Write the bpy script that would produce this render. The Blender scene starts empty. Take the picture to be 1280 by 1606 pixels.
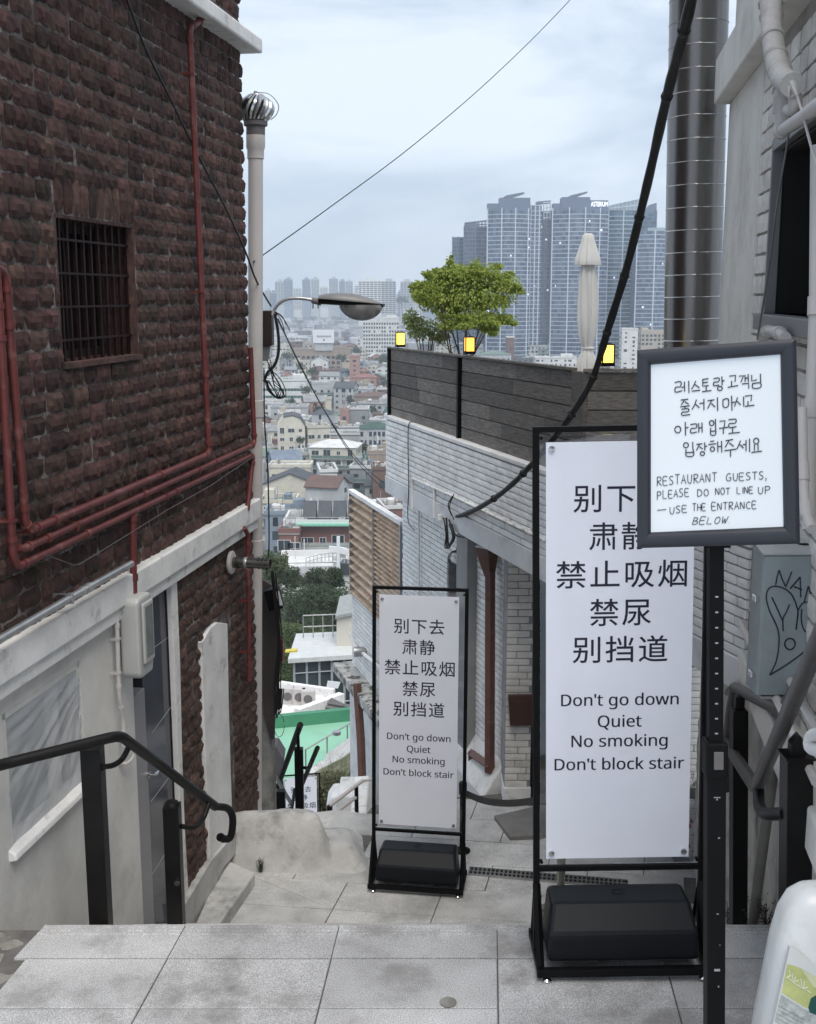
import bpy, math, random
from mathutils import Vector, Matrix, noise
R = math.radians
random.seed(7)
SC = bpy.context.scene
COL = SC.collection

# ------------------------------------------------------------------ camera
FPX, PIT = 1829.0, R(10.5)
CAMZ = 2.4
cam_data = bpy.data.cameras.new('camera')
cam = bpy.data.objects.new('camera', cam_data)
COL.objects.link(cam)
cam.location = (0, 0, CAMZ)
cam.rotation_euler = (R(90) - PIT, 0, 0)
cam_data.sensor_fit = 'HORIZONTAL'
cam_data.sensor_width = 36
cam_data.lens = 36 * FPX / 1280
cam_data.clip_start = 0.05
cam_data.clip_end = 20000
SC.camera = cam

# ------------------------------------------------------------------ world, sun, exposure
SUN_EL, SUN_AZ = R(60), R(166)
world = bpy.data.worlds.new('World')
SC.world = world
world.use_nodes = True
wt = world.node_tree
wt.nodes.clear()
wo = wt.nodes.new('ShaderNodeOutputWorld')
bg = wt.nodes.new('ShaderNodeBackground')
sky = wt.nodes.new('ShaderNodeTexSky')
sky.sky_type = 'NISHITA'
sky.sun_disc = False
sky.sun_elevation = SUN_EL
sky.sun_rotation = SUN_AZ
sky.air_density = 1.0
sky.dust_density = 2.0
bg.inputs['Strength'].default_value = 0.1
# overcast deck: soft grey cloud over the physical sky
tc = wt.nodes.new('ShaderNodeTexCoord')
mp = wt.nodes.new('ShaderNodeMapping')
mp.inputs['Scale'].default_value = (1.0, 1.0, 3.0)
mp.inputs['Rotation'].default_value = (0.0, 0.12, 0.0)
n1 = wt.nodes.new('ShaderNodeTexNoise')
n1.inputs['Scale'].default_value = 3.1
n1.inputs['Detail'].default_value = 8
n1.inputs['Roughness'].default_value = 0.58
n1.inputs['Distortion'].default_value = 0.5
cr = wt.nodes.new('ShaderNodeValToRGB')
cr.color_ramp.elements[0].position = 0.40
cr.color_ramp.elements[0].color = (3.1, 3.65, 4.45, 1)
cr.color_ramp.elements[1].position = 0.60
cr.color_ramp.elements[1].color = (4.75, 5.2, 5.7, 1)
mixw = wt.nodes.new('ShaderNodeMix')
mixw.data_type = 'RGBA'
mixw.inputs[0].default_value = 0.88
wt.links.new(tc.outputs['Generated'], mp.inputs['Vector'])
wt.links.new(mp.outputs['Vector'], n1.inputs['Vector'])
wt.links.new(n1.outputs['Fac'], cr.inputs['Fac'])
wt.links.new(sky.outputs['Color'], mixw.inputs['A'])
wt.links.new(cr.outputs['Color'], mixw.inputs['B'])
wt.links.new(mixw.outputs['Result'], bg.inputs['Color'])
wt.links.new(bg.outputs['Background'], wo.inputs['Surface'])

sund = bpy.data.lights.new('sun', 'SUN')
sund.energy = 1.5
sund.angle = R(40)
sund.color = (1.0, 0.93, 0.84)
sun = bpy.data.objects.new('sun', sund)
COL.objects.link(sun)
sdir = Vector((math.sin(SUN_AZ) * math.cos(SUN_EL), math.cos(SUN_AZ) * math.cos(SUN_EL), math.sin(SUN_EL)))
sun.rotation_euler = sdir.to_track_quat('Z', 'Y').to_euler()

SC.view_settings.view_transform = 'Standard'
SC.view_settings.look = 'None'
SC.view_settings.exposure = 0.98
SC.view_settings.gamma = 1.0
SC.view_settings.use_curve_mapping = False
SC.cycles.volume_bounces = 1
SC.cycles.max_bounces = 7
SC.cycles.transparent_max_bounces = 16

# ------------------------------------------------------------------ survey: photo ray -> real plane
cp, sp_ = math.cos(PIT), math.sin(PIT)
CAM = Vector((0, 0, CAMZ))
def ray(px, py):
    u = (px - 640) / FPX; v = (803 - py) / FPX
    return Vector((u, cp + v * sp_, -sp_ + v * cp))
def atY(px, py, Y):
    d = ray(px, py); return CAM + d * (Y / d.y)
def atZ(px, py, Z):
    d = ray(px, py); return CAM + d * ((Z - CAMZ) / d.z)
class Frame:
    """wall frame: x along the wall, y out of it, z up"""
    def __init__(s, o, ex, ey):
        s.o = Vector(o); s.ex = Vector(ex).normalized(); s.ey = Vector(ey).normalized()
        s.M = Matrix(((s.ex.x, s.ey.x, 0, s.o.x), (s.ex.y, s.ey.y, 0, s.o.y), (0, 0, 1, s.o.z), (0, 0, 0, 1)))
    def at(s, px, py, off=0.0):
        d = ray(px, py); n = s.ey
        t = (off - (CAM - s.o).dot(n)) / d.dot(n)
        p = CAM + d * t - s.o
        return p.dot(s.ex), p.z
    def w(s, a, y, z):
        return s.M @ Vector((a, y, z))
LW = Frame((-1.065, 7.8, 0), (-.164, -1, 0), (1, -.164, 0))          # left brick wall, x grows towards the viewer
RW = Frame((1.286, 3.0, 0), (.148, .989, 0), (-.989, .148, 0))       # right wall, x grows away
FW = Frame((1.337, 5.6, 0), (-.296, .955, 0), (-.955, -.296, 0))     # terrace front, x grows away

# ------------------------------------------------------------------ materials
MATS = {}
def mat(name, col, rough=0.7, amt=0.25, scale=6.0, bump=0.15, bscale=40.0, metal=0.0, rnd=0.0, spec=0.4,
        stain=None, stain_scale=2.0, stain_lo=0.5, stain_hi=0.7, coat=0.0, bstretch=None, streak=False, speck=0.0, isl=0.0, hue=0.0, stain_amt=1.0):
    if name in MATS: return MATS[name]
    m = bpy.data.materials.new(name); m.use_nodes = True
    nt = m.node_tree; N = nt.nodes; L = nt.links
    b = N['Principled BSDF']
    b.inputs['Roughness'].default_value = rough
    b.inputs['Metallic'].default_value = metal
    b.inputs['Specular IOR Level'].default_value = spec
    b.inputs['Coat Weight'].default_value = coat
    geo = N.new('ShaderNodeNewGeometry')
    nz = N.new('ShaderNodeTexNoise'); nz.inputs['Scale'].default_value = scale
    nz.inputs['Detail'].default_value = 7; nz.inputs['Roughness'].default_value = 0.62
    vec = geo.outputs['Position']
    if streak:
        mpn = N.new('ShaderNodeMapping'); mpn.inputs['Scale'].default_value = streak if isinstance(streak, tuple) else (1, 1, 0.12)
        L.new(vec, mpn.inputs['Vector']); L.new(mpn.outputs['Vector'], nz.inputs['Vector'])
    else:
        L.new(vec, nz.inputs['Vector'])
    mr = N.new('ShaderNodeMapRange')
    mr.inputs['From Min'].default_value = 0.3; mr.inputs['From Max'].default_value = 0.7
    mr.inputs['To Min'].default_value = 1 - amt; mr.inputs['To Max'].default_value = 1 + amt
    L.new(nz.outputs['Fac'], mr.inputs['Value'])
    fac = mr.outputs['Result']
    def mul(a, bsock):
        x = N.new('ShaderNodeMath'); x.operation = 'MULTIPLY'; L.new(a, x.inputs[0]); L.new(bsock, x.inputs[1]); return x.outputs[0]
    def rng(src, a):
        r = N.new('ShaderNodeMapRange'); r.inputs['To Min'].default_value = 1 - a; r.inputs['To Max'].default_value = 1 + a
        L.new(src, r.inputs['Value']); return r.outputs['Result']
    oi = None
    if rnd:
        oi = N.new('ShaderNodeObjectInfo'); fac = mul(fac, rng(oi.outputs['Random'], rnd))
    if isl:
        fac = mul(fac, rng(geo.outputs['Random Per Island'], isl))
    if speck:
        s = N.new('ShaderNodeTexNoise'); s.inputs['Scale'].default_value = 260; s.inputs['Detail'].default_value = 2
        L.new(vec, s.inputs['Vector'])
        r = N.new('ShaderNodeMapRange'); r.inputs['From Min'].default_value = .35; r.inputs['From Max'].default_value = .65
        r.inputs['To Min'].default_value = 1 - speck; r.inputs['To Max'].default_value = 1 + speck
        L.new(s.outputs['Fac'], r.inputs['Value']); fac = mul(fac, r.outputs['Result'])
    mx = N.new('ShaderNodeVectorMath'); mx.operation = 'SCALE'
    base = N.new('ShaderNodeRGB'); base.outputs[0].default_value = (*col, 1)
    src = base.outputs[0]
    if hue and oi:
        hs = N.new('ShaderNodeHueSaturation')
        rr = N.new('ShaderNodeMath'); rr.operation = 'MULTIPLY_ADD'
        m2 = N.new('ShaderNodeMath'); m2.operation = 'FRACT'
        m3 = N.new('ShaderNodeMath'); m3.operation = 'MULTIPLY'; m3.inputs[1].default_value = 7.31
        L.new(oi.outputs['Random'], m3.inputs[0]); L.new(m3.outputs[0], m2.inputs[0]); L.new(m2.outputs[0], rr.inputs[0])
        rr.inputs[1].default_value = hue; rr.inputs[2].default_value = 0.5 - hue / 2
        L.new(rr.outputs[0], hs.inputs['Hue']); L.new(src, hs.inputs['Color']); src = hs.outputs['Color']
    L.new(src, mx.inputs[0]); L.new(fac, mx.inputs['Scale'])
    csock = mx.outputs[0]
    if stain:
        s2 = N.new('ShaderNodeTexNoise'); s2.inputs['Scale'].default_value = stain_scale; s2.inputs['Detail'].default_value = 8
        s2.inputs['Roughness'].default_value = .68
        mo = N.new('ShaderNodeVectorMath'); mo.operation = 'ADD'; mo.inputs[1].default_value = (3.1, 7.7, 1.3)
        L.new(vec, mo.inputs[0]); L.new(mo.outputs[0], s2.inputs['Vector'])
        r2 = N.new('ShaderNodeMapRange'); r2.inputs['From Min'].default_value = stain_lo; r2.inputs['From Max'].default_value = stain_hi
        r2.inputs['To Max'].default_value = stain_amt
        L.new(s2.outputs['Fac'], r2.inputs['Value'])
        mm = N.new('ShaderNodeMix'); mm.data_type = 'RGBA'; mm.inputs['B'].default_value = (*stain, 1)
        L.new(r2.outputs['Result'], mm.inputs[0]); L.new(csock, mm.inputs['A']); csock = mm.outputs['Result']
    L.new(csock, b.inputs['Base Color'])
    if bump:
        nb = N.new('ShaderNodeTexNoise'); nb.inputs['Scale'].default_value = bscale; nb.inputs['Detail'].default_value = 6
        nb.inputs['Roughness'].default_value = .6
        if bstretch:
            mb_ = N.new('ShaderNodeMapping'); mb_.inputs['Scale'].default_value = bstretch; L.new(vec, mb_.inputs['Vector']); L.new(mb_.outputs['Vector'], nb.inputs['Vector'])
        else: L.new(vec, nb.inputs['Vector'])
        bp = N.new('ShaderNodeBump'); bp.inputs['Strength'].default_value = bump; bp.inputs['Distance'].default_value = 0.3 / bscale
        L.new(nb.outputs['Fac'], bp.inputs['Height']); L.new(bp.outputs['Normal'], b.inputs['Normal'])
    MATS[name] = m
    return m

def glass_mat(name, tint=(0.8, 0.85, 0.85), fac=0.12, rough=0.03):
    m = bpy.data.materials.new(name); m.use_nodes = True
    nt = m.node_tree; nt.nodes.clear(); L = nt.links
    o = nt.nodes.new('ShaderNodeOutputMaterial'); t = nt.nodes.new('ShaderNodeBsdfTransparent'); g = nt.nodes.new('ShaderNodeBsdfGlossy')
    fr = nt.nodes.new('ShaderNodeFresnel'); fr.inputs['IOR'].default_value = 1.5
    ad = nt.nodes.new('ShaderNodeMath'); ad.operation = 'ADD'; ad.inputs[1].default_value = fac
    ad.use_clamp = True
    mx = nt.nodes.new('ShaderNodeMixShader')
    t.inputs['Color'].default_value = (*tint, 1); g.inputs['Roughness'].default_value = rough
    L.new(fr.outputs[0], ad.inputs[0]); L.new(ad.outputs[0], mx.inputs[0]); L.new(t.outputs[0], mx.inputs[1]); L.new(g.outputs[0], mx.inputs[2])
    L.new(mx.outputs[0], o.inputs['Surface'])
    return m
def emit_mat(name, col, strength):
    m = bpy.data.materials.new(name); m.use_nodes = True
    b = m.node_tree.nodes['Principled BSDF']
    b.inputs['Base Color'].default_value = (*col, 1); b.inputs['Emission Color'].default_value = (*col, 1)
    b.inputs['Emission Strength'].default_value = strength
    return m

M_BRICK = mat('old_brick', (.066, .036, .031), .85, .55, 22, 1.0, 60, rnd=.5, isl=.36, hue=.04, bstretch=(1, 1, .35), stain=(.035, .030, .027), stain_scale=3.0, stain_lo=.5, stain_hi=.68, stain_amt=.75, spec=.3)
M_MORTAR = mat('old_mortar', (.095, .078, .072), .95, .6, 14, 1.0, 60, stain=(.26, .225, .215), stain_scale=8, stain_lo=.52, stain_hi=.62)
M_PLASTER = mat('grey_plaster', (.66, .65, .62), .8, .12, 3, .25, 30, stain=(.42, .41, .39), stain_scale=1.6, stain_lo=.5, stain_hi=.8)
M_WHITE = mat('chipped_white_paint', (.74, .735, .72), .7, .14, 5, .35, 45, stain=(.36, .34, .33), stain_scale=7, stain_lo=.56, stain_hi=.72)
M_WBRICK = mat('white_painted_brick', (.83, .825, .81), .6, .1, 5, .3, 50, rnd=.07, isl=.07, stain=(.36, .36, .36), stain_scale=3.5, stain_lo=.56, stain_hi=.85)
M_WMORT = mat('dirty_white_mortar', (.30, .30, .31), .9, .3, 8, .4, 60)
M_CREAMBRICK = mat('cream_painted_brick', (.68, .65, .61), .65, .14, 6, .4, 40, rnd=.08, isl=.08, stain=(.27, .25, .24), stain_scale=3.5, stain_lo=.55, stain_hi=.8)
M_GRANITE = mat('granite_tile', (.41, .41, .415), .72, .2, 2.2, .22, 160, rnd=.09, speck=.42, stain=(.19, .185, .18), stain_scale=3.4, stain_lo=.47, stain_hi=.70)
M_GRANITE2 = mat('worn_granite_tile', (.50, .498, .49), .75, .2, 3.2, .25, 120, rnd=.1, speck=.38, stain=(.25, .245, .235), stain_scale=3, stain_lo=.48, stain_hi=.74)
M_JOINT = mat('tile_joint', (.12, .115, .11), .95, .3, 10, .2)
M_CONC = mat('poured_concrete', (.48, .475, .46), .8, .22, 4, .45, 22, stain=(.2, .2, .19), stain_scale=5, stain_lo=.5, stain_hi=.72)
M_CONC2 = mat('rough_concrete', (.25, .24, .22), .9, .35, 8, .9, 30, stain=(.12, .115, .1), stain_scale=5)
M_BLACK = mat('black_painted_steel', (.004, .004, .0045), .5, .15, 8, .06, 80, spec=.14)
M_RAIL = mat('dark_rail_paint', (.009, .0085, .0085), .42, .25, 9, .08, 60, spec=.22)
M_RAILG = mat('grey_rail_paint', (.075, .07, .067), .38, .2, 9, .08, 60, spec=.4)
M_PLASTIC = mat('black_plastic', (.008, .0095, .0125), .45, .12, 5, .12, 220, spec=.2)
M_PAPER = mat('printed_panel', (.76, .78, .86), .17, .03, 3, .05, 5, spec=.5, coat=.3)
M_PAPER2 = mat('white_paper_sheet', (.76, .80, .83), .35, .02, 2, 0, spec=.5)
M_INK = mat('black_ink', (.012, .014, .03), .35, 0, 5, 0)
M_MARKER = mat('grey_marker_ink', (.04, .045, .055), .5, .2, 60, 0)
M_CLEAR = glass_mat('clear_acrylic', (.93, .94, .95), .03)
M_CHROME = mat('chrome', (.6, .6, .6), .15, .1, 5, 0, metal=1)
M_GALV = mat('galvanised_steel', (.42, .42, .42), .38, .25, 5, .1, 30, metal=.8, streak=True)
M_STEEL = mat('stainless_duct', (.19, .18, .175), .27, .2, 2.2, .05, 12, metal=.92, streak=(5, 5, .35))
M_GASPIPE = mat('oxide_red_pipe', (.12, .028, .026), .5, .25, 12, .15, 60, stain=(.22, .1, .09), stain_scale=8, stain_lo=.55, stain_hi=.7)
M_PVC = mat('grey_white_pvc', (.50, .475, .46), .45, .08, 3, .03, 40, stain=(.33, .3, .27), stain_scale=3, stain_lo=.55, stain_hi=.85)
M_PVCDK = mat('grey_coupling', (.13, .12, .12), .6, .15, 5, .05)
M_RED = mat('dark_red_bars', (.016, .006, .006), .6, .3, 20, .2, spec=.2)
M_DARK = mat('dark_interior', (.006, .006, .006), .8, .2, 3, 0)
M_GLASSD = mat('dark_window_glass', (.012, .013, .016), .08, .3, 2, 0, spec=.6)
M_WOOD = mat('weathered_dark_boards', (.165, .152, .138), .8, .5, 16, .6, 70, rnd=.34, isl=.25, streak=(1, .6, 7), stain=(.13, .115, .1), stain_scale=4, stain_lo=.52, stain_hi=.7)
M_RUST = mat('rusty_corrugated', (.50, .38, .28), .6, .3, 6, .1, 40, stain=(.22, .12, .07), stain_scale=7, stain_lo=.52, stain_hi=.68, stain_amt=.8)
M_BROWN = mat('brown_downpipe', (.13, .06, .045), .5, .2, 8, .1, 40, stain=(.2, .15, .13), stain_scale=9, stain_lo=.6, stain_hi=.75)
M_RUBBER = mat('black_rubber', (.01, .01, .01), .55, .2, 20, .1)
M_LEAD = mat('cable_black', (.008, .008, .009), .5, .2, 20, .1)

# ------------------------------------------------------------------ mesh tools
WL = {}
class MB:
    def __init__(s, M=None):
        s.v = []; s.f = []; s.M = M if M is not None else Matrix.Identity(4)
    def add(s, vs, fs, M=None):
        n = len(s.v); T = s.M @ M if M is not None else s.M
        s.v += [T @ Vector(p) for p in vs]; s.f += [tuple(i + n for i in f) for f in fs]; return s
    def box(s, x0, x1, y0, y1, z0, z1, M=None):
        vs = [(x0, y0, z0), (x1, y0, z0), (x1, y1, z0), (x0, y1, z0), (x0, y0, z1), (x1, y0, z1), (x1, y1, z1), (x0, y1, z1)]
        return s.add(vs, [(0, 3, 2, 1), (4, 5, 6, 7), (0, 1, 5, 4), (1, 2, 6, 5), (2, 3, 7, 6), (3, 0, 4, 7)], M)
    def prism(s, poly, a0, a1, axis='z', M=None):
        """poly in the two other axes, extruded along axis"""
        def P(p, a):
            if axis == 'z': return (p[0], p[1], a)
            if axis == 'y': return (p[0], a, p[1])
            return (a, p[0], p[1])
        n = len(poly); vs = [P(p, a0) for p in poly] + [P(p, a1) for p in poly]
        fs = [tuple(reversed(range(n))), tuple(range(n, 2 * n))] + [(i, (i + 1) % n, n + (i + 1) % n, n + i) for i in range(n)]
        return s.add(vs, fs, M)
    def tube(s, pts, r, n=8, M=None, flat=1.0):
        pts = [Vector(p) for p in pts]; k = len(pts); vs = []; fs = []
        up = None
        for i, p in enumerate(pts):
            a = pts[max(0, i - 1)]; b = pts[min(k - 1, i + 1)]; t = (b - a).normalized()
            if up is None:
                up = Vector((0, 0, 1)) if abs(t.z) < .9 else Vector((1, 0, 0))
            e1 = (up - t * up.dot(t)).normalized(); e2 = t.cross(e1); up = e1
            rr = r[i] if isinstance(r, (list, tuple)) else r
            for j in range(n):
                an = 2 * math.pi * j / n; vs.append(p + e1 * (math.cos(an) * rr) + e2 * (math.sin(an) * rr * flat))
        for i in range(k - 1):
            for j in range(n):
                j2 = (j + 1) % n; fs.append((i * n + j, i * n + j2, (i + 1) * n + j2, (i + 1) * n + j))
        fs.append(tuple(reversed(range(n)))); fs.append(tuple((k - 1) * n + j for j in range(n)))
        return s.add(vs, fs, M)
    def lathe(s, prof, c=(0, 0, 0), n=16, M=None, axis='z'):
        vs = []; fs = []; k = len(prof)
        for (r, z) in prof:
            for j in range(n):
                a = 2 * math.pi * j / n; x, y = r * math.cos(a), r * math.sin(a)
                if axis == 'z': q = (x, y, z)
                elif axis == 'y': q = (x, z, y)
                else: q = (z, x, y)
                vs.append(Vector(q) + Vector(c))
        for i in range(k - 1):
            for j in range(n):
                j2 = (j + 1) % n; fs.append((i * n + j, i * n + j2, (i + 1) * n + j2, (i + 1) * n + j))
        fs.append(tuple(reversed(range(n)))); fs.append(tuple((k - 1) * n + j for j in range(n)))
        return s.add(vs, fs, M)
    def build(s, name, m, parent=None, smooth=False, bevel=0.0, at=None):
        me = bpy.data.meshes.new(name)
        if parent is not None: o0 = WL[parent.name]
        elif at is not None: o0 = Vector(at)
        else:
            xs = [p.x for p in s.v]; ys = [p.y for p in s.v]
            o0 = Vector(((min(xs) + max(xs)) / 2, (min(ys) + max(ys)) / 2, min(p.z for p in s.v)))
        me.from_pydata([tuple(p - o0) for p in s.v], [], s.f); me.update()
        me.materials.append(m)
        if smooth:
            me.polygons.foreach_set('use_smooth', [True] * len(me.polygons))
            me.set_sharp_from_angle(angle=R(40))
        o = bpy.data.objects.new(name, me); COL.objects.link(o)
        if parent is not None: o.parent = parent
        else: o.location = o0
        WL[o.name] = o0
        if bevel:
            bm = o.modifiers.new('bevel', 'BEVEL'); bm.width = bevel; bm.segments = 2; bm.limit_method = 'ANGLE'; bm.angle_limit = R(35)
        return o
def thing(name, label, cat, loc, group=None):
    o = bpy.data.objects.new(name, None); COL.objects.link(o); o.location = loc; o.empty_display_size = .1
    WL[o.name] = Vector(loc); return tag(o, label, cat, group)
def tag(o, label, cat, group=None):
    o['label'] = label; o['category'] = cat
    if group: o['group'] = group
    return o
def struct(o): o['kind'] = 'structure'; return o
def stuff(o): o['kind'] = 'stuff'; return o
def copy_tree(o, parent=None):
    c = o.copy(); COL.objects.link(c); WL[c.name] = WL.get(o.name, Vector())
    if parent is not None: c.parent = parent
    for ch in list(o.children): copy_tree(ch, c)
    return c
def inst(name, me, M, parent):
    """an instance of a shared mesh, M in world space"""
    o = bpy.data.objects.new(name, me); COL.objects.link(o); o.parent = parent
    o.matrix_basis = Matrix.Translation(-WL[parent.name]) @ M
    return o
def curve_pts(pts, n=8):
    """Catmull-Rom through points"""
    P = [Vector(p) for p in pts]; P = [P[0] * 2 - P[1]] + P + [P[-1] * 2 - P[-2]]; out = []
    for i in range(1, len(P) - 2):
        for k in range(n):
            t = k / n; a, b, c, d = P[i - 1], P[i], P[i + 1], P[i + 2]
            out.append(.5 * ((2 * b) + (c - a) * t + (2 * a - 5 * b + 4 * c - d) * t * t + (3 * b - a - 3 * c + d) * t ** 3))
    out.append(P[-2]); return out

# ------------------------------------------------------------------ bricks
def brick_mesh(name, m, seed, rough, nx=6, nz=4):
    rd = random.Random(seed); vs = []; idx = {}
    for i in range(nx):
        for j in range(nz):
            x = -.5 + i / (nx - 1); z = -.5 + j / (nz - 1)
            edge = i in (0, nx - 1) or j in (0, nz - 1); corner = i in (0, nx - 1) and j in (0, nz - 1)
            y = .5
            if edge: y = .5 - rd.uniform(.1, .5) * rough - .08; x *= 1 - rd.uniform(0, .03) * rough; z *= 1 - rd.uniform(0, .1) * rough
            elif rough: y = .5 + rd.uniform(-.2, .2) * rough
            if corner: x *= 1 - .04 * rough - .01; z *= 1 - .1 * rough - .02; y -= .12 * rough
            idx[i, j] = len(vs); vs.append((x, y, z))
    ring = [(i, 0) for i in range(nx)] + [(nx - 1, j) for j in range(1, nz)] + [(i, nz - 1) for i in range(nx - 2, -1, -1)] + [(0, j) for j in range(nz - 2, 0, -1)]
    fs = [(idx[i, j], idx[i, j + 1], idx[i + 1, j + 1], idx[i + 1, j]) for i in range(nx - 1) for j in range(nz - 1)]
    back = []
    for (i, j) in ring:
        back.append(len(vs)); x, y, z = vs[idx[i, j]]; vs.append((x, -.5, z))
    k = len(ring)
    for a in range(k):
        b = (a + 1) % k; fs.append((idx[ring[a]], idx[ring[b]], back[b], back[a]))
    me = bpy.data.meshes.new(name); me.from_pydata(vs, [], fs); me.update(); me.materials.append(m)
    return me
def lay_bricks(frame, s0, s1, z0, z1, L, H, holes=(), jit=.3, gap=.012, rd=random, lens=None):
    """list of (s, z, l, h) brick rectangles in running bond, cut around holes"""
    out = []; z = z0; row = 0
    while z < z1 - H * .4:
        h = min(H, z1 - z); s = s0 - (L * .5 if row % 2 else 0) - rd.uniform(0, .1) * L * jit
        while s < s1:
            l = L * (1 + rd.uniform(-.3, .25) * jit * 1.4); a, b = max(s, s0), min(s + l, s1); s += l
            segs = [(a, b)]
            for (h0, h1, k0, k1) in holes:
                if z + h * .5 > k0 and z + h * .5 < k1:
                    ns = []
                    for (p, q) in segs:
                        if q <= h0 or p >= h1: ns.append((p, q))
                        else:
                            if p < h0: ns.append((p, h0))
                            if q > h1: ns.append((h1, q))
                    segs = ns
            for (p, q) in segs:
                if q - p > L * .18: out.append(((p + q) / 2, z + h / 2, q - p - gap, h - gap))
        z += H; row += 1
    return out
def place_bricks(frame, bricks, variants, parent, depth, jy, limit=300, key=None, name='brick', jr=0.0, rd=random, lab='bricks'):
    if key: bricks = sorted(bricks, key=key)
    vs, fs = [], []
    m = variants[0].materials[0]
    for i, (s, z, l, h, *off) in enumerate(bricks):
        o = off[0] if off else 0.0
        Mx = frame.M @ Matrix.Translation((s, o + rd.uniform(-jy, jy), z)) @ Matrix.Rotation(rd.uniform(-jr, jr), 4, 'Y') @ Matrix.Rotation(rd.uniform(-jr, jr) * 1.5, 4, 'Z') @ Matrix.Diagonal((l, depth, h, 1))
        me = variants[rd.randrange(len(variants))]
        if i < limit: inst(name, me, Mx, parent)
        else:
            n = len(vs); vs += [tuple(Mx @ v.co - WL[parent.name]) for v in me.vertices]; fs += [tuple(k + n for k in p.vertices) for p in me.polygons]
    if vs:
        me = bpy.data.meshes.new('brick_courses'); me.from_pydata(vs, [], fs); me.update(); me.materials.append(m)
        o = bpy.data.objects.new('brick_courses', me); COL.objects.link(o); o.parent = parent; stuff(o)

# ------------------------------------------------------------------ lettering
def text_mb(txt, width, cx, cz, y, M, height=None, spacing=1.0, depth=0.0006):
    """one line of type, fitted to a width, on the plane y, centred at cx, cz; front faces -y"""
    cu = bpy.data.curves.new('t', 'FONT'); cu.body = txt; cu.space_character = spacing; cu.resolution_u = 3
    cu.fill_mode = 'FRONT'; cu.offset = .005 if ord(txt[0]) > 0x4000 and ord(txt[0]) < 0xFFFF else 0.0
    o = bpy.data.objects.new('t', cu); COL.objects.link(o)
    bpy.context.view_layer.update()
    me = bpy.data.meshes.new_from_object(o.evaluated_get(bpy.context.evaluated_depsgraph_get()))
    bpy.data.objects.remove(o); bpy.data.curves.remove(cu)
    xs = [v.co.x for v in me.vertices]; ys = [v.co.y for v in me.vertices]
    if not xs: return MB()
    w = max(xs) - min(xs); k = width / w; kz = k if height is None else height / (max(ys) - min(ys))
    mx, my = (max(xs) + min(xs)) / 2, (max(ys) + min(ys)) / 2
    b = MB(M); b.add([((v.co.x - mx) * k + cx, y, (v.co.y - my) * kz + cz) for v in me.vertices], [tuple(p.vertices) for p in me.polygons])
    bpy.data.meshes.remove(me)
    return b

# ================================================================== SETTING: floors and steps
def tile_mesh(poly, z, th, gap=.0025, bev=.0025):
    """polygonal paving slab with a small chamfer"""
    c = Vector((sum(p[0] for p in poly) / len(poly), sum(p[1] for p in poly) / len(poly)))
    def ins(d):
        n = len(poly); out = []
        for i in range(n):
            p = Vector(poly[i][:2]); a = Vector(poly[i - 1][:2]); b = Vector(poly[(i + 1) % n][:2])
            e1 = (p - a).normalized(); e2 = (b - p).normalized()
            n1 = Vector((-e1.y, e1.x)); n2 = Vector((-e2.y, e2.x)); k = 1 + n1.dot(n2)
            out.append(p + (n1 + n2) * (d / max(k, .3)))
        return out
    area = sum(poly[i][0] * poly[(i + 1) % len(poly)][1] - poly[(i + 1) % len(poly)][0] * poly[i][1] for i in range(len(poly)))
    if area < 0: poly = list(reversed(poly))
    o = ins(gap); t = ins(gap + bev); n = len(poly)
    vs = [(p.x, p.y, z - th) for p in o] + [(p.x, p.y, z - bev) for p in o] + [(p.x, p.y, z) for p in t]
    fs = [tuple(range(2 * n, 3 * n))]
    for i in range(n):
        j = (i + 1) % n; fs += [(i, j, n + j, n + i), (n + i, n + j, 2 * n + j, 2 * n + i)]
    b = MB(); b.add(vs, fs); return b

ul = struct(MB().box(-1.60, 1.9, 1.5, 4.135, -.20, -.010).build('upper_landing', M_JOINT))
ycol = [4.160, 3.925, 3.620, 3.315, 3.01, 2.705, 2.4, 2.095, 1.79]
def xcol(k, Y): return -.929 + .616 * k + .075 * (Y - 3.53) * (1.4 if k == 0 else 1.0 if k < 2 else .9)
for r in range(len(ycol) - 1):
    ya, yb = ycol[r + 1], ycol[r]
    for k in range(-1, 4):
        x0a, x0b, x1a, x1b = xcol(k, ya), xcol(k, yb), xcol(k + 1, ya), xcol(k + 1, yb)
        if k == -1: x0a = max(x0a, -1.455); x0b = max(x0b, -1.41)
        if k == 3:
            lim = 1.286 + .148 * (ya - 3)
            if x0a > lim: continue
        dz = random.uniform(-.0012, .0012)
        if r == 0:   # nosing slab with three anti-slip grooves along its front edge
            prof = [(ya + .003, -.03), (ya + .003, dz), (4.085, dz), (4.087, dz - .003), (4.093, dz - .003), (4.095, dz), (4.110, dz), (4.112, dz - .003), (4.118, dz - .003), (4.120, dz), (4.135, dz), (4.137, dz - .003), (4.143, dz - .003), (4.145, dz), (4.158, dz), (4.162, dz - .004), (4.162, -.03)]
            b = MB(); vs = []
            for f in (0, 1):
                for (y, z) in prof:
                    t = (y - ya) / (yb - ya); xl = x0a + (x0b - x0a) * t + .002; xr = x1a + (x1b - x1a) * t - .002
                    vs.append((xl if f == 0 else xr, y, z))
            n = len(prof)
            b.add(vs, [tuple(range(n)), tuple(reversed(range(n, 2 * n)))] + [(i, n + i, n + (i + 1) % n, (i + 1) % n) for i in range(n)])
            b.build('nosing_slab', M_GRANITE, ul)
        else:
            tile_mesh([(x0a, ya), (x1a, ya), (x1b, yb), (x0b, yb)], dz, .03).build('paving_slab', M_GRANITE, ul)
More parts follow.
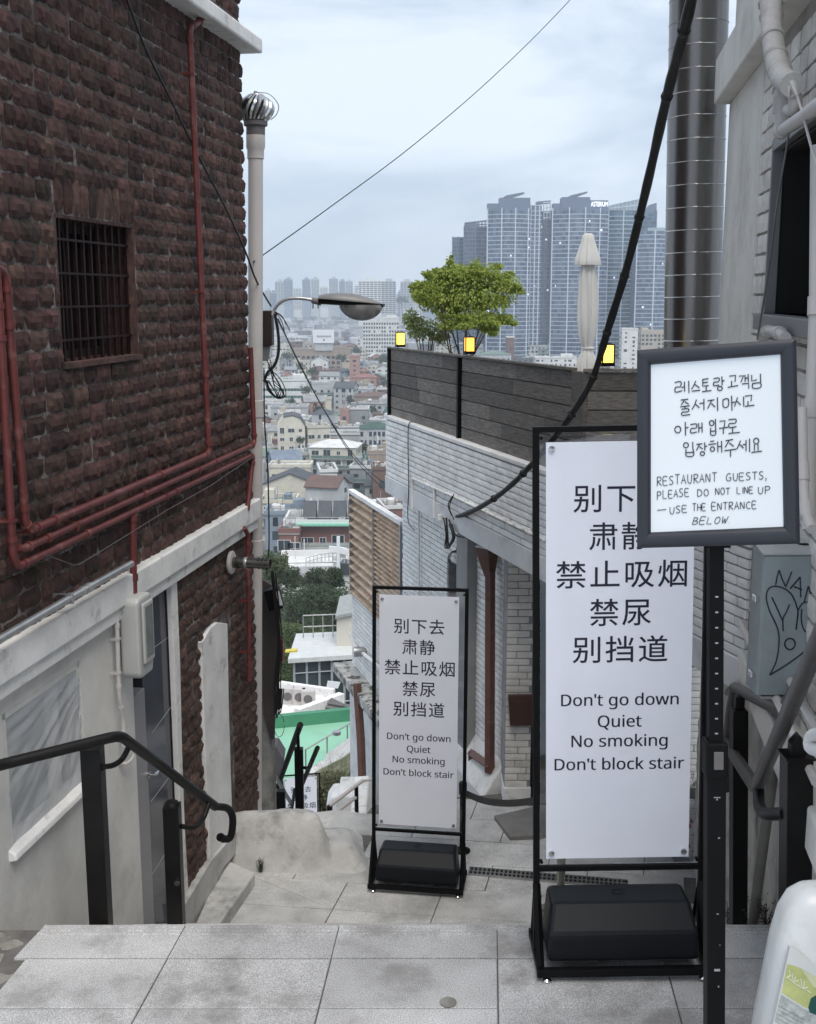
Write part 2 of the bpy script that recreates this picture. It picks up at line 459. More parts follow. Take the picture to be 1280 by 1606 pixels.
# steps between the two landings
st = struct(MB().prism([(4.12, -.03), (4.12, -1.6), (6.5, -1.6), (6.5, -1.32), (6.1, -1.32)], -1.5, 1.85, 'x').build('stair_base', M_CONC2))
for i in range(7):
    z = -.1625 * (i + 1); y = 4.13 + .285 * i
    for k in range(5):
        MB().box(-1.28 + k * .63, -1.285 + (k + 1) * .63, y, y + .31, z - .16, z).build('step_slab', M_GRANITE2, st, bevel=.004)

# lower landing, its slabs laid on a slightly turned grid
LZ = -1.3
ll = struct(MB().prism([(-1.5, 6.2), (2.2, 6.0), (2.2, 8.6), (-.25, 8.1), (-.5, 7.4), (-1.5, 7.4)], LZ - .25, LZ - .008).build('lower_landing', M_JOINT))
ca, sa = math.cos(R(-7)), math.sin(R(-7))
g0 = atZ(545, 1384, LZ)
def gpt(a, b):  # grid -> world
    x = a * .62; y = b * .335
    return (g0.x + x * ca - y * sa + y * .10, g0.y + x * sa + y * ca)
for b_ in range(-4, 5):
    for a_ in range(-3, 5):
        sh = 0.0 if b_ % 2 else .42
        if b_ in (0, -1, -2): sh = {0: .42, -1: 0, -2: 0}[b_]
        P = [gpt(a_ + sh, b_), gpt(a_ + 1 + sh, b_), gpt(a_ + 1 + sh, b_ + 1), gpt(a_ + sh, b_ + 1)]
        cx = sum(p[0] for p in P) / 4; cy = sum(p[1] for p in P) / 4
        if cy < 6.25 or cy > 8.05 or cx < -1.2 or cx > 2.0: continue
        if cx < -.35 and cy > 7.35: continue
        dz = random.uniform(-.002, .002)
        if b_ == -1 and a_ == -1:  # the slab cut along its diagonal
            tile_mesh([P[0], P[1], P[3]], LZ + dz, .03).build('paving_slab', M_GRANITE2, ll)
            tile_mesh([P[1], P[2], P[3]], LZ + dz, .03).build('paving_slab', M_GRANITE2, ll)
        else:
            tile_mesh(P, LZ + dz, .03, gap=.003).build('paving_slab', M_GRANITE2, ll)
# drainage channel behind the small sign
d0, d1 = atZ(735, 1366, LZ + .006), atZ(985, 1387, LZ + .006)
dm = Matrix.Translation(d0) @ Matrix.Rotation(math.atan2(d1.y - d0.y, d1.x - d0.x), 4, 'Z')
dl = (d1 - d0).length
dr = thing('drain_channel', 'narrow steel drain grate running across the lower landing behind the signs', 'drain', (d0.x, d0.y, LZ))
MB(dm).box(0, dl, -.045, .045, -.01, .001).build('channel', M_DARK, dr)
b = MB(dm); b.box(0, dl, -.05, -.042, -.01, .008); b.box(0, dl, .042, .05, -.01, .008)
b.build('frame', M_GALV, dr)
b = MB(dm)
n = int(dl / .028)
for i in range(n): b.box(i * .028, i * .028 + .009, -.042, .042, 0, .007)
b.box(0, dl, -.004, .004, 0, .0075); stuff(b.build('grate_bars', M_GALV, dr))
# raised strip of render at the foot of the left wall
pz = LZ + .09
pp = [atZ(297, 1470, pz), atZ(352, 1346, pz), atZ(400, 1368, pz), atZ(330, 1470, pz)]
struct(MB().prism([(p.x, p.y) for p in pp], LZ - .1, pz).build('rendered_kerb', M_CONC, bevel=.012))
# rounded concrete mound at the wall corner
def mound_h(x, y):
    def ss(a, b, t): t = max(0, min(1, (t - a) / (b - a))); return t * t * (3 - 2 * t)
    f = ss(6.98 - .1 * (x + .6), 7.22, y)
    bk = 1 - .95 * ss(7.2, 7.85, y); hi = .36 * bk * (1 - ss(-.66, -.50, x + .25 * (y - 7.4))); lo = .17 * bk * (1 - ss(-.42, -.24, x + .15 * (y - 7.3)))
    w = ss(-1.35, -1.0, x)
    h = max(hi, lo) * f
    h = h * (.86 + .14 * w) + .022 * noise.noise(Vector((x * 5, y * 5, 0))) * f + .008 * noise.noise(Vector((x * 19, y * 19, 3))) * f
    return h - .03 * (1 - f) - .02
b = MB(); nx, ny = 56, 44; vs = []
for i in range(nx + 1):
    for j in range(ny + 1):
        x = -1.36 + 1.2 * i / nx; y = 6.9 + 1.1 * j / ny; vs.append((x, y, LZ + mound_h(x, y)))
fs = [(i * (ny + 1) + j, (i + 1) * (ny + 1) + j, (i + 1) * (ny + 1) + j + 1, i * (ny + 1) + j + 1) for i in range(nx) for j in range(ny)]
b.add(vs, fs)
k = len(b.v)
tag(b.build('concrete_mound', M_CONC, smooth=True), 'smooth rounded lump of poured concrete at the foot of the brick corner', 'concrete mound')

# weed in the joint, spiky weeds at the foot of the right wall
def weed(name, c, h, w, n, label, m, seed):
    rd = random.Random(seed); b = MB()
    for i in range(n):
        a = rd.uniform(0, 6.28); r = rd.uniform(0, w * .3); base = Vector(c) + Vector((math.cos(a) * r, math.sin(a) * r * .6, 0))
        tip = base + Vector((rd.uniform(-w, w) * .6, rd.uniform(-w, w) * .3, h * rd.uniform(.5, 1)))
        b.tube([base, (base + tip) / 2 + Vector((0, 0, h * .06)), tip], [.0012, .001, .0005], 4)
        for q in range(7):
            t = rd.uniform(.25, 1); p = base.lerp(tip, t); d = Vector((rd.uniform(-1, 1), rd.uniform(-1, 1), rd.uniform(-.2, .8))).normalized()
            s_ = d.cross(Vector((0, 0, 1))).normalized() * .0035; e = d * rd.uniform(.01, .018)
            b.add([p, p + e * .5 + s_, p + e, p + e * .5 - s_], [(0, 1, 2, 3)])
    return tag(b.build(name, m), label, 'plant')
M_WEED = mat('weed_leaves', (.045, .07, .028), .7, .4, 30, 0, isl=.3)
M_DRYWEED = mat('dark_dry_weeds', (.03, .032, .022), .8, .4, 30, 0, isl=.3)
p = atZ(409, 1369, LZ)
weed('small_weed', (p.x, p.y, LZ + .005), .11, .045, 16, 'tiny green weed growing at the end of the kerb joint', M_WEED, 3)
for i, px in enumerate((1152, 1190, 1212)):
    p = Vector((0, 0, 0)); q = RW.at(px, 1440, .03); w_ = RW.w(q[0], .05, q[1] - .02)
    weed('wall_weed', (w_.x, w_.y, w_.z - .04), .16, .06, 14, ['dark dry weed left of the slanted pole at the wall foot', 'dark dry weed just right of the slanted pole', 'dark dry weed beside the nearer right rail post'][i], M_DRYWEED, 20 + i)

# ================================================================== LEFT BRICK BUILDING
lb = thing('brick_building', 'dark rock-faced brick building with barred window and white rendered base along the left side', 'building', (-1.7, 6.0, -1.3))
S_END = 4.1
beam_t, beam_b = LW.at(0, 1008)[1], LW.at(390, 831)[1]
win = [LW.at(90, 450)[0], LW.at(213, 450)[0], LW.at(90, 336)[1], LW.at(100, 571)[1]]   # s near, s far, top, bottom
ws0, ws1, wz1, wz0 = win[1], win[0], win[2], win[3]
HTOP = LW.at(392, 92)[1]
BT = LW.at(378, 60)[1]
# backing wall with the window opening, mortar-coloured
b = MB(LW.M)
D0, D1 = -.25, .002
b.box(0.03, ws0, D0, D1, beam_b, 5.4); b.box(ws1, S_END, D0, D1, beam_b, 5.4)
b.box(ws0, ws1, D0, D1, beam_b, wz0); b.box(ws0, ws1, D0, D1, wz1, 5.4)
b.build('mortar_wall', M_MORTAR, lb)
holes = [(ws0, ws1, wz0, wz1 + .17)]
BV = [brick_mesh('brick', M_BRICK, 40 + i, .8, 7, 4) for i in range(12)]
brs = lay_bricks(LW, 0.0, S_END, beam_t - .02, 4.9, .155, .088, holes, jit=1.1, gap=.0065)
brs = [q for q in brs if not (HTOP - .02 < q[1] < BT + .04)]
for i in range(10):   # soldier course over the window
    w_ = (ws1 - ws0) / 10; brs.append((ws0 + (i + .5) * w_, wz1 + .085, w_ - .012, .16))
def keyL(q):
    p = LW.w(q[0], 0, q[1]); d = p - CAM; yc = d.y * cp - d.z * sp_
    px = 640 + FPX * d.x / yc; inn = (-20 < px < 400)
    py = 803 - FPX * (d.y * sp_ + d.z * cp) / yc; inn = inn and -20 < py < 1100
    return (0 if inn else 1, q[0] * -1)
place_bricks(LW, brs, BV, lb, .030, .004, 285, keyL, jr=.03)
# quoin end of the wall: the far return so the corner has depth
RE = Frame(LW.w(0, 0, 0), (-.987, .162, 0), (.164, 1, 0))
MB(LW.M).box(-.01, .03, -1.2, -.03, -1.4, 5.4).build('return_wall', M_MORTAR, lb)
# brick pier of the ground floor, set in render
pier_s = [LW.at(386, 1000)[0], LW.at(282, 1000)[0]]
pz0 = -1.25
brs2 = lay_bricks(LW, 0.0, LW.at(278, 1000)[0], pz0 + .12, beam_b - .005, .19, .082, [(LW.at(360, 1000)[0], LW.at(315, 1000)[0], LW.at(340, 1340)[1], LW.at(340, 975)[1])], jit=.9, gap=.012)
b = MB(LW.M); b.box(0.03, LW.at(275, 1000)[0], D0, D1, -1.5, beam_b); b.build('mortar_wall', M_MORTAR, lb)
place_bricks(LW, brs2, BV, lb, .030, .004, 0, jr=.03)
# patch of smooth white render on the pier
def px_poly(fr, pts, off): return [fr.at(x, y, off) for (x, y) in pts]
def slab(fr, pts, y0, y1, name, m, parent, bevel=.004, off=None):
    off = y1 if off is None else off
    return MB(fr.M).prism(px_poly(fr, pts, off), y0, y1, 'y').build(name, m, parent, bevel=bevel)
slab(LW, [(316, 1008), (322, 1000), (330, 985), (342, 976), (357, 978), (359, 1100), (362, 1200), (365, 1300), (367, 1330), (348, 1344), (330, 1362), (327, 1280), (322, 1180), (319, 1090)], -.03, .026, 'render_patch', M_WHITE, lb)
# render skirting under the pier
slab(LW, [(290, 1420), (330, 1352), (375, 1300), (378, 1330), (352, 1360), (297, 1478)], -.03, .045, 'skirting', M_CONC, lb)
# white beam and the string course at the roof line
b = MB(LW.M); b.box(-.01, S_END, -.1, .065, beam_b + .07, beam_t); b.box(0.0, S_END, -.1, .045, beam_b, beam_b + .068)
b.build('beam', M_WHITE, lb, bevel=.008)
b = MB(LW.M); b.box(-.07, S_END, -.2, .13, HTOP, BT); b.build('parapet_slab', M_WHITE, lb, bevel=.012)
# barred window
rv = MB(LW.M)
rv.box(ws0 - .002, ws0 + .02, -.2, -.0, wz0, wz1); rv.box(ws1 - .02, ws1 + .002, -.2, .0, wz0, wz1); rv.box(ws0, ws1, -.2, .0, wz1 - .012, wz1 + .004); rv.box(ws0, ws1, -.2, .025, wz0 - .02, wz0 + .004)
wn = rv.build('window', M_BRICK, lb)
b = MB(LW.M); b.box(ws0, ws1, -.199, -.190, wz0, wz1); b.build('pane', M_GLASSD, wn)
b = MB(LW.M)
for t in (0, .48, 1): b.box(ws0 + t * (ws1 - ws0 - .035), ws0 + t * (ws1 - ws0 - .035) + .035, -.2, -.17, wz0, wz1)
b.box(ws0, ws1, -.2, -.17, wz1 - .05, wz1 - .012); b.box(ws0, ws1, -.2, -.17, wz0, wz0 + .04)
b.build('frame', mat('window_frame_brown', (.02, .015, .013), .6, .2, 10), wn)
for i in range(11):
    s = ws0 + .03 + i * (ws1 - ws0 - .06) / 10; MB(LW.M).box(s - .007, s + .007, -.045, -.031, wz0, wz1).build('bar', M_RED, wn)
for i in range(4):
    z = wz0 + .1 + i * (wz1 - wz0 - .2) / 3; MB(LW.M).box(ws0, ws1, -.031, -.023, z - .005, z + .005).build('cross_bar', M_RED, wn)
# rendered ground floor: wall around the plastic-covered window
s_a = LW.at(212, 1150)[0]; s_w0 = LW.at(131, 1150)[0]; s_w1 = LW.at(5, 1150)[0]; zt = LW.at(131, 1032)[1]; zb = LW.at(131, 1232)[1]
b = MB(LW.M)
b.box(s_a, s_w0, -.2, .0, -1.6, beam_b); b.box(s_w1, S_END, -.2, .0, -1.6, beam_b)
b.box(s_w0, s_w1, -.2, .0, -1.6, zb); b.box(s_w0, s_w1, -.2, .0, zt, beam_b)
b.build('rendered_wall', M_PLASTER, lb)
b = MB(LW.M)
for (x0, x1, z0, z1) in ((s_w0, s_w0 + .03, zb, zt), (s_w1 - .03, s_w1, zb, zt), (s_w0, s_w1, zt - .03, zt)): b.box(x0, x1, -.06, -.002, z0, z1)
wf = b.build('shop_window', M_PLASTER, lb, bevel=.003)
MB(LW.M).prism([(zb - .05, -.05), (zb + .045, -.05), (zb + .02, .05), (zb - .05, .05)][::-1], s_w0 - .02, s_w1 + .02, 'x').build('sill', M_WHITE, wf) if False else None
b = MB(LW.M); vs = [(s_w0 - .02, -.05, zb - .045), (s_w1 + .02, -.05, zb - .045), (s_w1 + .02, .035, zb - .02), (s_w0 - .02, .035, zb - .02), (s_w0 - .02, -.05, zb + .05), (s_w1 + .02, -.05, zb + .05), (s_w1 + .02, .03, zb + .006), (s_w0 - .02, .03, zb + .006)]
b.add(vs, [(0, 3, 2, 1), (4, 5, 6, 7), (0, 1, 5, 4), (1, 2, 6, 5), (2, 3, 7, 6), (3, 0, 4, 7)]); b.build('sill', M_WHITE, wf, bevel=.006)
sm = (s_w0 + s_w1) / 2 - .16
MB(LW.M).box(sm, sm + .03, -.07, -.02, zb, zt).build('mullion', M_WHITE, wf)
MB(LW.M).box(s_w0, s_w1, -.12, -.1, zb, zt).build('pane', mat('grey_room_behind', (.10, .12, .12), .3, .3, 3, 0), wf)
# crumpled plastic sheet
b = MB(LW.M); nx, nz = 90, 50; vs = []
for i in range(nx + 1):
    for j in range(nz + 1):
        s = s_w0 + (s_w1 - s_w0) * i / nx; z = zb + .01 + (zt - zb - .02) * j / nz
        e = min(1, min(i, nx - i, j, nz - j) / 6)
        an_ = math.atan2(zt - z + .02, s - s_w0 + .22); rr_ = math.hypot(zt - z, s - s_w0 + .2); y = -.004 + e * (.012 * noise.noise(Vector((an_ * 9, rr_ * 2.2, 1))) + .007 * noise.noise(Vector((an_ * 24, rr_ * 3, 5))) + .014 * abs(noise.noise(Vector((s * 5, z * 4, 9)))) + .005 * noise.noise(Vector((s * 13, z * 11, 2))))
        vs.append((s, y, z))
b.add(vs, [(i * (nz + 1) + j, i * (nz + 1) + j + 1, (i + 1) * (nz + 1) + j + 1, (i + 1) * (nz + 1) + j) for i in range(nx) for j in range(nz)])
mpl = bpy.data.materials.new('milky_plastic_sheet'); mpl.use_nodes = True
nt = mpl.node_tree; pb = nt.nodes['Principled BSDF']; pb.inputs['Base Color'].default_value = (.60, .62, .64, 1); pb.inputs['Roughness'].default_value = .2
pb.inputs['Alpha'].default_value = .62; pb.inputs['Specular IOR Level'].default_value = .7
b.build('plastic_sheet', mpl, wf, smooth=True)
# slate-blue glazed door in a shallow recess
sd0, sd1 = LW.at(275, 1100)[0], s_a
b = MB(LW.M); b.box(sd0, sd1, -.3, -.12, -1.6, beam_b); b.build('door_recess', mat('slate_wall', (.03, .032, .042), .4, .2, 5, .05), lb)
b = MB(LW.M); sj = LW.at(232, 1250, -.02)[0]
b.box(sj, sd1, -.12, -.012, -1.4, LW.at(232, 1072, -.02)[1]); dj = b.build('door', mat('grey_mauve_door', (.25, .245, .26), .4, .06, 3, .02), lb, bevel=.004)
b = MB(LW.M); b.box(sd0 + .002, sj - .004, -.115, -.025, -1.35, beam_b - .03); dg = b.build('glazed_leaf', mat('slate_blue_glass', (.03, .034, .05), .10, .25, 1.5, 0, spec=.6), lb)
M_SEAM = mat('pale_seam', (.3, .3, .33), .5)
for (x0, y0, x1, y1) in ((238, 1150, 274, 1100), (236, 1258, 273, 1208), (242, 1165 - 150, 270, 1160 - 165), (236, 1375, 258, 1340)):
    a_ = LW.at(x0, y0, -.025); c_ = LW.at(x1, y1, -.025); MB(LW.M).tube([(a_[0], -.024, a_[1]), (c_[0], -.024, c_[1])], .0022, 5).build('seam', M_SEAM, dg)
for (x, y, off) in ((232, 1215, -.012), (188, 1197, .0)):
    s, z = LW.at(x, y, off); h = MB(LW.M)
    h.lathe([(0, 0), (.02, 0), (.02, .008), (.009, .012), (.009, .04), (0, .042)], (s, off, z), 14, axis='y')
    h.tube([(s, off + .036, z), (s - .03, off + .04, z), (s - .075, off + .04, z + .004), (s - .085, off + .035, z + .012)], [.009, .009, .007, .006], 8)
    h.build('door_handle', M_CHROME if off < 0 else M_PVC, lb, smooth=True)
# white reveal beside the pier
slab(LW, [(268, 895), (277, 890), (283, 1040), (286, 1180), (290, 1290), (296, 1400), (296, 1445), (288, 1445), (284, 1300), (277, 1120)], -.02, .012, 'door_reveal', M_WHITE, lb)
# ledge stub of cement where the wall meets the upper landing
p0 = Vector((-1.52, 3.95, 0)); b = MB(); vs = []; 
for i in range(15):
    for j in range(15):
        x = -1.8 + .42 * i / 14; y = 3.5 + .75 * j / 14
        h = .03 * max(0, 1 - ((x + 1.66) / .2) ** 2) + .035 * noise.noise(Vector((x * 14, y * 14, 0))) - .02 - max(0, (y - 4.12)) * 2.5
        vs.append((x, y, h))
b.add(vs, [(i * 15 + j, (i + 1) * 15 + j, (i + 1) * 15 + j + 1, i * 15 + j + 1) for i in range(14) for j in range(14)])
tag(b.build('cement_lump', M_CONC2, smooth=True), 'crumbling cement lump between landing slabs and rendered wall at lower left', 'cement lump')

# ------------------------------------------------------------------ pipes on the left wall
def lwp(px, py, off): s, z = LW.at(px, py, off); return Vector((s, off, z))
def pipe_run(name, pts, r, m, label, cat='pipe', group=None, clamps=(), joints=(), fr=LW, offs=.06):
    P = [lwp(x, y, offs if len(q) == 0 else q[0]) for (x, y, *q) in pts] if fr is LW else [Vector((*fr.at(x, y, offs)[:1], offs, fr.at(x, y, offs)[1])) for (x, y, *q) in pts]
    W = [fr.w(*p) for p in P]
    # round the elbows
    out = [W[0]]
    for i in range(1, len(W) - 1):
        a, c, d = W[i - 1], W[i], W[i + 1]; k = min(.045, (a - c).length * .4, (d - c).length * .4)
        p1 = c + (a - c).normalized() * k; p2 = c + (d - c).normalized() * k
        for t in (0, .25, .5, .75, 1): out.append(p1 * (1 - t) ** 2 + c * 2 * t * (1 - t) + p2 * t * t)
    out.append(W[-1])
    o = thing(name, label, cat, W[-1], group)
    MB().tube(out, r, 12).build('pipe', m, o, smooth=True)
    for i in range(1, len(W) - 1):  # socket collars at each elbow
        for q in (W[i - 1], W[i + 1]):
            d = (q - W[i]).normalized(); c = W[i] + d * .05
            if (q - W[i]).length > .12: MB().tube([c, c + d * .022], r * 1.28, 12).build('socket', m, o, smooth=True)
    for (i, t) in joints:
        c = W[i].lerp(W[i + 1], t); d = (W[i + 1] - W[i]).normalized(); MB().tube([c - d * .016, c + d * .016], r * 1.3, 12).build('coupling', m, o, smooth=True)
    for (i, t) in clamps:
        c = W[i].lerp(W[i + 1], t); d = (W[i + 1] - W[i]).normalized(); n = fr.ey
        e = d.cross(n).normalized()
        bb = MB(Matrix(((d.x, n.x, e.x, c.x), (d.y, n.y, e.y, c.y), (d.z, n.z, e.z, c.z), (0, 0, 0, 1))))
        bb.box(-.006, .006, -offs - .01, r * .6, -r * 1.25, -r * 1.05); bb.box(-.006, .006, -offs - .01, r * .6, r * 1.05, r * 1.25); bb.box(-.006, .006, r * .9, r * 1.2, -r * 1.25, r * 1.25)
        bb.build('clamp', m, o)
    return o
G = 'dark red gas pipes on the brick wall'
pipe_run('gas_pipe', [(320, -30), (318, 30), (297, 44), (328, 712), (48, 832), (40, 820), (8, 428), (-12, 416)], .0175, M_GASPIPE,
         'dark red gas pipe climbing past the barred window up to the white slab', group=G, clamps=((2, .1), (2, .6), (4, .3)), joints=((2, .8), (3, .35), (3, .9), (4, .55), (5, .8)))
pipe_run('gas_pipe', [(393, 545), (399, 697), (34, 862), (28, 858)], .0165, M_GASPIPE,
         'middle one of three sloping red pipes, ending at the white vent pipe', group=G, clamps=((1, .35), (1, .85)), joints=((1, .25), (1, .6), (1, .93)))
pipe_run('gas_pipe', [(388, 800), (397, 713), (27, 889), (20, 870), (0, 505), (-6, 420)], .0165, M_GASPIPE,
         'lowest sloping red pipe, turning up along the left picture edge', group=G, clamps=((1, .5), (3, .15)), joints=((1, .45), (1, .8)))
pipe_run('gas_pipe', [(208, 806), (210, 948)], .018, M_GASPIPE, 'short red drop pipe feeding the grey meter box', group=G, joints=((0, .05), (0, .7)))
pipe_run('gas_pipe', [(383, 828), (389, 838), (391, 1068)], .015, M_GASPIPE, 'thin red pipe beside the white vent pipe on the brick pier', group=G, clamps=((1, .45), (1, .8)), joints=((1, .2),), offs=.075)
pipe_run('steel_conduit', [(-20, 1014), (120, 932), (206, 884)], .017, M_GALV, 'pale galvanised conduit running just above the white beam', 'conduit', clamps=((0, .9),), offs=.085, joints=((1, .2),))
pipe_run('thin_wire', [(398, 716), (330, 762), (262, 800), (190, 845), (120, 888), (66, 868)], .0016, M_PVCDK, 'thin pale wire tied under the lowest sloping red pipe', 'wire', offs=.082)
pipe_run('wall_conduit', [(212, 952), (183, 962), (187, 1095), (194, 1130), (194, 1170)], .011, M_PVC, 'white plastic conduit elbowing down beside the grey meter box', 'conduit', offs=.04, clamps=((1, .3), (1, .7)))
# gas meter box
s0, z1_ = LW.at(190, 955, .10); s1, z0_ = LW.at(240, 1062, .10)
gm = thing('meter_box', 'rounded grey gas meter box with a clear front hanging under the red drop pipe', 'meter box', LW.w((s0 + s1) / 2, .05, z0_))
s1 = LW.at(241, 1000, .13)[0]; s0 = LW.at(194, 1000, .05)[0]; zt_ = LW.at(220, 938, .13)[1]; zb_ = LW.at(220, 1068, .13)[1]
MB(LW.M).prism([(s1, zb_ + .05), (s1 + .02, zb_), (s0 - .02, zb_), (s0, zb_ + .02), (s0, zt_ - .02), (s0 - .02, zt_), (s1 + .02, zt_), (s1, zt_ - .02)], .03, .13, 'y').build('case', mat('meter_box_grey', (.42, .42, .41), .4, .06, 4, .02), gm, bevel=.014)
MB(LW.M).box(s1 + .025, s0 - .03, .131, .146, zb_ + .07, zt_ - .03).build('cover_frame', MATS['meter_box_grey'], gm, bevel=.008)
MB(LW.M).box(s1 + .045, s0 - .05, .142, .149, zb_ + .1, zt_ - .05).build('viewing_pane', mat('smoky_window', (.14, .15, .14), .1, .2, 9, 0, spec=.6), gm)
# stainless flue
s, z = LW.at(362, 882, .03)
fl = thing('exhaust_flue', 'short stainless flue with a round flange sticking out of the brick pier', 'flue', LW.w(s, .03, z))
MB(LW.M).lathe([(0, .025), (.072, .025), (.075, .04), (.07, .045), (.04, .047)], (s, 0, z), 24, axis='y').build('flange', M_PVC, fl, smooth=True)
MB(LW.M).lathe([(.03, .03), (.036, .05), (.036, .1), (.033, .102), (.033, .29), (.03, .29), (.03, .25)], (s, 0, z), 20, axis='y').build('tube', M_STEEL, fl, smooth=True)
b = MB(LW.M)
for k in range(3):
    for j in range(8):
        a = j * math.pi / 4; b.box(-.007, .007, -.0008, .0008, -.0035, .0035, Matrix.Translation((s + .0335 * math.cos(a), .215 + .025 * k, z + .0335 * math.sin(a))) @ Matrix.Rotation(-a + math.pi / 2, 4, 'Y') @ Matrix.Rotation(math.pi / 2, 4, 'Z'))
stuff(b.build('vent_slots', M_DARK, fl))
MB(LW.M).lathe([(.038, .12), (.04, .13), (.038, .14)], (s, 0, z), 20, axis='y').build('collar', M_GALV, fl, smooth=True)

# ------------------------------------------------------------------ white vent pipe with turbine
pb_ = atZ(400, 1283, LZ + .02); YP = 7.93
def cxY(px, py, Y): return atY(px, py, Y)
base = atY(400, 1283, YP); top = atY(401, 208, YP)
vp = thing('vent_pipe', 'tall white plastic vent pipe topped by a spinning turbine at the brick corner', 'vent pipe', (base.x, YP, base.z))
X = base.x; r = .049
kx = (top.x - base.x) / (top.z - base.z)
VS = Matrix.Identity(4); VS[0][2] = kx; VS[0][3] = -kx * base.z
MB(VS).tube([(X, YP, base.z - .05), (X, YP, atY(400, 240, YP).z)], r, 20).build('pipe', M_PVC, vp, smooth=True)
for y in (858, 640):
    z = atY(400, y, YP).z; MB(VS).lathe([(r, z - .06), (r + .006, z - .058), (r + .006, z + .05), (r, z + .055)], (X, YP, 0), 20).build('socket', M_PVC, vp, smooth=True)
z0 = atY(400, 250, YP).z; z1 = atY(400, 213, YP).z; z2 = atY(400, 200, YP).z; z3 = atY(400, 190, YP).z; z4 = atY(400, 150, YP).z
MB(VS).lathe([(r, z0), (.055, z0 + .005), (.055, z0 + .06), (.062, z0 + .075), (.062, z1 + .0), (.06, z1 + .006)], (X, YP, 0), 24).build('reducer', M_PVC, vp, smooth=True)
MB(VS).lathe([(.056, z1), (.062, z1 + .004), (.062, z2 + .005), (.078, z2 + .012), (.078, z3), (.06, z3 + .004)], (X, YP, 0), 24).build('turbine_collar', M_PVCDK, vp, smooth=True)
tb = MB(VS).lathe([(.02, z3), (.055, z3), (.07, z3 + .03), (.06, z4 - .02), (.03, z4)], (X, YP, 0), 16).build('turbine_core', M_DARK, vp, smooth=True)
for k in range(22):
    a0 = k * 2 * math.pi / 22; b = MB(VS); vs = []
    for i in range(9):
        t = i / 8; z = z3 + .004 + (z4 - z3) * t; rr = .066 + .058 * math.sin(math.pi * (t * .86 + .10)) - .03 * max(0, t - .75) * 3; tw = .55 * t
        for q, (dr_, da) in enumerate(((-.014, -.03), (0, .10), (-.004, .24))):
            a = a0 + tw + da; vs.append((X + (rr + dr_) * math.cos(a), YP + (rr + dr_) * math.sin(a), z))
    b.add(vs, [(i * 3 + q, i * 3 + q + 1, i * 3 + q + 4, i * 3 + q + 3) for i in range(8) for q in range(2)])
    b.build('vane', M_CHROME if k % 2 else M_GALV, vp, smooth=True)
MB(VS).lathe([(0, z4 + .03), (.012, z4 + .028), (.014, z4 + .015), (.05, z4 + .006), (.055, z4 - .004), (.05, z4 - .008)][::-1], (X, YP, 0), 20).build('turbine_cap', M_GALV, vp, smooth=True)
MB(VS).tube(curve_pts([(X, YP, z4 + .02), (X + .09, YP - .03, z4 + .005), (X + .15, YP - .03, z4 - .06), (X + .14, YP - .03, z3 + .04), (X + .10, YP - .02, z3 + .005)]), .003, 5).build('bracket_wire', M_GALV, vp)

# ------------------------------------------------------------------ street lamp on its box
YL = 8.6
def L3(px, py, dy=0): return atY(px, py, YL + dy)
sl = thing('street_lamp', 'grey cobra head street lamp reaching out from behind the white vent pipe', 'street lamp', L3(428, 520))
MB().tube(curve_pts([L3(424, 500), L3(430, 486), L3(440, 474), L3(455, 468), L3(475, 468), L3(494, 471)]), .0125, 12).build('arm', M_GALV, sl, smooth=True)
MB().tube([L3(489, 471), L3(504, 474)], [.02, .026], 12).build('arm_socket', M_PVCDK, sl, smooth=True)
c0, c1 = L3(500, 469), L3(604, 478)
b = MB(); vs = []; ns = 22; nr = 20
for i in range(ns + 1):
    t = i / ns; p = c0.lerp(c1, t); w_ = .085 * (math.sin(math.pi * min(1, t * .86 + .14)) ** .55) * (1 if t < .999 else .1)
    hu = .062 * (math.sin(math.pi * min(1, t * .90 + .12)) ** .8); hd = .034 * (1 - .35 * t)
    if t > .97: hd *= .3; hu = max(hu, .01)
    for j in range(nr):
        a = 2 * math.pi * j / nr; z = math.sin(a) * (hu if math.sin(a) > 0 else hd); vs.append((p.x, p.y + w_ * math.cos(a), p.z + z))
b.add(vs, [(i * nr + j, i * nr + (j + 1) % nr, (i + 1) * nr + (j + 1) % nr, (i + 1) * nr + j) for i in range(ns) for j in range(nr)] + [tuple(range(nr))[::-1], tuple(ns * nr + j for j in range(nr))])
b.build('lamp_housing', mat('lamp_housing_grey', (.16, .16, .16), .42, .2, 9, .05, 40, spec=.5), sl, smooth=True)
b = MB(); vs = []
for i in range(ns + 1):
    t = i / ns; p = c0.lerp(c1, t); w_ = .088 * (math.sin(math.pi * min(1, t * .86 + .14)) ** .55) * (1 if t < .999 else .1); hd = .036 * (1 - .35 * t) * (.3 if t > .97 else 1)
    for j in range(nr):
        a = math.pi + math.pi * j / (nr - 1); vs.append((p.x, p.y + w_ * math.cos(a), p.z + .004 + (hd + .004) * math.sin(a)))
b.add(vs, [(i * nr + j, i * nr + j + 1, (i + 1) * nr + j + 1, (i + 1) * nr + j) for i in range(ns) for j in range(nr - 1)])
b.build('lamp_underside', M_BLACK, sl, smooth=True)
b = MB(); cc = L3(566, 478); nr = 18; vs = []; n2 = 8
for i in range(n2 + 1):
    t = i / n2; rr = math.cos(t * math.pi / 2)
    for j in range(nr):
        a = 2 * math.pi * j / nr; vs.append((cc.x + .16 * rr * math.cos(a) * 1.0 + .01 * t, cc.y + .075 * rr * math.sin(a), cc.z - .115 * math.sin(t * math.pi / 2) ** 1.1))
b.add(vs, [(i * nr + j, i * nr + (j + 1) % nr, (i + 1) * nr + (j + 1) % nr, (i + 1) * nr + j) for i in range(n2) for j in range(nr)])
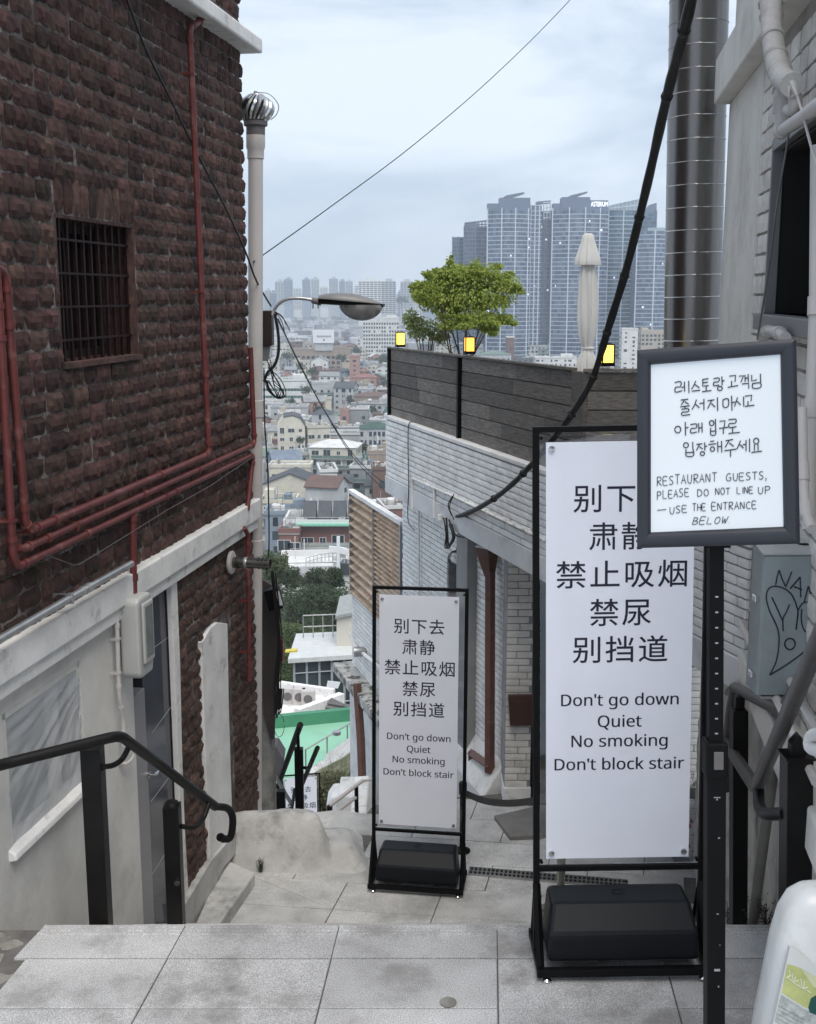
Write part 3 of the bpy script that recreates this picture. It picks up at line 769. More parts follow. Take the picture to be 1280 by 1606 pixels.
b.build('lamp_bowl', mat('smoky_lamp_bowl', (.18, .175, .17), .12, .25, 12, 0, spec=.7, coat=.5), sl, smooth=True)
for x in (491, 499): MB().tube([L3(x, 474), L3(x, 484)], .004, 6).build('bolt', M_BLACK, sl)
a_, c_ = L3(409, 487), L3(428, 542)
jb = thing('junction_box', 'dark brown junction box behind the vent pipe under the lamp arm', 'junction box', a_)
MB().box(a_.x, c_.x, YL - .05, YL + .1, c_.z, a_.z).build('case', mat('brown_box', (.03, .018, .015), .5, .3, 8, .1), jb, bevel=.006)
MB().prism([(a_.x, c_.z), (L3(424, 542).x, c_.z), (L3(420, 566).x, L3(420, 566).z), (a_.x, L3(420, 566).z)], YL - .03, YL + .05, 'y').build('lower_cover', mat('grey_cover', (.2, .19, .19), .5), jb, bevel=.005)
MB().lathe([(0, 0), (.02, .0), (.022, .02), (.012, .03), (0, .03)], L3(430, 492, -.06), 12, axis='y').build('insulator', M_PVC, jb, smooth=True)
def cable(name, pts, r, label, cat='cable', m=None, n=6, group=None, smooth=True):
    return tag(MB().tube(curve_pts(pts, 7), r, n).build(name, m or M_LEAD, smooth=smooth), label, cat, group)
cable('power_cable', [L3(431, 492, -.07), L3(436, 520, -.07), L3(437, 550, -.07), L3(431, 572, -.07), L3(420, 584, -.07), L3(414, 598, -.05)], .011, 'thick black cable curving down behind the vent pipe below the lamp')
b = MB(); rd = random.Random(5)
for k in range(7):
    x0 = 432 + rd.uniform(-3, 3)
    b.tube(curve_pts([L3(x0 - 10, 560 + k * 5, -.08), L3(x0 - 4, 585, -.09), L3(x0 + rd.uniform(-6, 10), 600 + rd.uniform(-4, 8), -.1), L3(x0 + rd.uniform(2, 14), 618 + rd.uniform(-6, 6), -.1), L3(x0 + 4, 624, -.08), L3(x0 - 6 + rd.uniform(-4, 4), 612, -.09), L3(x0 - 14, 596, -.08)], 5), .0035, 5)
tag(b.build('cable_tangle', M_LEAD), 'small knotted tangle of black wires hanging below the lamp', 'cables')
b = MB()
for (x, y) in ((455, 520), (447, 524), (449, 510)): b.tube(curve_pts([L3(430, 488, -.07), L3((430 + x) / 2 + 3, (488 + y) / 2 - 3, -.07), L3(x, y, -.08)], 5), .003, 5)
tag(b.build('cable_stubs', M_LEAD), 'cut black wire ends sticking out beside the lamp insulator', 'cables')
# lines
cable('sky_wire', [atY(397, 411, 7.86), atY(520, 323, 9), atY(650, 226, 10.5), atY(780, 114, 12), atY(905, -12, 13.5), atY(1100, -230, 16)], .0042, 'thin dark wire rising across the open sky from the vent pipe', n=5)
cable('wall_cable', [LW.w(*lwp(192, -20, .05)), LW.w(*lwp(228, 75, .05)), LW.w(*lwp(265, 150, .05)), LW.w(*lwp(305, 232, .05)), LW.w(*lwp(350, 318, .05)), LW.w(*lwp(384, 392, .05)), atY(402, 440, 7.84), atY(425, 480, 8.3)], .006, 'twisted black cable slanting down across the brick wall to the vent pipe')
cable('drop_wire', [atY(436, 500, 8.5), atY(470, 572, 10), atY(510, 646, 12), atY(556, 720, 15), atY(604, 770, 18)], .005, 'thin black wire dropping from the lamp towards the rooftops below')
cable('drop_wire', [atY(437, 504, 8.5), atY(472, 574, 10.2), atY(514, 652, 12.2), atY(562, 722, 15), atY(612, 766, 18)], .005, 'second thin wire running close alongside the dropping one')
cable('pipe_wire', [atY(414, 580, 8.2), atY(415, 660, 8.2), atY(420, 740, 8.2), atY(422, 850, 8.2), atY(418, 900, 8.2)], .005, 'thin black wire hanging straight down beside the vent pipe')

# ------------------------------------------------------------------ dark post, floodlight and cables below
YD = 8.7
up = thing('utility_post', 'dark brown steel sheet fixed to a rough concrete post behind the vent pipe', 'post', atY(416, 1290, YD))
MB().prism([(atY(408, 905, YD).x, atY(408, 905, YD).z), (atY(441, 905, YD).x, atY(441, 925, YD).z), (atY(430, 1150, YD).x, atY(430, 1158, YD).z), (atY(424, 1158, YD).x, atY(424, 1158, YD).z), (atY(414, 1120, YD).x, atY(414, 1120, YD).z), (atY(405, 1000, YD).x, atY(405, 1000, YD).z)], YD - .03, YD + .02, 'y').build('steel_sheet', mat('dark_brown_sheet', (.045, .036, .032), .6, .3, 5, .1), up, bevel=.004)
MB().box(atY(396, 1200, YD).x, atY(427, 1200, YD).x, YD + .03, YD + .25, -2.4, atY(400, 1100, YD).z).build('post', M_CONC2, up, bevel=.02)
fld = thing('floodlight', 'small black floodlight with a pale lens above the dark steel sheet', 'floodlight', atY(430, 955, YD))
Mf = Matrix.Translation(atY(430, 937, YD - .12)) @ Matrix.Rotation(R(-14), 4, 'Y')
MB(Mf).box(-.06, .05, -.05, .06, -.09, .075).build('housing', M_BLACK, fld, bevel=.008)
MB(Mf).box(.03, .058, -.055, -.045, -.06, .05).build('lens', mat('pale_lens', (.55, .57, .6), .2), fld)
b = MB(); rd = random.Random(9)
for k in range(12):
    x0 = 436 + rd.uniform(-3, 5)
    b.tube(curve_pts([atY(x0 - 8, 900 + rd.uniform(-10, 10), 8.5), atY(x0 + 2, 1000, 8.45), atY(x0 + rd.uniform(-3, 4), 1060, 8.5), atY(x0 + rd.uniform(-3, 3), 1120 + rd.uniform(-10, 8), 8.5), atY(x0 + 5, 1080, 8.5)], 5), .004, 5)
tag(b.build('cable_bundle', M_LEAD), 'black cable bundle hanging beside the dark steel sheet', 'cables')
b = MB(); b.tube([atY(438 + 8 * math.cos(t * .5), 1138 + 18 * math.sin(t * .5), 8.5) for t in range(13)], .0025, 5)
tag(b.build('cable_loop', M_LEAD), 'thin open wire loop below the hanging cable bundle', 'cable')
ra = thing('red_sign', 'half round dark red sign board poking out behind the dark post', 'sign', atY(430, 1038, 9.6))
pts = [(426, 983), (434, 988), (440, 998), (444, 1012), (445, 1037), (426, 1038)]
MB().prism([(atY(x, y, 9.6).x, atY(x, y, 9.6).z) for x, y in pts], 9.58, 9.62, 'y').build('board', mat('dark_red_paint', (.22, .02, .02), .5, .1, 4), ra, bevel=.003)
MB().tube([atY(444, 1014, 9.62), atY(420, 1014, 9.62)], .01, 8).build('bracket', M_BLACK, ra)

# ================================================================== TERRACE BUILDING (white painted brick, right of the steps)
tbd = thing('terrace_building', 'white painted brick building with a roof terrace, right of the steps', 'building', (1.4, 8.5, -1.3))
fz_t, fz_m, fz_b = FW.at(606, 651)[1], FW.at(606, 745)[1], FW.at(606, 771)[1]
SFE = FW.at(606, 700)[0]
s_corner = FW.at(905, 640)[0]
WV = [brick_mesh('white_brick', M_WBRICK, 60 + i, .12, 4, 3) for i in range(6)]
b = MB(FW.M); b.box(-.6, SFE - .02, -.16, -.006, fz_m, fz_t - .01); b.build('mortar_wall', M_WMORT, tbd)
bw = lay_bricks(FW, -.6, SFE, fz_m + .004, fz_t - .03, .175, .046, jit=.12, gap=.007)
pipe_s = None
# lower wall set back under the cornice
RO = -.24
sl0, sl1 = FW.at(793, 1000, RO)[0], FW.at(632, 900, RO)[0]
def S(px, py=1000, off=RO): return FW.at(px, py, off)[0]
dw0, dw1, dzt = S(726), S(702), FW.at(714, 886, RO)[1]
b = MB(FW.M); b.box(sl0, dw0, -.6, RO - .006, -3.2, fz_b); b.box(dw1, sl1, -.6, RO - .006, -3.2, fz_b); b.box(dw0, dw1, -.6, RO - .006, dzt, fz_b)
b.build('mortar_wall', M_WMORT, tbd)
MB(FW.M).box(dw0, dw1, -.5, RO - .12, -3, dzt).build('side_door', mat('dark_side_door', (.02, .02, .022), .5, .2, 6), tbd)
bl = lay_bricks(FW, sl0, sl1, -1.9, fz_b - .005, .175, .046, [(dw0, dw1, -4, dzt)], jit=.12, gap=.007)
bl = [(q[0], q[1], q[2], q[3], RO) for q in bl]
def keyF(q):
    p = FW.w(q[0], q[4] if len(q) > 4 else 0, q[1]); d = p - CAM; yc = d.y * cp - d.z * sp_; px = 640 + FPX * d.x / yc; py = 803 - FPX * (d.y * sp_ + d.z * cp) / yc
    vis = 600 < px < 835 and py < 1300 and not (582 < px < 728 and py > 925)
    return (0 if vis else 1, q[0])
place_bricks(FW, [q + (0.0,) for q in bw] + bl, WV, tbd, .016, .0008, 300, keyF)
b = MB(FW.M); b.box(-.6, SFE, -.6, .015, fz_b, fz_m); b.build('cornice_band', M_CONC if False else mat('pale_cornice', (.62, .63, .64), .7, .1, 4, .2, 30, stain=(.3, .3, .3), stain_scale=3, stain_lo=.52, stain_hi=.8), tbd, bevel=.006)
MB(FW.M).box(-.6, SFE + .004, -.2, .012, fz_t - .032, fz_t).build('coping', M_WHITE, tbd, bevel=.006)
MB().prism([(-.05, 10.4), (1.25, 5.9), (2.6, 6.9), (2.4, 11)], fz_t - .14, fz_t - .05).build('terrace_floor', M_CONC, tbd)
# pier facing the viewer and the entrance behind it
Y0 = atZ(793, 1262, LZ).y + .0
XP0, XP1 = atY(793, 1100, Y0).x, atY(834, 1100, Y0).x
PF = Frame((XP0, Y0, 0), (1, 0, 0), (0, -1, 0))
b = MB(); b.box(XP0, XP1, Y0 + .004, Y0 + .5, LZ, fz_b); b.box(1.62, 2.5, Y0 + .004, Y0 + .5, LZ, fz_t); b.build('mortar_wall', M_WMORT, tbd)
CV = [brick_mesh('pier_brick', M_CREAMBRICK, 80 + i, .15, 4, 3) for i in range(5)]
PFm = Frame((XP0, Y0, 0), (-1, 0, 0), (0, -1, 0))
bp_ = [(-q[0], *q[1:]) for q in lay_bricks(PF, .0, XP1 - XP0, LZ + .14, fz_b, .17, .052, jit=.25, gap=.006)] + [(-q[0], *q[1:]) for q in lay_bricks(PF, 1.62 - XP0, 2.4 - XP0, LZ, fz_b + .3, .17, .052, jit=.25, gap=.006)]
vs_, fs_ = None, None
stf = MB()
class _P: pass
def place_plain(frame, bricks, variants, parent, depth):
    place_bricks(frame, bricks, variants, parent, depth, .001, 0)
place_plain(PFm, bp_, CV, tbd, .016)
MB().box(XP0 - .006, XP1 + .005, Y0 - .02, Y0 + .3, LZ, LZ + .14).build('pier_plinth', M_WHITE, tbd, bevel=.006)
MB().box(XP1, 1.62, Y0 + .35, Y0 + .45, LZ - .1, fz_b).build('entrance_back', mat('dim_entrance', (.10, .095, .09), .7, .3, 3), tbd)
MB().box(XP1 + .25, 1.62, Y0 + .2, Y0 + .26, LZ, fz_b - .25).build('entrance_glass', M_GLASSD, tbd)
MB().box(XP1 + .02, XP1 + .06, Y0 + .02, Y0 + .08, LZ, fz_b - .35).build('door_frame', M_BLACK, tbd)
MB().box(XP1 - .02, 1.7, Y0 - .02, Y0 + .36, LZ + .0, LZ + .004).build('entrance_mat', mat('dark_mat', (.03, .028, .027), .9, .3, 20), tbd)
# dark folding ramp in front of the entrance
q = [atZ(775, 1279, LZ + .03), atZ(850, 1262, LZ + .03), atZ(930, 1290, LZ + .03), atZ(850, 1310, LZ + .03), atZ(800, 1312, LZ + .03)]
tag(MB().prism([(p.x, p.y) for p in q], LZ - .01, LZ + .03).build('entrance_ramp', mat('ramp_grey', (.17, .165, .16), .8, .2, 8, .2), bevel=.004), 'grey brown ramp slab lying in front of the restaurant entrance', 'ramp')
# small brown board hung on the pier
tag(MB().prism([(atY(797, 1090, Y0 - .06).x, atY(797, 1090, Y0 - .06).z), (atY(836, 1090, Y0 - .06).x, atY(836, 1090, Y0 - .06).z), (atY(836, 1137, Y0 - .06).x, atY(836, 1137, Y0 - .06).z), (atY(800, 1137, Y0 - .06).x, atY(800, 1137, Y0 - .06).z)], Y0 - .08, Y0 - .04, 'y').build('brown_board', mat('dark_brown_board', (.06, .028, .022), .6, .2, 6), bevel=.003), 'small square dark brown board hanging on the cream brick pier', 'board')
# plinth wedge at the foot
MB(FW.M).prism([(RO + .001, LZ - .6), (RO + .001, LZ + .22), (RO + .17, LZ - .05), (RO + .17, LZ - .6)], sl0 - .02, sl0 + 1.0, 'x').build('wall_foot', M_WHITE, tbd, bevel=.01)
# pipes on the terrace building
gp = thing('grey_downpipe', 'square grey downpipe between the side door and the brown gutter pipe', 'downpipe', FW.w(S(731), RO + .05, -1.9))
MB(FW.M).box(S(739, 1000, RO + .05), S(722, 1000, RO + .05), RO + .0, RO + .09, -2.0, FW.at(731, 845, RO + .09)[1]).build('pipe', mat('grey_downpipe_paint', (.28, .28, .28), .5, .1, 5), gp, bevel=.006)
def fwp(px, py, off): s, z = FW.at(px, py, off); return FW.w(s, off, z)
def sq_run(b, pts, w):
    for i in range(len(pts) - 1): b.tube([pts[i], pts[i + 1]], w, 4)
bd = thing('brown_downpipe', 'rust brown gutter pipe with a funnel head, kinking left above the landing', 'downpipe', fwp(742, 1290, RO + .08))
o_ = RO + .08
b = MB(); b.tube([fwp(769, 895, o_), fwp(768, 1212, o_)], .040, 4); b.build('pipe', M_BROWN, bd, bevel=.004)
b = MB(); b.tube([fwp(770, 1203, o_), fwp(739, 1181, o_)], .038, 4); b.build('offset_pipe', M_BROWN, bd, bevel=.004)
b = MB(); b.tube([fwp(741, 1178, o_), fwp(738, 1292, o_)], .034, 4); b.build('lower_pipe', M_BROWN, bd, bevel=.004)
t0 = fwp(764, 858, o_); t1 = fwp(768, 903, o_)
MB().tube([t0, t0.lerp(t1, .3), t1], [.085, .08, .042], 4).build('funnel_head', M_BROWN, bd, bevel=.005)
MB().tube([t0 + Vector((0, 0, .012)), t0], .088, 4).build('rim', M_WHITE, bd)
# white conduit along the cornice
cd = thing('white_conduit', 'white painted conduit running down along the curved cornice', 'conduit', fwp(647, 756, .03))
for (n_, pts) in (('pipe', [(647, 800), (647, 750), (715, 780), (853, 846)]), ('branch', [(658, 1060), (657, 812), (655, 756)]), ('bracket', [(681, 765), (681, 812)])):
    off = .02 if n_ == 'pipe' else (RO + .03 if n_ == 'branch' else .02)
    P = [fwp(x, y, off) for x, y in pts]; MB().tube(P, .011, 8).build(n_, M_WHITE, cd, smooth=True)
for i in range(6):
    p = fwp(665 + i * 33, 756 + i * 15.5, .02); MB().box(-.01, .01, -.01, .012, -.02, .02, Matrix.Translation(p)).build('clip', M_WHITE, cd)
cable('hose', [fwp(652, 662, .02), fwp(642, 664, .02), fwp(640, 690, .02), fwp(641, 760, .02), fwp(640, 815, .02), fwp(650, 832, .02)], .0045, 'thin dark hose looping over the white brick parapet and hanging down', m=mat('dark_hose', (.08, .08, .085), .5), n=6)
# thick bundled cable sweeping from upper right down to the wall
P = []
kn = [(1150, -330, 3.6), (1115, -150, 3.9), (1090, -25, 4.3), (1070, 60, 4.6), (1046, 152, 5.0), (1015, 290, 5.6), (983, 420, 6.1), (955, 512, 6.35), (930, 592, 6.5), (900, 645, 6.58), (866, 690, 6.75), (830, 733, 7.0), (790, 771, 7.45), (750, 797, 8.05), (718, 810, 8.7), (694, 812, 9.05)]
P = curve_pts([atY(*k) for k in kn], 8)
tk = thing('thick_cable', 'thick black taped cable sweeping down from the upper right to the white brick wall', 'cable', P[-1])
b = MB(); rr = [.021 + .0012 * math.sin(i * 1.3) for i in range(len(P))]
rr = [r_ * (1.0 if i < 60 else .85) for i, r_ in enumerate(rr)]
b.tube(P, rr, 10); b.build('sheath', M_LEAD, tk, smooth=True)
for i in (8, 23, 32, 43, 49, 57, 64, 73, 82, 90, 99):
    d = (P[i + 1] - P[i]).normalized(); MB().tube([P[i] - d * .016, P[i] - d * .008, P[i] + d * .014], [.021, .0265, .022], 8).build('tape_joint', M_RUBBER, tk, smooth=True)
b = MB(); rd = random.Random(3)
for k in range(8):
    a_ = fwp(698 + rd.uniform(-3, 3), 812, .04)
    b.tube(curve_pts([a_, fwp(699 + k * .5, 835, .05), fwp(701 + rd.uniform(-3, 4), 856 + rd.uniform(-4, 6), .05), fwp(712 + rd.uniform(-3, 3), 842, .05), fwp(706 + rd.uniform(-3, 4), 822, .04)], 5), .004, 5)
b.tube(curve_pts([fwp(708, 808, .05), fwp(703, 792, .05), fwp(710, 778, .04)], 5), .005, 5); b.tube(curve_pts([fwp(712, 815, .05), fwp(705, 795, .05), fwp(712, 775, .04)], 5), .004, 5)
b.tube(curve_pts([fwp(704, 815, .04), fwp(714, 838, .03), fwp(728, 843, .02)], 5), .006, 5)
tag(b.build('cable_loops', M_LEAD), 'black cable loops hanging where the thick cable meets the wall', 'cables')
b = MB()
for k in range(6):
    c_ = (714, 876, RO + .04)
    for kk in range(1):
        rx, ry = 8 + k * .8, 10 + k * .6
        b.tube([fwp(713 + rx * math.cos(t * .524) + (k % 3), 876 + ry * math.sin(t * .524), RO + .04 + .004 * k) for t in range(13)], .0035, 5)
for k in range(3): b.tube([fwp(722 + (4 + k) * math.cos(t * .524), 861 + (6 + k) * math.sin(t * .524), RO + .04 + .004 * k) for t in range(13)], .003, 5)
tag(b.build('cable_coil', M_LEAD), 'coiled thin black cable hung on the white brick below the cornice', 'cable')
MB().box(-.015, .015, -.02, .02, -.02, .02, Matrix.Translation(fwp(690, 811, .03))).build('anchor', M_WHITE, tk)

# ------------------------------------------------------------------ timber fence on the terrace
YF = fz_t + .012
fz_top = FW.at(611, 547, -.05)[1]; YF0 = YF; YF = YF - .05
fn = thing('timber_fence', 'weathered grey brown board fence round the roof terrace', 'fence', FW.w(1.5, -.05, YF))
offF = -.05
sL, sM, sC = FW.at(612, 600, offF)[0], FW.at(722, 600, offF)[0], FW.at(898, 620, offF)[0]
rd = random.Random(12)
nb = 6; bh = (fz_top - YF) / nb
kf = .035 / (sL - sC); SH = Matrix.Identity(4); SH[2][0] = -kf; SH[2][3] = kf * sL; FS = FW.M @ SH
def boards(a0, a1, mk):
    for k in range(nb):
        cuts = [a0]
        while cuts[-1] < a1 - .5: cuts.append(cuts[-1] + rd.uniform(.35, .75))
        cuts[-1] = a1 if len(cuts) > 1 else cuts[-1]
        if len(cuts) == 1: cuts.append(a1)
        for i in range(len(cuts) - 1):
            z0 = YF + k * bh; mk(cuts[i] + .0015, cuts[i + 1] - .0015, z0 + .003, z0 + bh - .003, rd.uniform(-.002, .002))
boards(sC, sM - .03, lambda a, c, z0, z1, d: MB(FS).box(a, c, offF - .02 + d, offF + d, z0, z1).build('board', M_WOOD, fn, bevel=.0025))
boards(sM + .03, sL - .02, lambda a, c, z0, z1, d: MB(FS).box(a, c, offF - .02 + d, offF + d, z0, z1).build('board', M_WOOD, fn, bevel=.0025))
MB(FS).box(sM - .016, sM + .016, offF - .02, offF + .025, YF - .01, fz_top).build('post', M_BLACK, fn)
MB(FS).box(sL - .022, sL + .012, offF - .03, offF + .025, YF - .01, fz_top + .01).build('post', M_BLACK, fn)
MB(FS).box(sC, sL - .02, offF - .034, offF - .026, YF, fz_top - .005).build('added_gap_backing', M_WOOD, fn)  # added sheet behind the boards, keeps bright sky out of the gaps
MB(FS).box(sC - .01, sL, offF - .025, offF + .018, fz_top, fz_top + .018).build('top_rail', M_WOOD, fn, bevel=.003)
pc = FW.w(sC, offF, 0)
MB(FS).box(sC - .17, sC, offF - .02, offF + .012, YF, fz_top).build('corner_board', M_WOOD, fn, bevel=.003)
PR = FW.w(sC - .17, offF, 0); YR = PR.y; fz_top0 = fz_top; fz_top = fz_top + .038; bh = (fz_top - YF) / nb
def rb(a, c, z0, z1, d): MB().box(PR.x + a, PR.x + c, YR + .005 + d, YR + .025 + d, z0, z1).build('board', M_WOOD, fn, bevel=.0025)
boards(0.0, 1.1, rb)
MB().box(PR.x, PR.x + 1.1, YR + .032, YR + .04, YF, fz_top - .005).build('added_gap_backing', M_WOOD, fn)  # same added sheet, blocks sky light between the right-hand boards
MB().box(PR.x - .01, PR.x + 1.1, YR - .01, YR + .035, fz_top, fz_top + .018).build('top_rail', M_WOOD, fn, bevel=.003)
# ------------------------------------------------------------------ lanterns
M_GLOW = emit_mat('warm_lantern_glow', (1.0, .70, .10), 1.35)
M_GLOW2 = emit_mat('amber_lantern_glow', (1.0, .45, .07), 1.05)
def lantern(px, py0, py1, Y, label, gm_):
    a = atY(px, py0, Y); c = atY(px, py1, Y); h = a.z - c.z; w = h * .30
    o = thing('lantern', label, 'lantern', c, 'glowing lanterns on the fence'); T = Matrix.Translation(c) @ Matrix.Rotation(R(10), 4, 'Z')
    MB(T).box(-w, w, -w, w, 0, h * .16).build('base', M_BLACK, o, bevel=.002)
    MB(T).box(-w * .78, w * .78, -w * .78, w * .78, h * .16, h * .9).build('glow_panel', gm_, o)
    for sx in (-1, 1):
        for sy in (-1, 1): MB(T).box(sx * w * .86 - .0035, sx * w * .86 + .0035, sy * w * .86 - .0035, sy * w * .86 + .0035, h * .14, h * .93).build('corner_bar', M_BLACK, o)
    b = MB(T); b.add([(-w, -w, h * .92), (w, -w, h * .92), (w, w, h * .92), (-w, w, h * .92), (-w * .5, -w * .5, h), (w * .5, -w * .5, h), (w * .5, w * .5, h), (-w * .5, w * .5, h)], [(0, 3, 2, 1), (4, 5, 6, 7), (0, 1, 5, 4), (1, 2, 6, 5), (2, 3, 7, 6), (3, 0, 4, 7)])
    b.build('cap', M_BLACK, o)
tl = FW.w(FW.at(628, 545, offF)[0], offF, 0); tm = FW.w(FW.at(736, 555, offF)[0], offF, 0)
lantern(628, 520, 544, tl.y, 'yellow glowing lantern at the far left end of the timber fence', M_GLOW)
lantern(736, 527, 555, tm.y, 'amber glowing lantern in front of the terrace tree', M_GLOW2)
lantern(951, 538, 574, YR + .02, 'yellow glowing lantern right of the closed parasol, partly behind the thick cable', M_GLOW)

# ------------------------------------------------------------------ closed parasol
YU = 8.0
up_, ub = atY(923, 367, YU), atY(921, 600, YU)
pr = thing('closed_parasol', 'closed cream parasol tied near its foot, standing behind the timber fence', 'parasol', Vector((ub.x, YU, fz_t)))
M_CANVAS = mat('cream_canvas', (.80, .79, .755), .85, .06, 5, .15, 60)
ppx = FPX / YU / 1.0
def pl(y): return atY(922, y, YU).z
def fold(name, prof, amp, seed, phase=0.0, nf=8):
    n = 72; b = MB(); vs = []
    for (y, hw) in prof:
        z = pl(y); r0 = hw / FPX * (YU * 1.0)
        for j in range(n):
            a = 2 * math.pi * j / n
            am = amp * (min(1, hw / 15)) ; q = 1 + am * math.cos(nf * a + phase + .6 * math.sin(y * .02 + seed)) + .35 * am * math.sin(13 * a + y * .03)
            vs.append((ub.x + (up_.x - ub.x) * (z - ub.z) / (up_.z - ub.z) + r0 * q * math.cos(a), YU + r0 * q * math.sin(a), z))
    k = len(prof)
    b.add(vs, [(i * n + j, i * n + (j + 1) % n, (i + 1) * n + (j + 1) % n, (i + 1) * n + j) for i in range(k - 1) for j in range(n)] + [tuple(range(n))])
    return b.build(name, M_CANVAS, pr, smooth=True)
fold('canopy', [(412, 9), (430, 12), (450, 13.5), (475, 14.5), (500, 14), (525, 12.5), (543, 8.5), (548, 7.5), (553, 9), (562, 13), (575, 15), (590, 16), (605, 16.5)], .16, 1)
fold('top_flap', [(366, 5), (369, 8), (376, 9), (390, 13), (405, 17), (414, 18.5), (416, 18)], .13, 4, .7)
zt_ = pl(546); MB().lathe([(.036, zt_ - .012), (.044, zt_), (.036, zt_ + .012)], (ub.x, YU, 0), 20).build('tie', M_CANVAS, pr, smooth=True)
MB().tube([(ub.x, YU, fz_t - .06), (ub.x, YU, pl(600))], .014, 8).build('pole', M_PVC, pr)

# ------------------------------------------------------------------ leafy tree on the terrace
def leaf_crown(name, m, parent, clusters, n, size, seed, flat=.6, droop=.3, fork=False):
    rd = random.Random(seed); vs = []; fs = []
    tw = sum(c[3] for c in clusters)
    for (c, rad, dens, w) in clusters:
        for _ in range(int(n * w / tw)):
            while True:
                d = Vector((rd.uniform(-1, 1), rd.uniform(-1, 1), rd.uniform(-1, 1)))
                if .1 < d.length < 1: break
            d = d.normalized() * (rd.random() ** dens)
            p = Vector(c) + Vector((d.x * rad[0], d.y * rad[1], d.z * rad[2]))
            out = (d + Vector((rd.uniform(-1, 1), rd.uniform(-1, 1), rd.uniform(-1, .4) - droop)) * .9).normalized()
            side = out.cross(Vector((rd.uniform(-1, 1), rd.uniform(-1, 1), rd.uniform(-.3, 1)))).normalized()
            L = size * rd.uniform(.6, 1.3); W_ = L * .28
            k = len(vs); up = out.cross(side) * L * .12
            vs += [p, p + out * L * .45 + side * W_ + up, p + out * L, p + out * L * .45 - side * W_ + up]; fs.append((k, k + 1, k + 2, k + 3))
    b = MB(); b.v = vs; b.f = fs
    o = b.build(name, m, parent); return o
def branch(b, p, d, L, r, depth, rd, tips):
    q = p + d * L; mid = (p + q) / 2 + Vector((rd.uniform(-1, 1), rd.uniform(-1, 1), 0)) * L * .06
    b.tube([p, mid, q], [r, r * .85, r * .65], 6)
    if depth == 0: tips.append(q); return
    for i in range(3 if depth > 1 else 2):
        nd = (d + Vector((rd.uniform(-1, 1), rd.uniform(-1, 1), rd.uniform(-.3, .5))) * .75).normalized()
        branch(b, q, nd, L * rd.uniform(.6, .85), r * .6, depth - 1, rd, tips)
def leaf_mat(name, c1, c2):
    m = bpy.data.materials.new(name); m.use_nodes = True; nt = m.node_tree; N = nt.nodes; L = nt.links; b = N['Principled BSDF']
    g = N.new('ShaderNodeNewGeometry'); r = N.new('ShaderNodeMix'); r.data_type = 'RGBA'
    nz = N.new('ShaderNodeTexNoise'); nz.inputs['Scale'].default_value = 4; L.new(g.outputs['Position'], nz.inputs['Vector'])
    mm = N.new('ShaderNodeMath'); mm.operation = 'MULTIPLY_ADD'; mm.inputs[1].default_value = .5; L.new(g.outputs['Random Per Island'], mm.inputs[0])
    m3 = N.new('ShaderNodeMath'); m3.operation = 'MULTIPLY'; m3.inputs[1].default_value = .5; L.new(nz.outputs['Fac'], m3.inputs[0]); L.new(m3.outputs[0], mm.inputs[2])
    r.inputs['A'].default_value = (*c1, 1); r.inputs['B'].default_value = (*c2, 1)
    L.new(mm.outputs[0], r.inputs[0]); L.new(r.outputs['Result'], b.inputs['Base Color']); b.inputs['Roughness'].default_value = .6
    tr = N.new('ShaderNodeBsdfTranslucent'); L.new(r.outputs['Result'], tr.inputs['Color'])
    ms = N.new('ShaderNodeMixShader'); ms.inputs[0].default_value = .35
    L.new(b.outputs[0], ms.inputs[1]); L.new(tr.outputs[0], ms.inputs[2]); L.new(ms.outputs[0], N['Material Output'].inputs['Surface'])
    return m
M_LEAFY = leaf_mat('yellow_green_leaves', (.15, .20, .035), (.42, .50, .11))
M_LEAFP = leaf_mat('pale_green_leaves', (.16, .2, .07), (.30, .36, .16))
M_BARK = mat('grey_bark', (.08, .065, .055), .9, .3, 20, .3)
YT = 10.3
def T3(px, py, dy=0): return atY(px, py, YT + dy)
tr_ = thing('terrace_tree', 'small yellow green leafy tree with thin stems on the roof terrace behind the fence', 'tree', T3(722, 600))
b = MB(); rd = random.Random(4)
for (x, y) in ((690, 470), (715, 455), (740, 450), (770, 465), (700, 500), (765, 500), (680, 440), (790, 455), (725, 430)):
    s_ = T3(rd.uniform(712, 732), 600); e = T3(x, y, rd.uniform(-.25, .25)); m_ = s_.lerp(e, .45) + Vector((rd.uniform(-.03, .03), 0, -.02))
    b.tube(curve_pts([s_, m_, e], 5), [.011 * (1 - .07 * i) for i in range(11)], 5)
    for _ in range(5):
        t = rd.uniform(.45, 1); p = s_.lerp(e, t); b.tube([p, p + Vector((rd.uniform(-.16, .16), rd.uniform(-.12, .12), rd.uniform(.02, .15)))], [.004, .002], 4)
b.build('trunk', M_BARK, tr_)
cl = [(T3(730, 462, 0), (.46, .42, .22), 1.0, 6.0)]
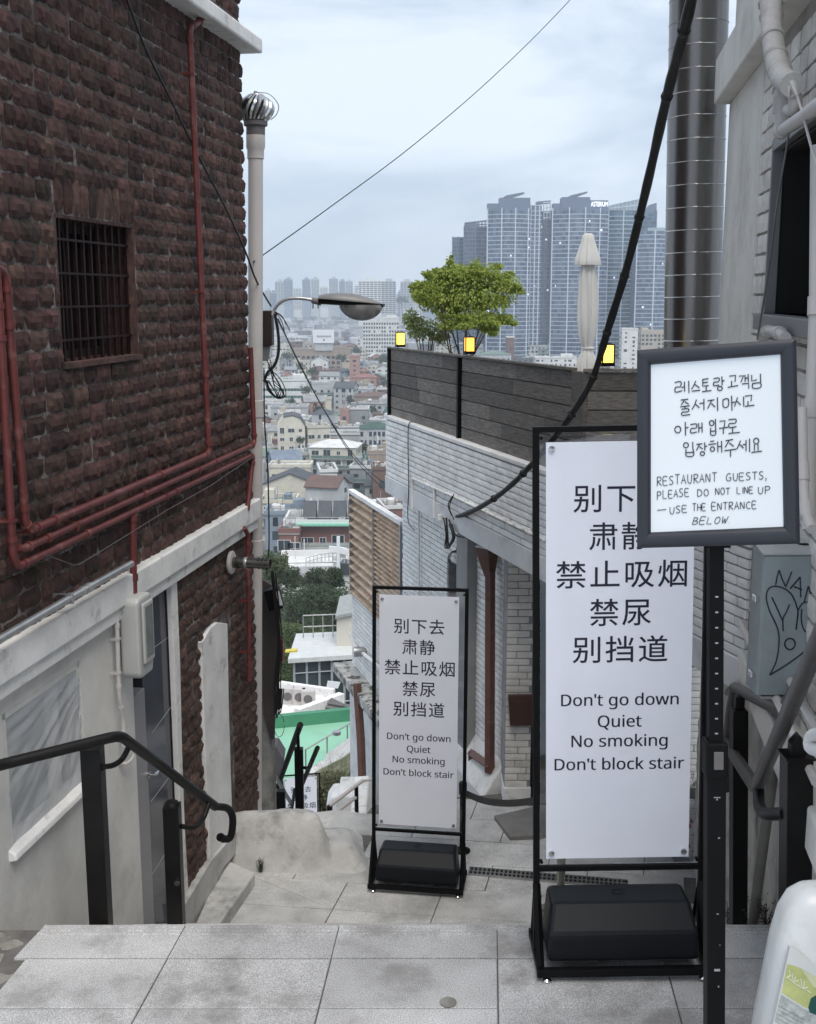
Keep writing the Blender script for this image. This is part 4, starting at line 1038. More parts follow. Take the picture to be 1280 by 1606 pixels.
for (x, y, rx, ry, w) in ((670, 460, 22, 17, 1.3), (690, 440, 24, 16, 1.5), (720, 428, 30, 14, 1.7), (755, 428, 28, 14, 1.6), (790, 440, 24, 14, 1.3), (806, 452, 12, 7, .5), (695, 475, 26, 16, 1.4), (735, 460, 32, 18, 2.0), (775, 470, 24, 14, 1.2), (705, 505, 26, 12, 1.0), (745, 500, 26, 14, 1.2), (785, 498, 24, 9, .9), (768, 515, 14, 8, .5), (706, 410, 5, 12, .2), (745, 414, 6, 8, .2), (680, 430, 7, 10, .25), (653, 455, 8, 14, .3)):
    c_ = T3(x, y, rd.uniform(-.2, .2)); k = YT / FPX
    cl.append((c_, (rx * k * 1.05, rx * k * 1.1, ry * k), .75, w * .9))
    for _ in range(8):
        o2 = Vector((rd.uniform(-1, 1) * rx * k, rd.uniform(-1, 1) * rx * k * 1.1, rd.uniform(-1, 1) * ry * k)); s2 = rd.uniform(.16, .38)
        cl.append((c_ + o2 * .95, (rx * k * s2 * 1.2, rx * k * s2, ry * k * s2 * .8), .8, w * s2))
leaf_crown('crown', M_LEAFY, tr_, cl, 38000, .029, 2, droop=.6)
t2 = thing('terrace_shrub', 'paler airy shrub behind the left lantern, left of the terrace tree', 'shrub', T3(665, 600, .3))
b = MB()
for i in range(9):
    e = T3(rd.uniform(640, 690), rd.uniform(485, 525), .3 + rd.uniform(-.1, .1)); s_ = T3(668, 600, .3); b.tube([s_, s_.lerp(e, .5), e], [.006, .005, .002], 5)
b.build('stem', M_BARK, t2)
leaf_crown('crown', M_LEAFP, t2, [(T3(660, 515, .3), (.13, .15, .10), .6, 1), (T3(645, 500, .3), (.07, .1, .08), .6, .5), (T3(690, 525, .3), (.1, .1, .07), .6, .6)], 1500, .032, 6, droop=.1)

# ================================================================== RIGHT BUILDING
rbg = thing('right_building', 'pale painted brick building with a dark window opening along the right side', 'building', (1.9, 5.0, -1.3))
SE = 4.30
s_pl = RW.at(1186, 400)[0]; ww0 = RW.at(1284, 300)[0] - .5; ww1 = RW.at(1217, 330)[0]; wt_ = RW.at(1223, 237)[1]; wb_ = RW.at(1213, 492)[1]
b = MB(RW.M)
b.box(-1.0, ww0, -.3, -.004, -1.4, 5.6); b.box(ww1, s_pl, -.3, -.004, -1.4, 5.6); b.box(ww0, ww1, -.3, -.004, -1.4, wb_); b.box(ww0, ww1, -.3, -.004, wt_, 5.6)
b.build('mortar_wall', mat('grey_cream_mortar', (.36, .34, .32), .9, .2, 8, .3), rbg)
M_PLR = mat('cream_plaster', (.72, .70, .655), .8, .1, 3, .35, 16, stain=(.48, .45, .41), stain_scale=2.5, stain_lo=.5, stain_hi=.8, streak=(1, 1, .4))
bz0 = RW.at(1139, 174)[1]
MB(RW.M).box(s_pl, SE, -.3, .012, -1.4, bz0).build('plaster_bay', M_PLR, rbg, bevel=.01)
MB(RW.M).box(s_pl - .02, SE, -.3, .0, bz0 + .25, 5.6).build('upper_wall', M_PLR, rbg)
MB(RW.M).box(.2, SE + .03, -.3, .10, bz0, bz0 + .26).build('floor_beam', M_PLR, rbg, bevel=.012)
RV = [brick_mesh('painted_brick', M_CREAMBRICK, 90 + i, .3, 5, 3) for i in range(8)]
br = lay_bricks(RW, .3, s_pl, -.35, 5.0, .21, .095, [(ww0, ww1, wb_, wt_)], jit=.7, gap=.012)
br = [q for q in br if not (bz0 - .03 < q[1] < bz0 + .29)]
def keyR(q):
    p = RW.w(q[0], 0, q[1]); d = p - CAM; yc = d.y * cp - d.z * sp_; px = 640 + FPX * d.x / yc; py = 803 - FPX * (d.y * sp_ + d.z * cp) / yc
    return (0 if 1130 < px < 1300 and -30 < py < 900 else 1, q[0])
place_bricks(RW, br, RV, rbg, .022, .002, 260, keyR, jr=.01)
# lower rough wall
lo_z = RW.at(1158, 960)[1]
def rough_wall():
    b = MB(RW.M); nx, nz = 130, 60; vs = []
    for i in range(nx + 1):
        for j in range(nz + 1):
            s = .2 + (SE - .2) * i / nx; z = -1.45 + (lo_z + 1.3) * j / nz
            row = math.floor(z / .1); fx = ((s + (row % 2) * .11) / .22) % 1; fzz = (z / .1) % 1
            g = min(min(fx, 1 - fx) * 2.2, min(fzz, 1 - fzz) * 1.0) ; g = max(0, min(1, g * 9))
            y = .012 + .009 * g + .012 * noise.noise(Vector((s * 7, z * 9, 2))) + .006 * noise.noise(Vector((s * 25, z * 30, 4)))
            vs.append((s, y, z))
    b.add(vs, [(i * (nz + 1) + j, i * (nz + 1) + j + 1, (i + 1) * (nz + 1) + j + 1, (i + 1) * (nz + 1) + j) for i in range(nx) for j in range(nz)])
    return b.build('rough_painted_base', mat('rough_cream_paint', (.54, .51, .475), .8, .12, 6, .6, 28, stain=(.22, .2, .18), stain_scale=5, stain_lo=.5, stain_hi=.75), rbg, smooth=True)
rough_wall()
zc0, zc1 = RW.at(1158, 1000)[1], RW.at(1158, 905)[1]
MB(RW.M).box(.2, SE + .02, -.2, .10, lo_z - .10, lo_z + .05).build('ledge', M_PLR, rbg, bevel=.012)
for k in range(2): MB(RW.M).tube([(.3, .10 - k * .045, lo_z + .17 + k * .07), (SE - .1, .10 - k * .045, lo_z + .17 + k * .07)], .016, 8).build('wall_pipe', M_PVC, rbg, smooth=True)
# window: grey steel frame in a deep dark opening, sill ledge
b = MB(RW.M); b.box(ww0, ww1 + .005, -.29, -.28, wb_, wt_); b.box(ww1 - .012, ww1 + .004, -.28, -.02, wb_, wt_); b.box(ww0, ww1, -.28, -.02, wt_ - .01, wt_ + .01); wr = b.build('window', M_DARK, rbg)
b = MB(RW.M); b.box(ww1 - .02, ww1 + .012, -.02, .03, wb_, wt_ + .05); b.box(ww0, ww1, -.02, .03, wt_, wt_ + .055); b.build('frame', mat('grey_steel_frame', (.17, .17, .175), .5, .1, 5), wr, bevel=.004)
b = MB(RW.M); b.box(ww0 - .05, ww1 + .03, -.2, .07, wb_ - .07, wb_); b.build('sill', MATS['grey_steel_frame'], wr, bevel=.006)
MB(RW.M).tube(curve_pts([(ww0 + .35, -.2, wt_), (ww0 + .5, -.15, wt_ - .2), (ww0 + .56, -.17, wt_ - .5), (ww0 + .5, -.2, wb_)], 6), .02, 8).build('dark_hose', M_RUBBER, wr, smooth=True)
# pipes and tubes on the right wall
def rwp(px, py, off): s, z = RW.at(px, py, off); return RW.w(s, off, z)
def rpipe(name, pts, r, m, label, off=.06, cat='pipe', sock=(), crv=True, group=None):
    W = [rwp(x, y, off) for x, y in pts]; o = thing(name, label, cat, W[-1], group)
    Pp = curve_pts(W, 6) if crv and len(W) > 2 else W
    MB().tube(Pp, r, 12).build('pipe', m, o, smooth=True)
    for i in sock:
        d = (W[min(i + 1, len(W) - 1)] - W[max(i - 1, 0)]).normalized(); MB().tube([W[i] - d * .03, W[i] + d * .03], r * 1.22, 12).build('socket', m, o, smooth=True)
    return o
M_WRAP = mat('wrapped_pipe_tape', (.47, .45, .43), .55, .12, 18, .6, 30)
wp = rpipe('wrapped_pipe', [(1208, -30), (1211, 40), (1216, 85), (1226, 120), (1243, 133)], .042, M_WRAP, 'thick taped pipe coming down the upper right wall and ending in a torn sleeve', off=.14, sock=())
for k, (x, y) in enumerate(((1208, 5), (1210, 25), (1213, 58), (1217, 88), (1223, 112))):
    c_ = rwp(x, y, .14); d = (rwp(x + 2, y + 18, .14) - c_).normalized(); MB().tube([c_ - d * .008, c_, c_ + d * .01], [.043, .0475, .043], 12).build('tape_wrap', M_WRAP, wp, smooth=True)
for k, (x0, y0, x1, y1) in enumerate(((1219, 118, 1211, 148), (1243, 130, 1250, 150), (1240, 138, 1238, 152))):
    MB().tube([rwp(x0, y0, .15), rwp(x1, y1, .16)], [.012, .003], 6).build('torn_flap', M_WRAP, wp)
rpipe('white_stub_pipe', [(1232, 130), (1227, 165), (1227, 205)], .030, M_PVC, 'short white pipe below the taped sleeve, left of the window top', off=.10, sock=(1,))
rpipe('white_elbow_pipe', [(1237, 140), (1247, 150), (1246, 170), (1238, 172)], .024, M_PVC, 'bulging white elbow fitting right under the torn sleeve', off=.12)
rpipe('slanted_pipe', [(1227, 205), (1262, 182), (1300, 152)], .024, M_PVC, 'pale pipe slanting up along the window head', off=.13, crv=False, sock=(0,))
rpipe('thin_black_line', [(1240, 165), (1237, 210), (1224, 290), (1216, 340), (1206, 420), (1188, 532)], .004, mat('grey_cord', (.16, .16, .16), .5), 'thin grey cord hanging from the slanted pipe down past the window', off=.13, cat='cord')
rpipe('thin_white_cord', [(1247, 140), (1258, 175), (1272, 228), (1283, 262)], .0045, M_PVC, 'thin white cord crossing the dark window', off=.14, cat='cord')
rpipe('white_downpipe', [(1282, 230), (1280, 480), (1273, 640), (1268, 830)], .022, M_PVC, 'white downpipe at the far right beside the window', off=.10, crv=False, sock=(1, 2))
rpipe('white_trap_pipe', [(1196, 530), (1204, 520), (1222, 522), (1232, 530)], .022, M_PVC, 'white pipe elbow resting just below the window sill', off=.10, sock=(1, 2))
rpipe('lower_downpipe', [(1258, 640), (1260, 740), (1264, 800), (1274, 830)], .016, M_PVC, 'thin white pipe with couplings right of the restaurant notice', off=.14, sock=(1, 2))
rpipe('white_drain_elbow', [(1295, 1150), (1274, 1155), (1272, 1172), (1295, 1180)], .018, M_WHITE, 'white drain elbow behind the right hand rail post', off=.2)
rpipe('slanted_pole', [(1216, 1190), (1180, 1452)], .020, mat('grey_timber_pole', (.2, .19, .175), .8, .25, 10, .3), 'grey wooden pole leaning against the wall between the two rail posts', off=.09, cat='pole', crv=False)

# ------------------------------------------------------------------ steel exhaust duct
YD2 = 7.55
t_, bt = atY(1098, -60, YD2), atY(1085, 545, YD2)
vv = (t_ - bt); dct = thing('steel_duct', 'tall round stainless steel exhaust duct with ring seams beside the right building', 'duct', bt - vv * .9)
rD = (1128 - 1043) / 2 / FPX * (bt - CAM).length * .985
MB().tube([bt - vv * .9, bt, t_, t_ + vv * .5], rD, 40).build('duct', M_STEEL, dct, smooth=True)
n_ = 17
for i in range(-4, n_ + 6):
    c_ = bt + vv * ((i + .35) / n_); d = vv.normalized(); MB().tube([c_ - d * .003, c_, c_ + d * .003], [rD * 1.003, rD * 1.022, rD * 1.003], 40).build('seam_ring', M_CHROME, dct, smooth=True)

# ================================================================== STANDING SIGNS
g_ = atZ(972, 1537, .004); YB = g_.y + .145
def BL(px, py): p = atY(px, py, YB); return p.x, p.z
xl_, _ = BL(840, 1000); xr_, _ = BL(1099, 1000); XC = (xl_ + xr_) / 2; HW = (xr_ - xl_) / 2
ZT = BL(900, 679)[1]; PZ1, PZ0 = BL(900, 695)[1], BL(900, 1347)[1]; PX0, PX1 = BL(855, 1000)[0] - XC, BL(1078, 1000)[0] - XC
CZ = BL(900, 1362)[1]; BW = .017
LINES = [('别下去', 785, 142, 44, 964), ('肃静', 845, 92, 44, 963), ('禁止吸烟', 905, 198, 44, 966), ('禁尿', 965, 93, 44, 965), ('别挡道', 1023, 145, 44, 965),
         ("Don't go down", 1104, 180, 0, 965), ('Quiet', 1137, 67, 0, 965), ('No smoking', 1168, 148, 0, 965), ("Don't block stair", 1201, 200, 0, 965)]
def sans(t):
    return ''.join(chr(0x1D5A0 + ord(c) - 65) if 'A' <= c <= 'Z' else chr(0x1D5BA + ord(c) - 97) if 'a' <= c <= 'z' else c for c in t)
def make_sign(T, label, base, detail=True):
    o = thing('standing_sign', label, 'sign', base, 'black framed standing signs on the steps')
    for sx in (-1, 1):
        MB(T).box(sx * HW - .011, sx * HW + .011, -.011, .011, .03, ZT).build('post', M_BLACK, o, bevel=.002)
    MB(T).box(-HW - .011, HW + .011, -.012, .012, ZT, ZT + .02).build('top_bar', M_BLACK, o, bevel=.002)
    MB(T).box(-HW, HW, -.009, .009, CZ - .012, CZ + .008).build('lower_bar', M_BLACK, o, bevel=.002)
    for y in (-.145, .135): MB(T).box(-HW - .014, HW + .014, y - .014, y + .014, .018, .046).build('base_bar', M_BLACK, o, bevel=.002)
    for sx in (-1, 1):
        MB(T).box(sx * HW - .013, sx * HW + .013, -.131, .121, .020, .044).build('side_bar', M_BLACK, o, bevel=.002)
        MB(T).tube([(sx * HW, -.128, .045), (sx * HW, -.006, .30)], .014, 4).build('brace', M_BLACK, o)
        MB(T).tube([(sx * HW, .118, .045), (sx * HW, .006, .30)], .010, 4).build('brace', M_BLACK, o)
        for y in (-.145, .135):
            MB(T).lathe([(.016, .0), (.018, .004), (.012, .012), (.005, .014), (.005, .02)], (sx * (HW - .02), y, 0), 12).build('levelling_foot', M_CHROME, o, smooth=True)
    W = HW - .028
    def hexa(prof):
        b = MB(T); vs = []
        for (x0, x1, y, z) in prof: vs += [(x0, y, z), (x1, y, z)]
        return b, vs
    yf = -.125
    b = MB(T)
    prof = [(-.115, .05), (-.12, .155), (-.055, .245), (.07, .25), (.115, .235), (.12, .05)]
    vs = [(-W - .0 + .02 * (z > .2), y, z) for y, z in prof] + [(W - .02 * (z > .2), y, z) for y, z in prof]; n = len(prof)
    b.add(vs, [tuple(range(n)), tuple(reversed(range(n, 2 * n)))] + [(i, n + i, n + (i + 1) % n, (i + 1) % n) for i in range(n)])
    wb = b.build('weight_box', M_PLASTIC, o, bevel=.016)
    MB(T).tube([(.022 * math.cos(a * .42) , .01 + .018 * math.sin(a * .42), .2555) for a in range(14)], .0016, 5).build('filler_ring', M_BLACK, wb)
    MB(T).box(-W * .8, -W * .35, -.123, -.115, .052, .058).build('grip_slot', M_DARK, wb); MB(T).box(W * .45, W * .85, -.123, -.115, .052, .058).build('grip_slot', M_DARK, wb)
    pn = MB(T).box(PX0, PX1, -.006, -.001, PZ0, PZ1).build('panel', M_PAPER, o)
    ac = MB(T).box(-HW + .014, HW - .014, .0, .004, CZ + .012, ZT - .012).build('acrylic_sheet', M_CLEAR, o)
    for (x, z) in ((PX0 + .018, PZ0 + .022), (PX1 - .018, PZ0 + .022), (PX0 + .018, PZ1 - .022), (PX1 - .018, PZ1 - .022)):
        MB(T).lathe([(.0095, -.004), (.011, -.012), (.010, -.015), (0, -.0155)], (x, 0, z), 14, axis='y').build('standoff_bolt', M_CHROME, o, smooth=True)
    for sx in (-1, 1):
        for z, k in ((ZT - .02, -1), (CZ + .025, 1)): MB(T).lathe([(0, -.01), (.006, -.01), (.006, .01), (0, .01)], (sx * (HW - .017), 0, z), 8, axis='y').build('corner_clip', M_BLACK, o)
    for (t, y, w, h, x) in LINES:
        z = BL(965, y)[1]; kx_ = (xr_ - xl_) / (1099 - 840)
        zz = None if not h else h * kx_
        tm_ = text_mb(t if h else sans(t), w * kx_, (x - 966.5) * kx_, z, -.0068, T, height=zz, spacing=1.12 if h else 1.0)
        if not h:
            sh_ = (T.to_3x3() @ Vector((.0013, -.0002, 0))); tm_.v += [p + sh_ for p in tm_.v]; n_v = len(tm_.v) // 2; tm_.f += [tuple(i + n_v for i in f) for f in tm_.f]
        tm_.build('lettering', M_INK, pn)
    return o
g1 = Vector((atY(972, 1500, YB).x, YB, 0))
make_sign(Matrix.Translation(g1 - Vector((.006, 0, 0))) @ Matrix.Rotation(R(-1.0), 4, 'Y') @ Matrix.Rotation(R(-2.2), 4, 'X') @ Matrix.Diagonal((1.04, 1, 1, 1)), 'large white standing sign in Chinese and English nearest the viewer, behind the restaurant notice', g1)
g2 = atZ(656, 1392, LZ); g2 = Vector((g2.x, g2.y + .05, LZ))
make_sign(Matrix.Translation(g2) @ Matrix.Rotation(R(-8), 4, 'Z') @ Matrix.Rotation(R(-2.5), 4, 'X') @ Matrix.Diagonal((1.0, 1, .985, 1)), 'smaller looking white standing sign in the middle of the lower landing', g2)
YS3 = 17.0; t3 = atY(472, 1216, YS3); g3 = Vector((t3.x, YS3, t3.z - ZT))
make_sign(Matrix.Translation(g3) @ Matrix.Rotation(R(10), 4, 'Z'), 'farthest standing sign far down the steps, half hidden behind the black rail post', g3)

# ------------------------------------------------------------------ stroke lettering helpers
def strokes(polys, mp, r, n=5, sm=True):
    b = MB()
    for P in polys:
        W = [mp(*p) for p in P]
        if len(W) > 3 and sm: W = curve_pts(W, 3)
        if len(W) >= 2: b.tube(W, r, n)
    return b
def circ(x, y, r, ry=None, n=12): ry = ry or r; return [(x + r * math.cos(i * 2 * math.pi / n - 1.7), y + ry * math.sin(i * 2 * math.pi / n - 1.7)) for i in range(n + 1)]
SF = {'A': [[(0, 1), (.5, 0), (1, 1)], [(.2, .62), (.8, .62)]], 'B': [[(.05, 0), (.05, 1)], [(.05, 0), (.6, .05), (.75, .22), (.55, .45), (.05, .5)], [(.05, .5), (.7, .55), (.95, .75), (.7, .97), (.05, 1)]],
      'C': [[(.95, .1), (.5, .02), (.08, .35), (.1, .75), (.5, 1), (.95, .92)]], 'D': [[(.05, 0), (.05, 1)], [(.05, 0), (.6, .05), (.95, .4), (.85, .8), (.4, 1), (.05, 1)]], 'E': [[(.95, 0), (.05, 0), (.05, 1), (1, 1)], [(.05, .5), (.8, .48)]],
      'G': [[(.95, .1), (.5, 0), (.05, .4), (.12, .85), (.6, 1), (.95, .85), (.95, .55), (.6, .55)]], 'H': [[(.05, 0), (.05, 1)], [(.95, 0), (.95, 1)], [(.05, .5), (.95, .5)]], 'I': [[(.5, 0), (.5, 1)]],
      'L': [[(.05, 0), (.05, 1), (.95, 1)]], 'N': [[(.05, 1), (.05, 0), (.9, 1), (.9, 0)]], 'O': [circ(.5, .5, .45, .5)], 'P': [[(.05, 0), (.05, 1.1)], [(.05, .02), (.7, 0), (.95, .25), (.7, .5), (.05, .55)]],
      'R': [[(.05, 0), (.05, 1.08)], [(.05, .02), (.7, 0), (.9, .22), (.65, .45), (.05, .5)], [(.05, .5), (1, 1)]], 'S': [[(.9, .05), (.4, 0), (.1, .22), (.4, .45), (.8, .6), (.85, .85), (.45, 1), (.05, .92)]],
      'T': [[(0, 0), (1, -.03)], [(.5, 0), (.48, 1)]], 'U': [[(.05, 0), (.08, .75), (.4, 1), (.8, .9), (.95, 0)]], 'W': [[(0, 0), (.25, 1), (.5, .3), (.72, 1), (1, 0)]], 'M': [[(0, 1), (.1, 0), (.5, .7), (.9, 0), (1, 1)]],
      ',': [[(.3, .85), (.35, 1.0), (.15, 1.25)]], '.': [[(.2, .95), (.3, .97)]], 'V': [[(0, 0), (.5, 1), (1, 0)]], 'Y': [[(0, 0), (.5, .5)], [(1, 0), (.5, .5), (.5, 1)]]}
def word(w, x0, x1, b0, b1, h, sl=0.0, rd=random.Random(8)):
    out = []; n = sum(.45 if c in 'I,.' else 1 for c in w); cw = (x1 - x0) / n; x = x0
    for c in w:
        k = .45 if c in 'I,.' else 1; wd = cw * k * .74; t = (x - x0) / max(1, x1 - x0); base = b0 + (b1 - b0) * t; hh = h * rd.uniform(.92, 1.06); jx = rd.uniform(-1.5, 1.5)
        for s_ in SF[c]: out.append([(x + jx + p[0] * wd + sl * (1 - p[1]) * hh, base - (1 - p[1]) * hh) for p in s_])
        x += cw * k
    return out
KO = [[(335, 340), (375, 335), (372, 368), (340, 372), (340, 405), (385, 395)], [(378, 374), (398, 370)], [(400, 335), (401, 402)], [(428, 330), (430, 410)],
 [(475, 330), (462, 360), (448, 385)], [(468, 352), (500, 376)], [(450, 398), (505, 392)], [(520, 320), (560, 315)], [(522, 320), (522, 365), (562, 360)], [(522, 342), (556, 338)], [(545, 365), (545, 394)], [(518, 402), (580, 394)],
 [(595, 315), (630, 310), (628, 335), (597, 338), (597, 362), (632, 357)], [(650, 300), (652, 360)], [(652, 330), (668, 328)], circ(637, 380, 16, 14),
 [(700, 298), (742, 292), (738, 335)], [(715, 330), (715, 364)], [(690, 373), (760, 360)], [(765, 298), (795, 294), (778, 338)], [(805, 290), (806, 335)], [(806, 312), (825, 310)], [(826, 285), (828, 337)], [(785, 350), (830, 346), (830, 380)],
 [(850, 290), (850, 330), (885, 322)], [(908, 282), (910, 340)], [(855, 348), (907, 343), (908, 374), (858, 378), (855, 348)],
 [(375, 458), (425, 452)], [(402, 456), (378, 490)], [(402, 470), (428, 485)], [(372, 503), (435, 496)], [(402, 500), (403, 516)], [(380, 520), (425, 516), (424, 536), (385, 539), (385, 560), (438, 555)],
 [(480, 455), (468, 490), (450, 520)], [(473, 485), (500, 510)], [(500, 480), (528, 478)], [(530, 450), (530, 525)], [(555, 462), (600, 456)], [(582, 460), (555, 515)], [(580, 480), (605, 505)], [(620, 440), (622, 530)],
 [(658, 455), (692, 450), (692, 500), (660, 503), (658, 455)], [(715, 430), (718, 528)], [(718, 475), (738, 470)], [(755, 440), (735, 500)], [(752, 465), (775, 490)], [(795, 435), (797, 500)],
 [(805, 432), (850, 425), (845, 465)], [(825, 465), (825, 494)], [(805, 500), (868, 492)],
 circ(355, 655, 20, 22), [(405, 605), (407, 695)], [(407, 645), (427, 640)], [(440, 622), (480, 618), (478, 645), (445, 648), (443, 678), (482, 672)], [(495, 612), (496, 675)], [(496, 645), (515, 643)], [(517, 608), (518, 675)],
 circ(582, 612, 15, 17), [(607, 585), (608, 640)], [(575, 645), (576, 690), (608, 688), (608, 642)], [(576, 667), (608, 665)], [(635, 600), (672, 596), (665, 638)], [(632, 648), (690, 640)], [(660, 644), (660, 684)],
 [(695, 590), (742, 586), (740, 612), (700, 616), (700, 642), (748, 636)], [(722, 642), (722, 674)], [(695, 682), (770, 674)],
 circ(410, 760, 16, 17), [(455, 738), (456, 786)], [(410, 788), (412, 832), (460, 830), (458, 787)], [(411, 810), (459, 808)], [(480, 755), (520, 750)], [(502, 752), (480, 795)], [(500, 770), (522, 785)], [(535, 742), (536, 795)], [(536, 768), (552, 766)], circ(520, 816, 14, 13),
 [(572, 735), (598, 732)], [(560, 756), (612, 750)], circ(587, 786, 14, 15), [(622, 735), (623, 805)], [(623, 770), (645, 768)], [(648, 732), (650, 808)], [(675, 730), (725, 722)], [(700, 726), (672, 775)], [(700, 745), (730, 768)], [(668, 797), (748, 786)], [(708, 792), (708, 838)],
 [(775, 730), (752, 785)], [(770, 755), (795, 780)], [(790, 757), (808, 754)], [(812, 725), (812, 800)], [(835, 716), (836, 805)], circ(880, 732, 17, 19), [(868, 756), (868, 797)], [(892, 753), (893, 795)], [(848, 809), (918, 800)]]
EN = word('RESTAURANT', 215, 625, 1030, 1000, 60) + word('GUESTS,', 680, 960, 1000, 985, 52) + word('PLEASE', 218, 438, 1120, 1098, 52) + word('DO', 485, 572, 1102, 1098, 48) + word('NOT', 605, 715, 1092, 1088, 44) \
   + word('LINE', 750, 868, 1085, 1080, 44) + word('UP', 893, 985, 1085, 1078, 48) + [[(218, 1196), (277, 1190)]] + word('USE', 300, 428, 1220, 1203, 46) + word('THE', 452, 552, 1200, 1196, 48) + word('ENTRANCE', 582, 890, 1195, 1182, 50) + word('BELOW.', 450, 715, 1290, 1282, 46, .3)

# ------------------------------------------------------------------ restaurant notice on its telescopic stand
YN = 2.60
def NP(px, py):  # point on the notice plane (turned a little about the vertical)
    a, c = atY(1000, 700, YN + .06), atY(1250, 700, YN - .06)
    ex = Vector((c.x - a.x, c.y - a.y, 0)).normalized(); n = Vector((-ex.y, ex.x, 0)); d = ray(px, py)
    t = (a - CAM).dot(n) / d.dot(n); return CAM + d * t, ex, n
nb_ = atY(1122, 1400, YN)
no = thing('restaurant_notice', 'handwritten white notice in a rounded dark grey frame on a black slotted pole', 'sign', Vector((atY(1122, 1200, YN + .03).x, YN + .03, 0)))
out_c = [(1000, 549), (1249, 531), (1255, 852), (1000, 859)]; in_c = [(1021, 572), (1224, 556), (1229, 826), (1021, 835)]
Oc = [NP(*p)[0] for p in out_c]; Ic = [NP(*p)[0] for p in in_c]; nN = NP(1100, 700)[2]
M_FRAME = mat('dark_grey_frame', (.022, .024, .033), .34, .1, 5, .03, 80, spec=.5)
names = ['top', 'right', 'bottom', 'left']
for i in range(4):
    j = (i + 1) % 4; b = MB(); vs = []
    K = 9
    for (po, pi_) in ((Oc[i], Ic[i]), (Oc[j], Ic[j])):
        for k in range(K):
            t = k / (K - 1); p = po.lerp(pi_, t); hgt = .012 * math.sin(math.pi * min(1, t * .9 + .1)) ** .6
            vs.append(p - nN * hgt)
        vs.append(pi_ + nN * .006); vs.append(po + nN * .006)
    n = K + 2
    b.add(vs, [(q, (q + 1) % n, n + (q + 1) % n, n + q) for q in range(n)]); b.build('frame_bar', M_FRAME, no, smooth=True)
MB().add([p + nN * .001 for p in Ic] + [p + nN * .005 for p in Ic], [(0, 1, 2, 3), (7, 6, 5, 4), (0, 4, 5, 1), (1, 5, 6, 2), (2, 6, 7, 3), (3, 7, 4, 0)]).build('paper', M_PAPER2, no)
ppr = [c for c in no.children if c.name.startswith('paper')][0]
def zmap(zx, zy): return NP(980 + zx / 4.267, 520 + zy / 4.267)[0]
strokes(KO, zmap, .00125).build('korean_handwriting', M_MARKER, ppr)
strokes(EN, zmap, .00085).build('english_handwriting', M_MARKER, ppr)
px_ = no.location.x
_a, _c = atY(1122, 860, YN + .03), atY(1120, 1606, YN + .03); kn_ = (_a.x - _c.x) / (_a.z - _c.z); Mo = Matrix.Identity(4); Mo[0][2] = kn_; Mo[0][3] = _a.x - kn_ * _a.z; Mo[1][3] = YN + .03
zj = atY(1122, 1160, YN + .03).z
def mbp(): return MB(Mo)
zt2 = atY(1122, 850, YN + .03).z
lean = atY(1122, 860, YN + .03).x - px_
upl = mbp(); upl.box(-.0165, .0165, -.0165, .0165, zj - .05, zt2 + .1); u_ = upl.build('upper_pole', M_BLACK, no, bevel=.002)
MB(Mo).box(-.03, .03, -.02, -.012, zt2 - .01, zt2 + .15).build('frame_bracket', M_BLACK, no)
n = 10
for i in range(n): mbp().box(-.004, .003, -.0172, -.0166, zj + .02 + i * .037, zj + .0235 + i * .037).build('slot', M_GALV, u_)
mbp().box(-.0225, .0225, -.0225, .0225, .03, zj - .02).build('lower_pole', M_BLACK, no, bevel=.004)
mbp().box(-.026, .026, -.026, .026, zj - .09, zj).build('clamp_collar', M_BLACK, no, bevel=.005)
mbp().box(-.009, .014, -.029, -.026, zj - .065, zj - .02).build('clamp_plate', M_PVCDK, no, bevel=.002)
mbp().lathe([(.2, 0), (.2, .012), (.19, .02), (.03, .03)], (0, 0, .001), 32).build('base_disc', M_BLACK, no, smooth=True)
rd = random.Random(2)
for i in range(9):
    z = rd.uniform(.4, zj - .1); mbp().box(-.003 + rd.uniform(-.012, .012), .0 + rd.uniform(-.012, .012) + .003, -.0232, -.0226, z, z + rd.uniform(.002, .006)).build('paint_chip', M_GALV, no)

# ------------------------------------------------------------------ hand rails
def rail_tube(b, pts, r, n=14, round_=.05):
    out = [Vector(pts[0])]
    for i in range(1, len(pts) - 1):
        a, c, d = Vector(pts[i - 1]), Vector(pts[i]), Vector(pts[i + 1]); k = min(round_, (a - c).length * .45, (d - c).length * .45)
        p1 = c + (a - c).normalized() * k; p2 = c + (d - c).normalized() * k
        for t in (0, .25, .5, .75, 1): out.append(p1 * (1 - t) ** 2 + c * 2 * t * (1 - t) + p2 * t * t)
    out.append(Vector(pts[-1])); b.tube(out, r, n); return b
lh = thing('left_handrail', 'dark steel handrail on two posts along the left wall, ending in a curled hook', 'handrail', atY(158, 1450, 4.45))
A = [(-40, 1210, 4.1), (0, 1200, 4.22), (188, 1153, 4.5), (246, 1196, 4.85), (338, 1265, 5.35), (357, 1268, 5.42), (365, 1283, 5.45), (362, 1312, 5.45), (352, 1316, 5.43), (346, 1314, 5.42)]
rail_tube(MB(), [atY(*q) for q in A[:5]], .0225).build('rail', M_RAIL, lh, smooth=True)
MB().tube(curve_pts([atY(*q) for q in A[4:]], 5), .0185, 12).build('rail_hook', M_RAIL, lh, smooth=True)
MB().lathe([(0, 0), (.022, 0), (.022, .01), (0, .02)], atY(346, 1314, 5.42), 12, axis='y').build('end_cap', M_RAIL, lh, smooth=True)
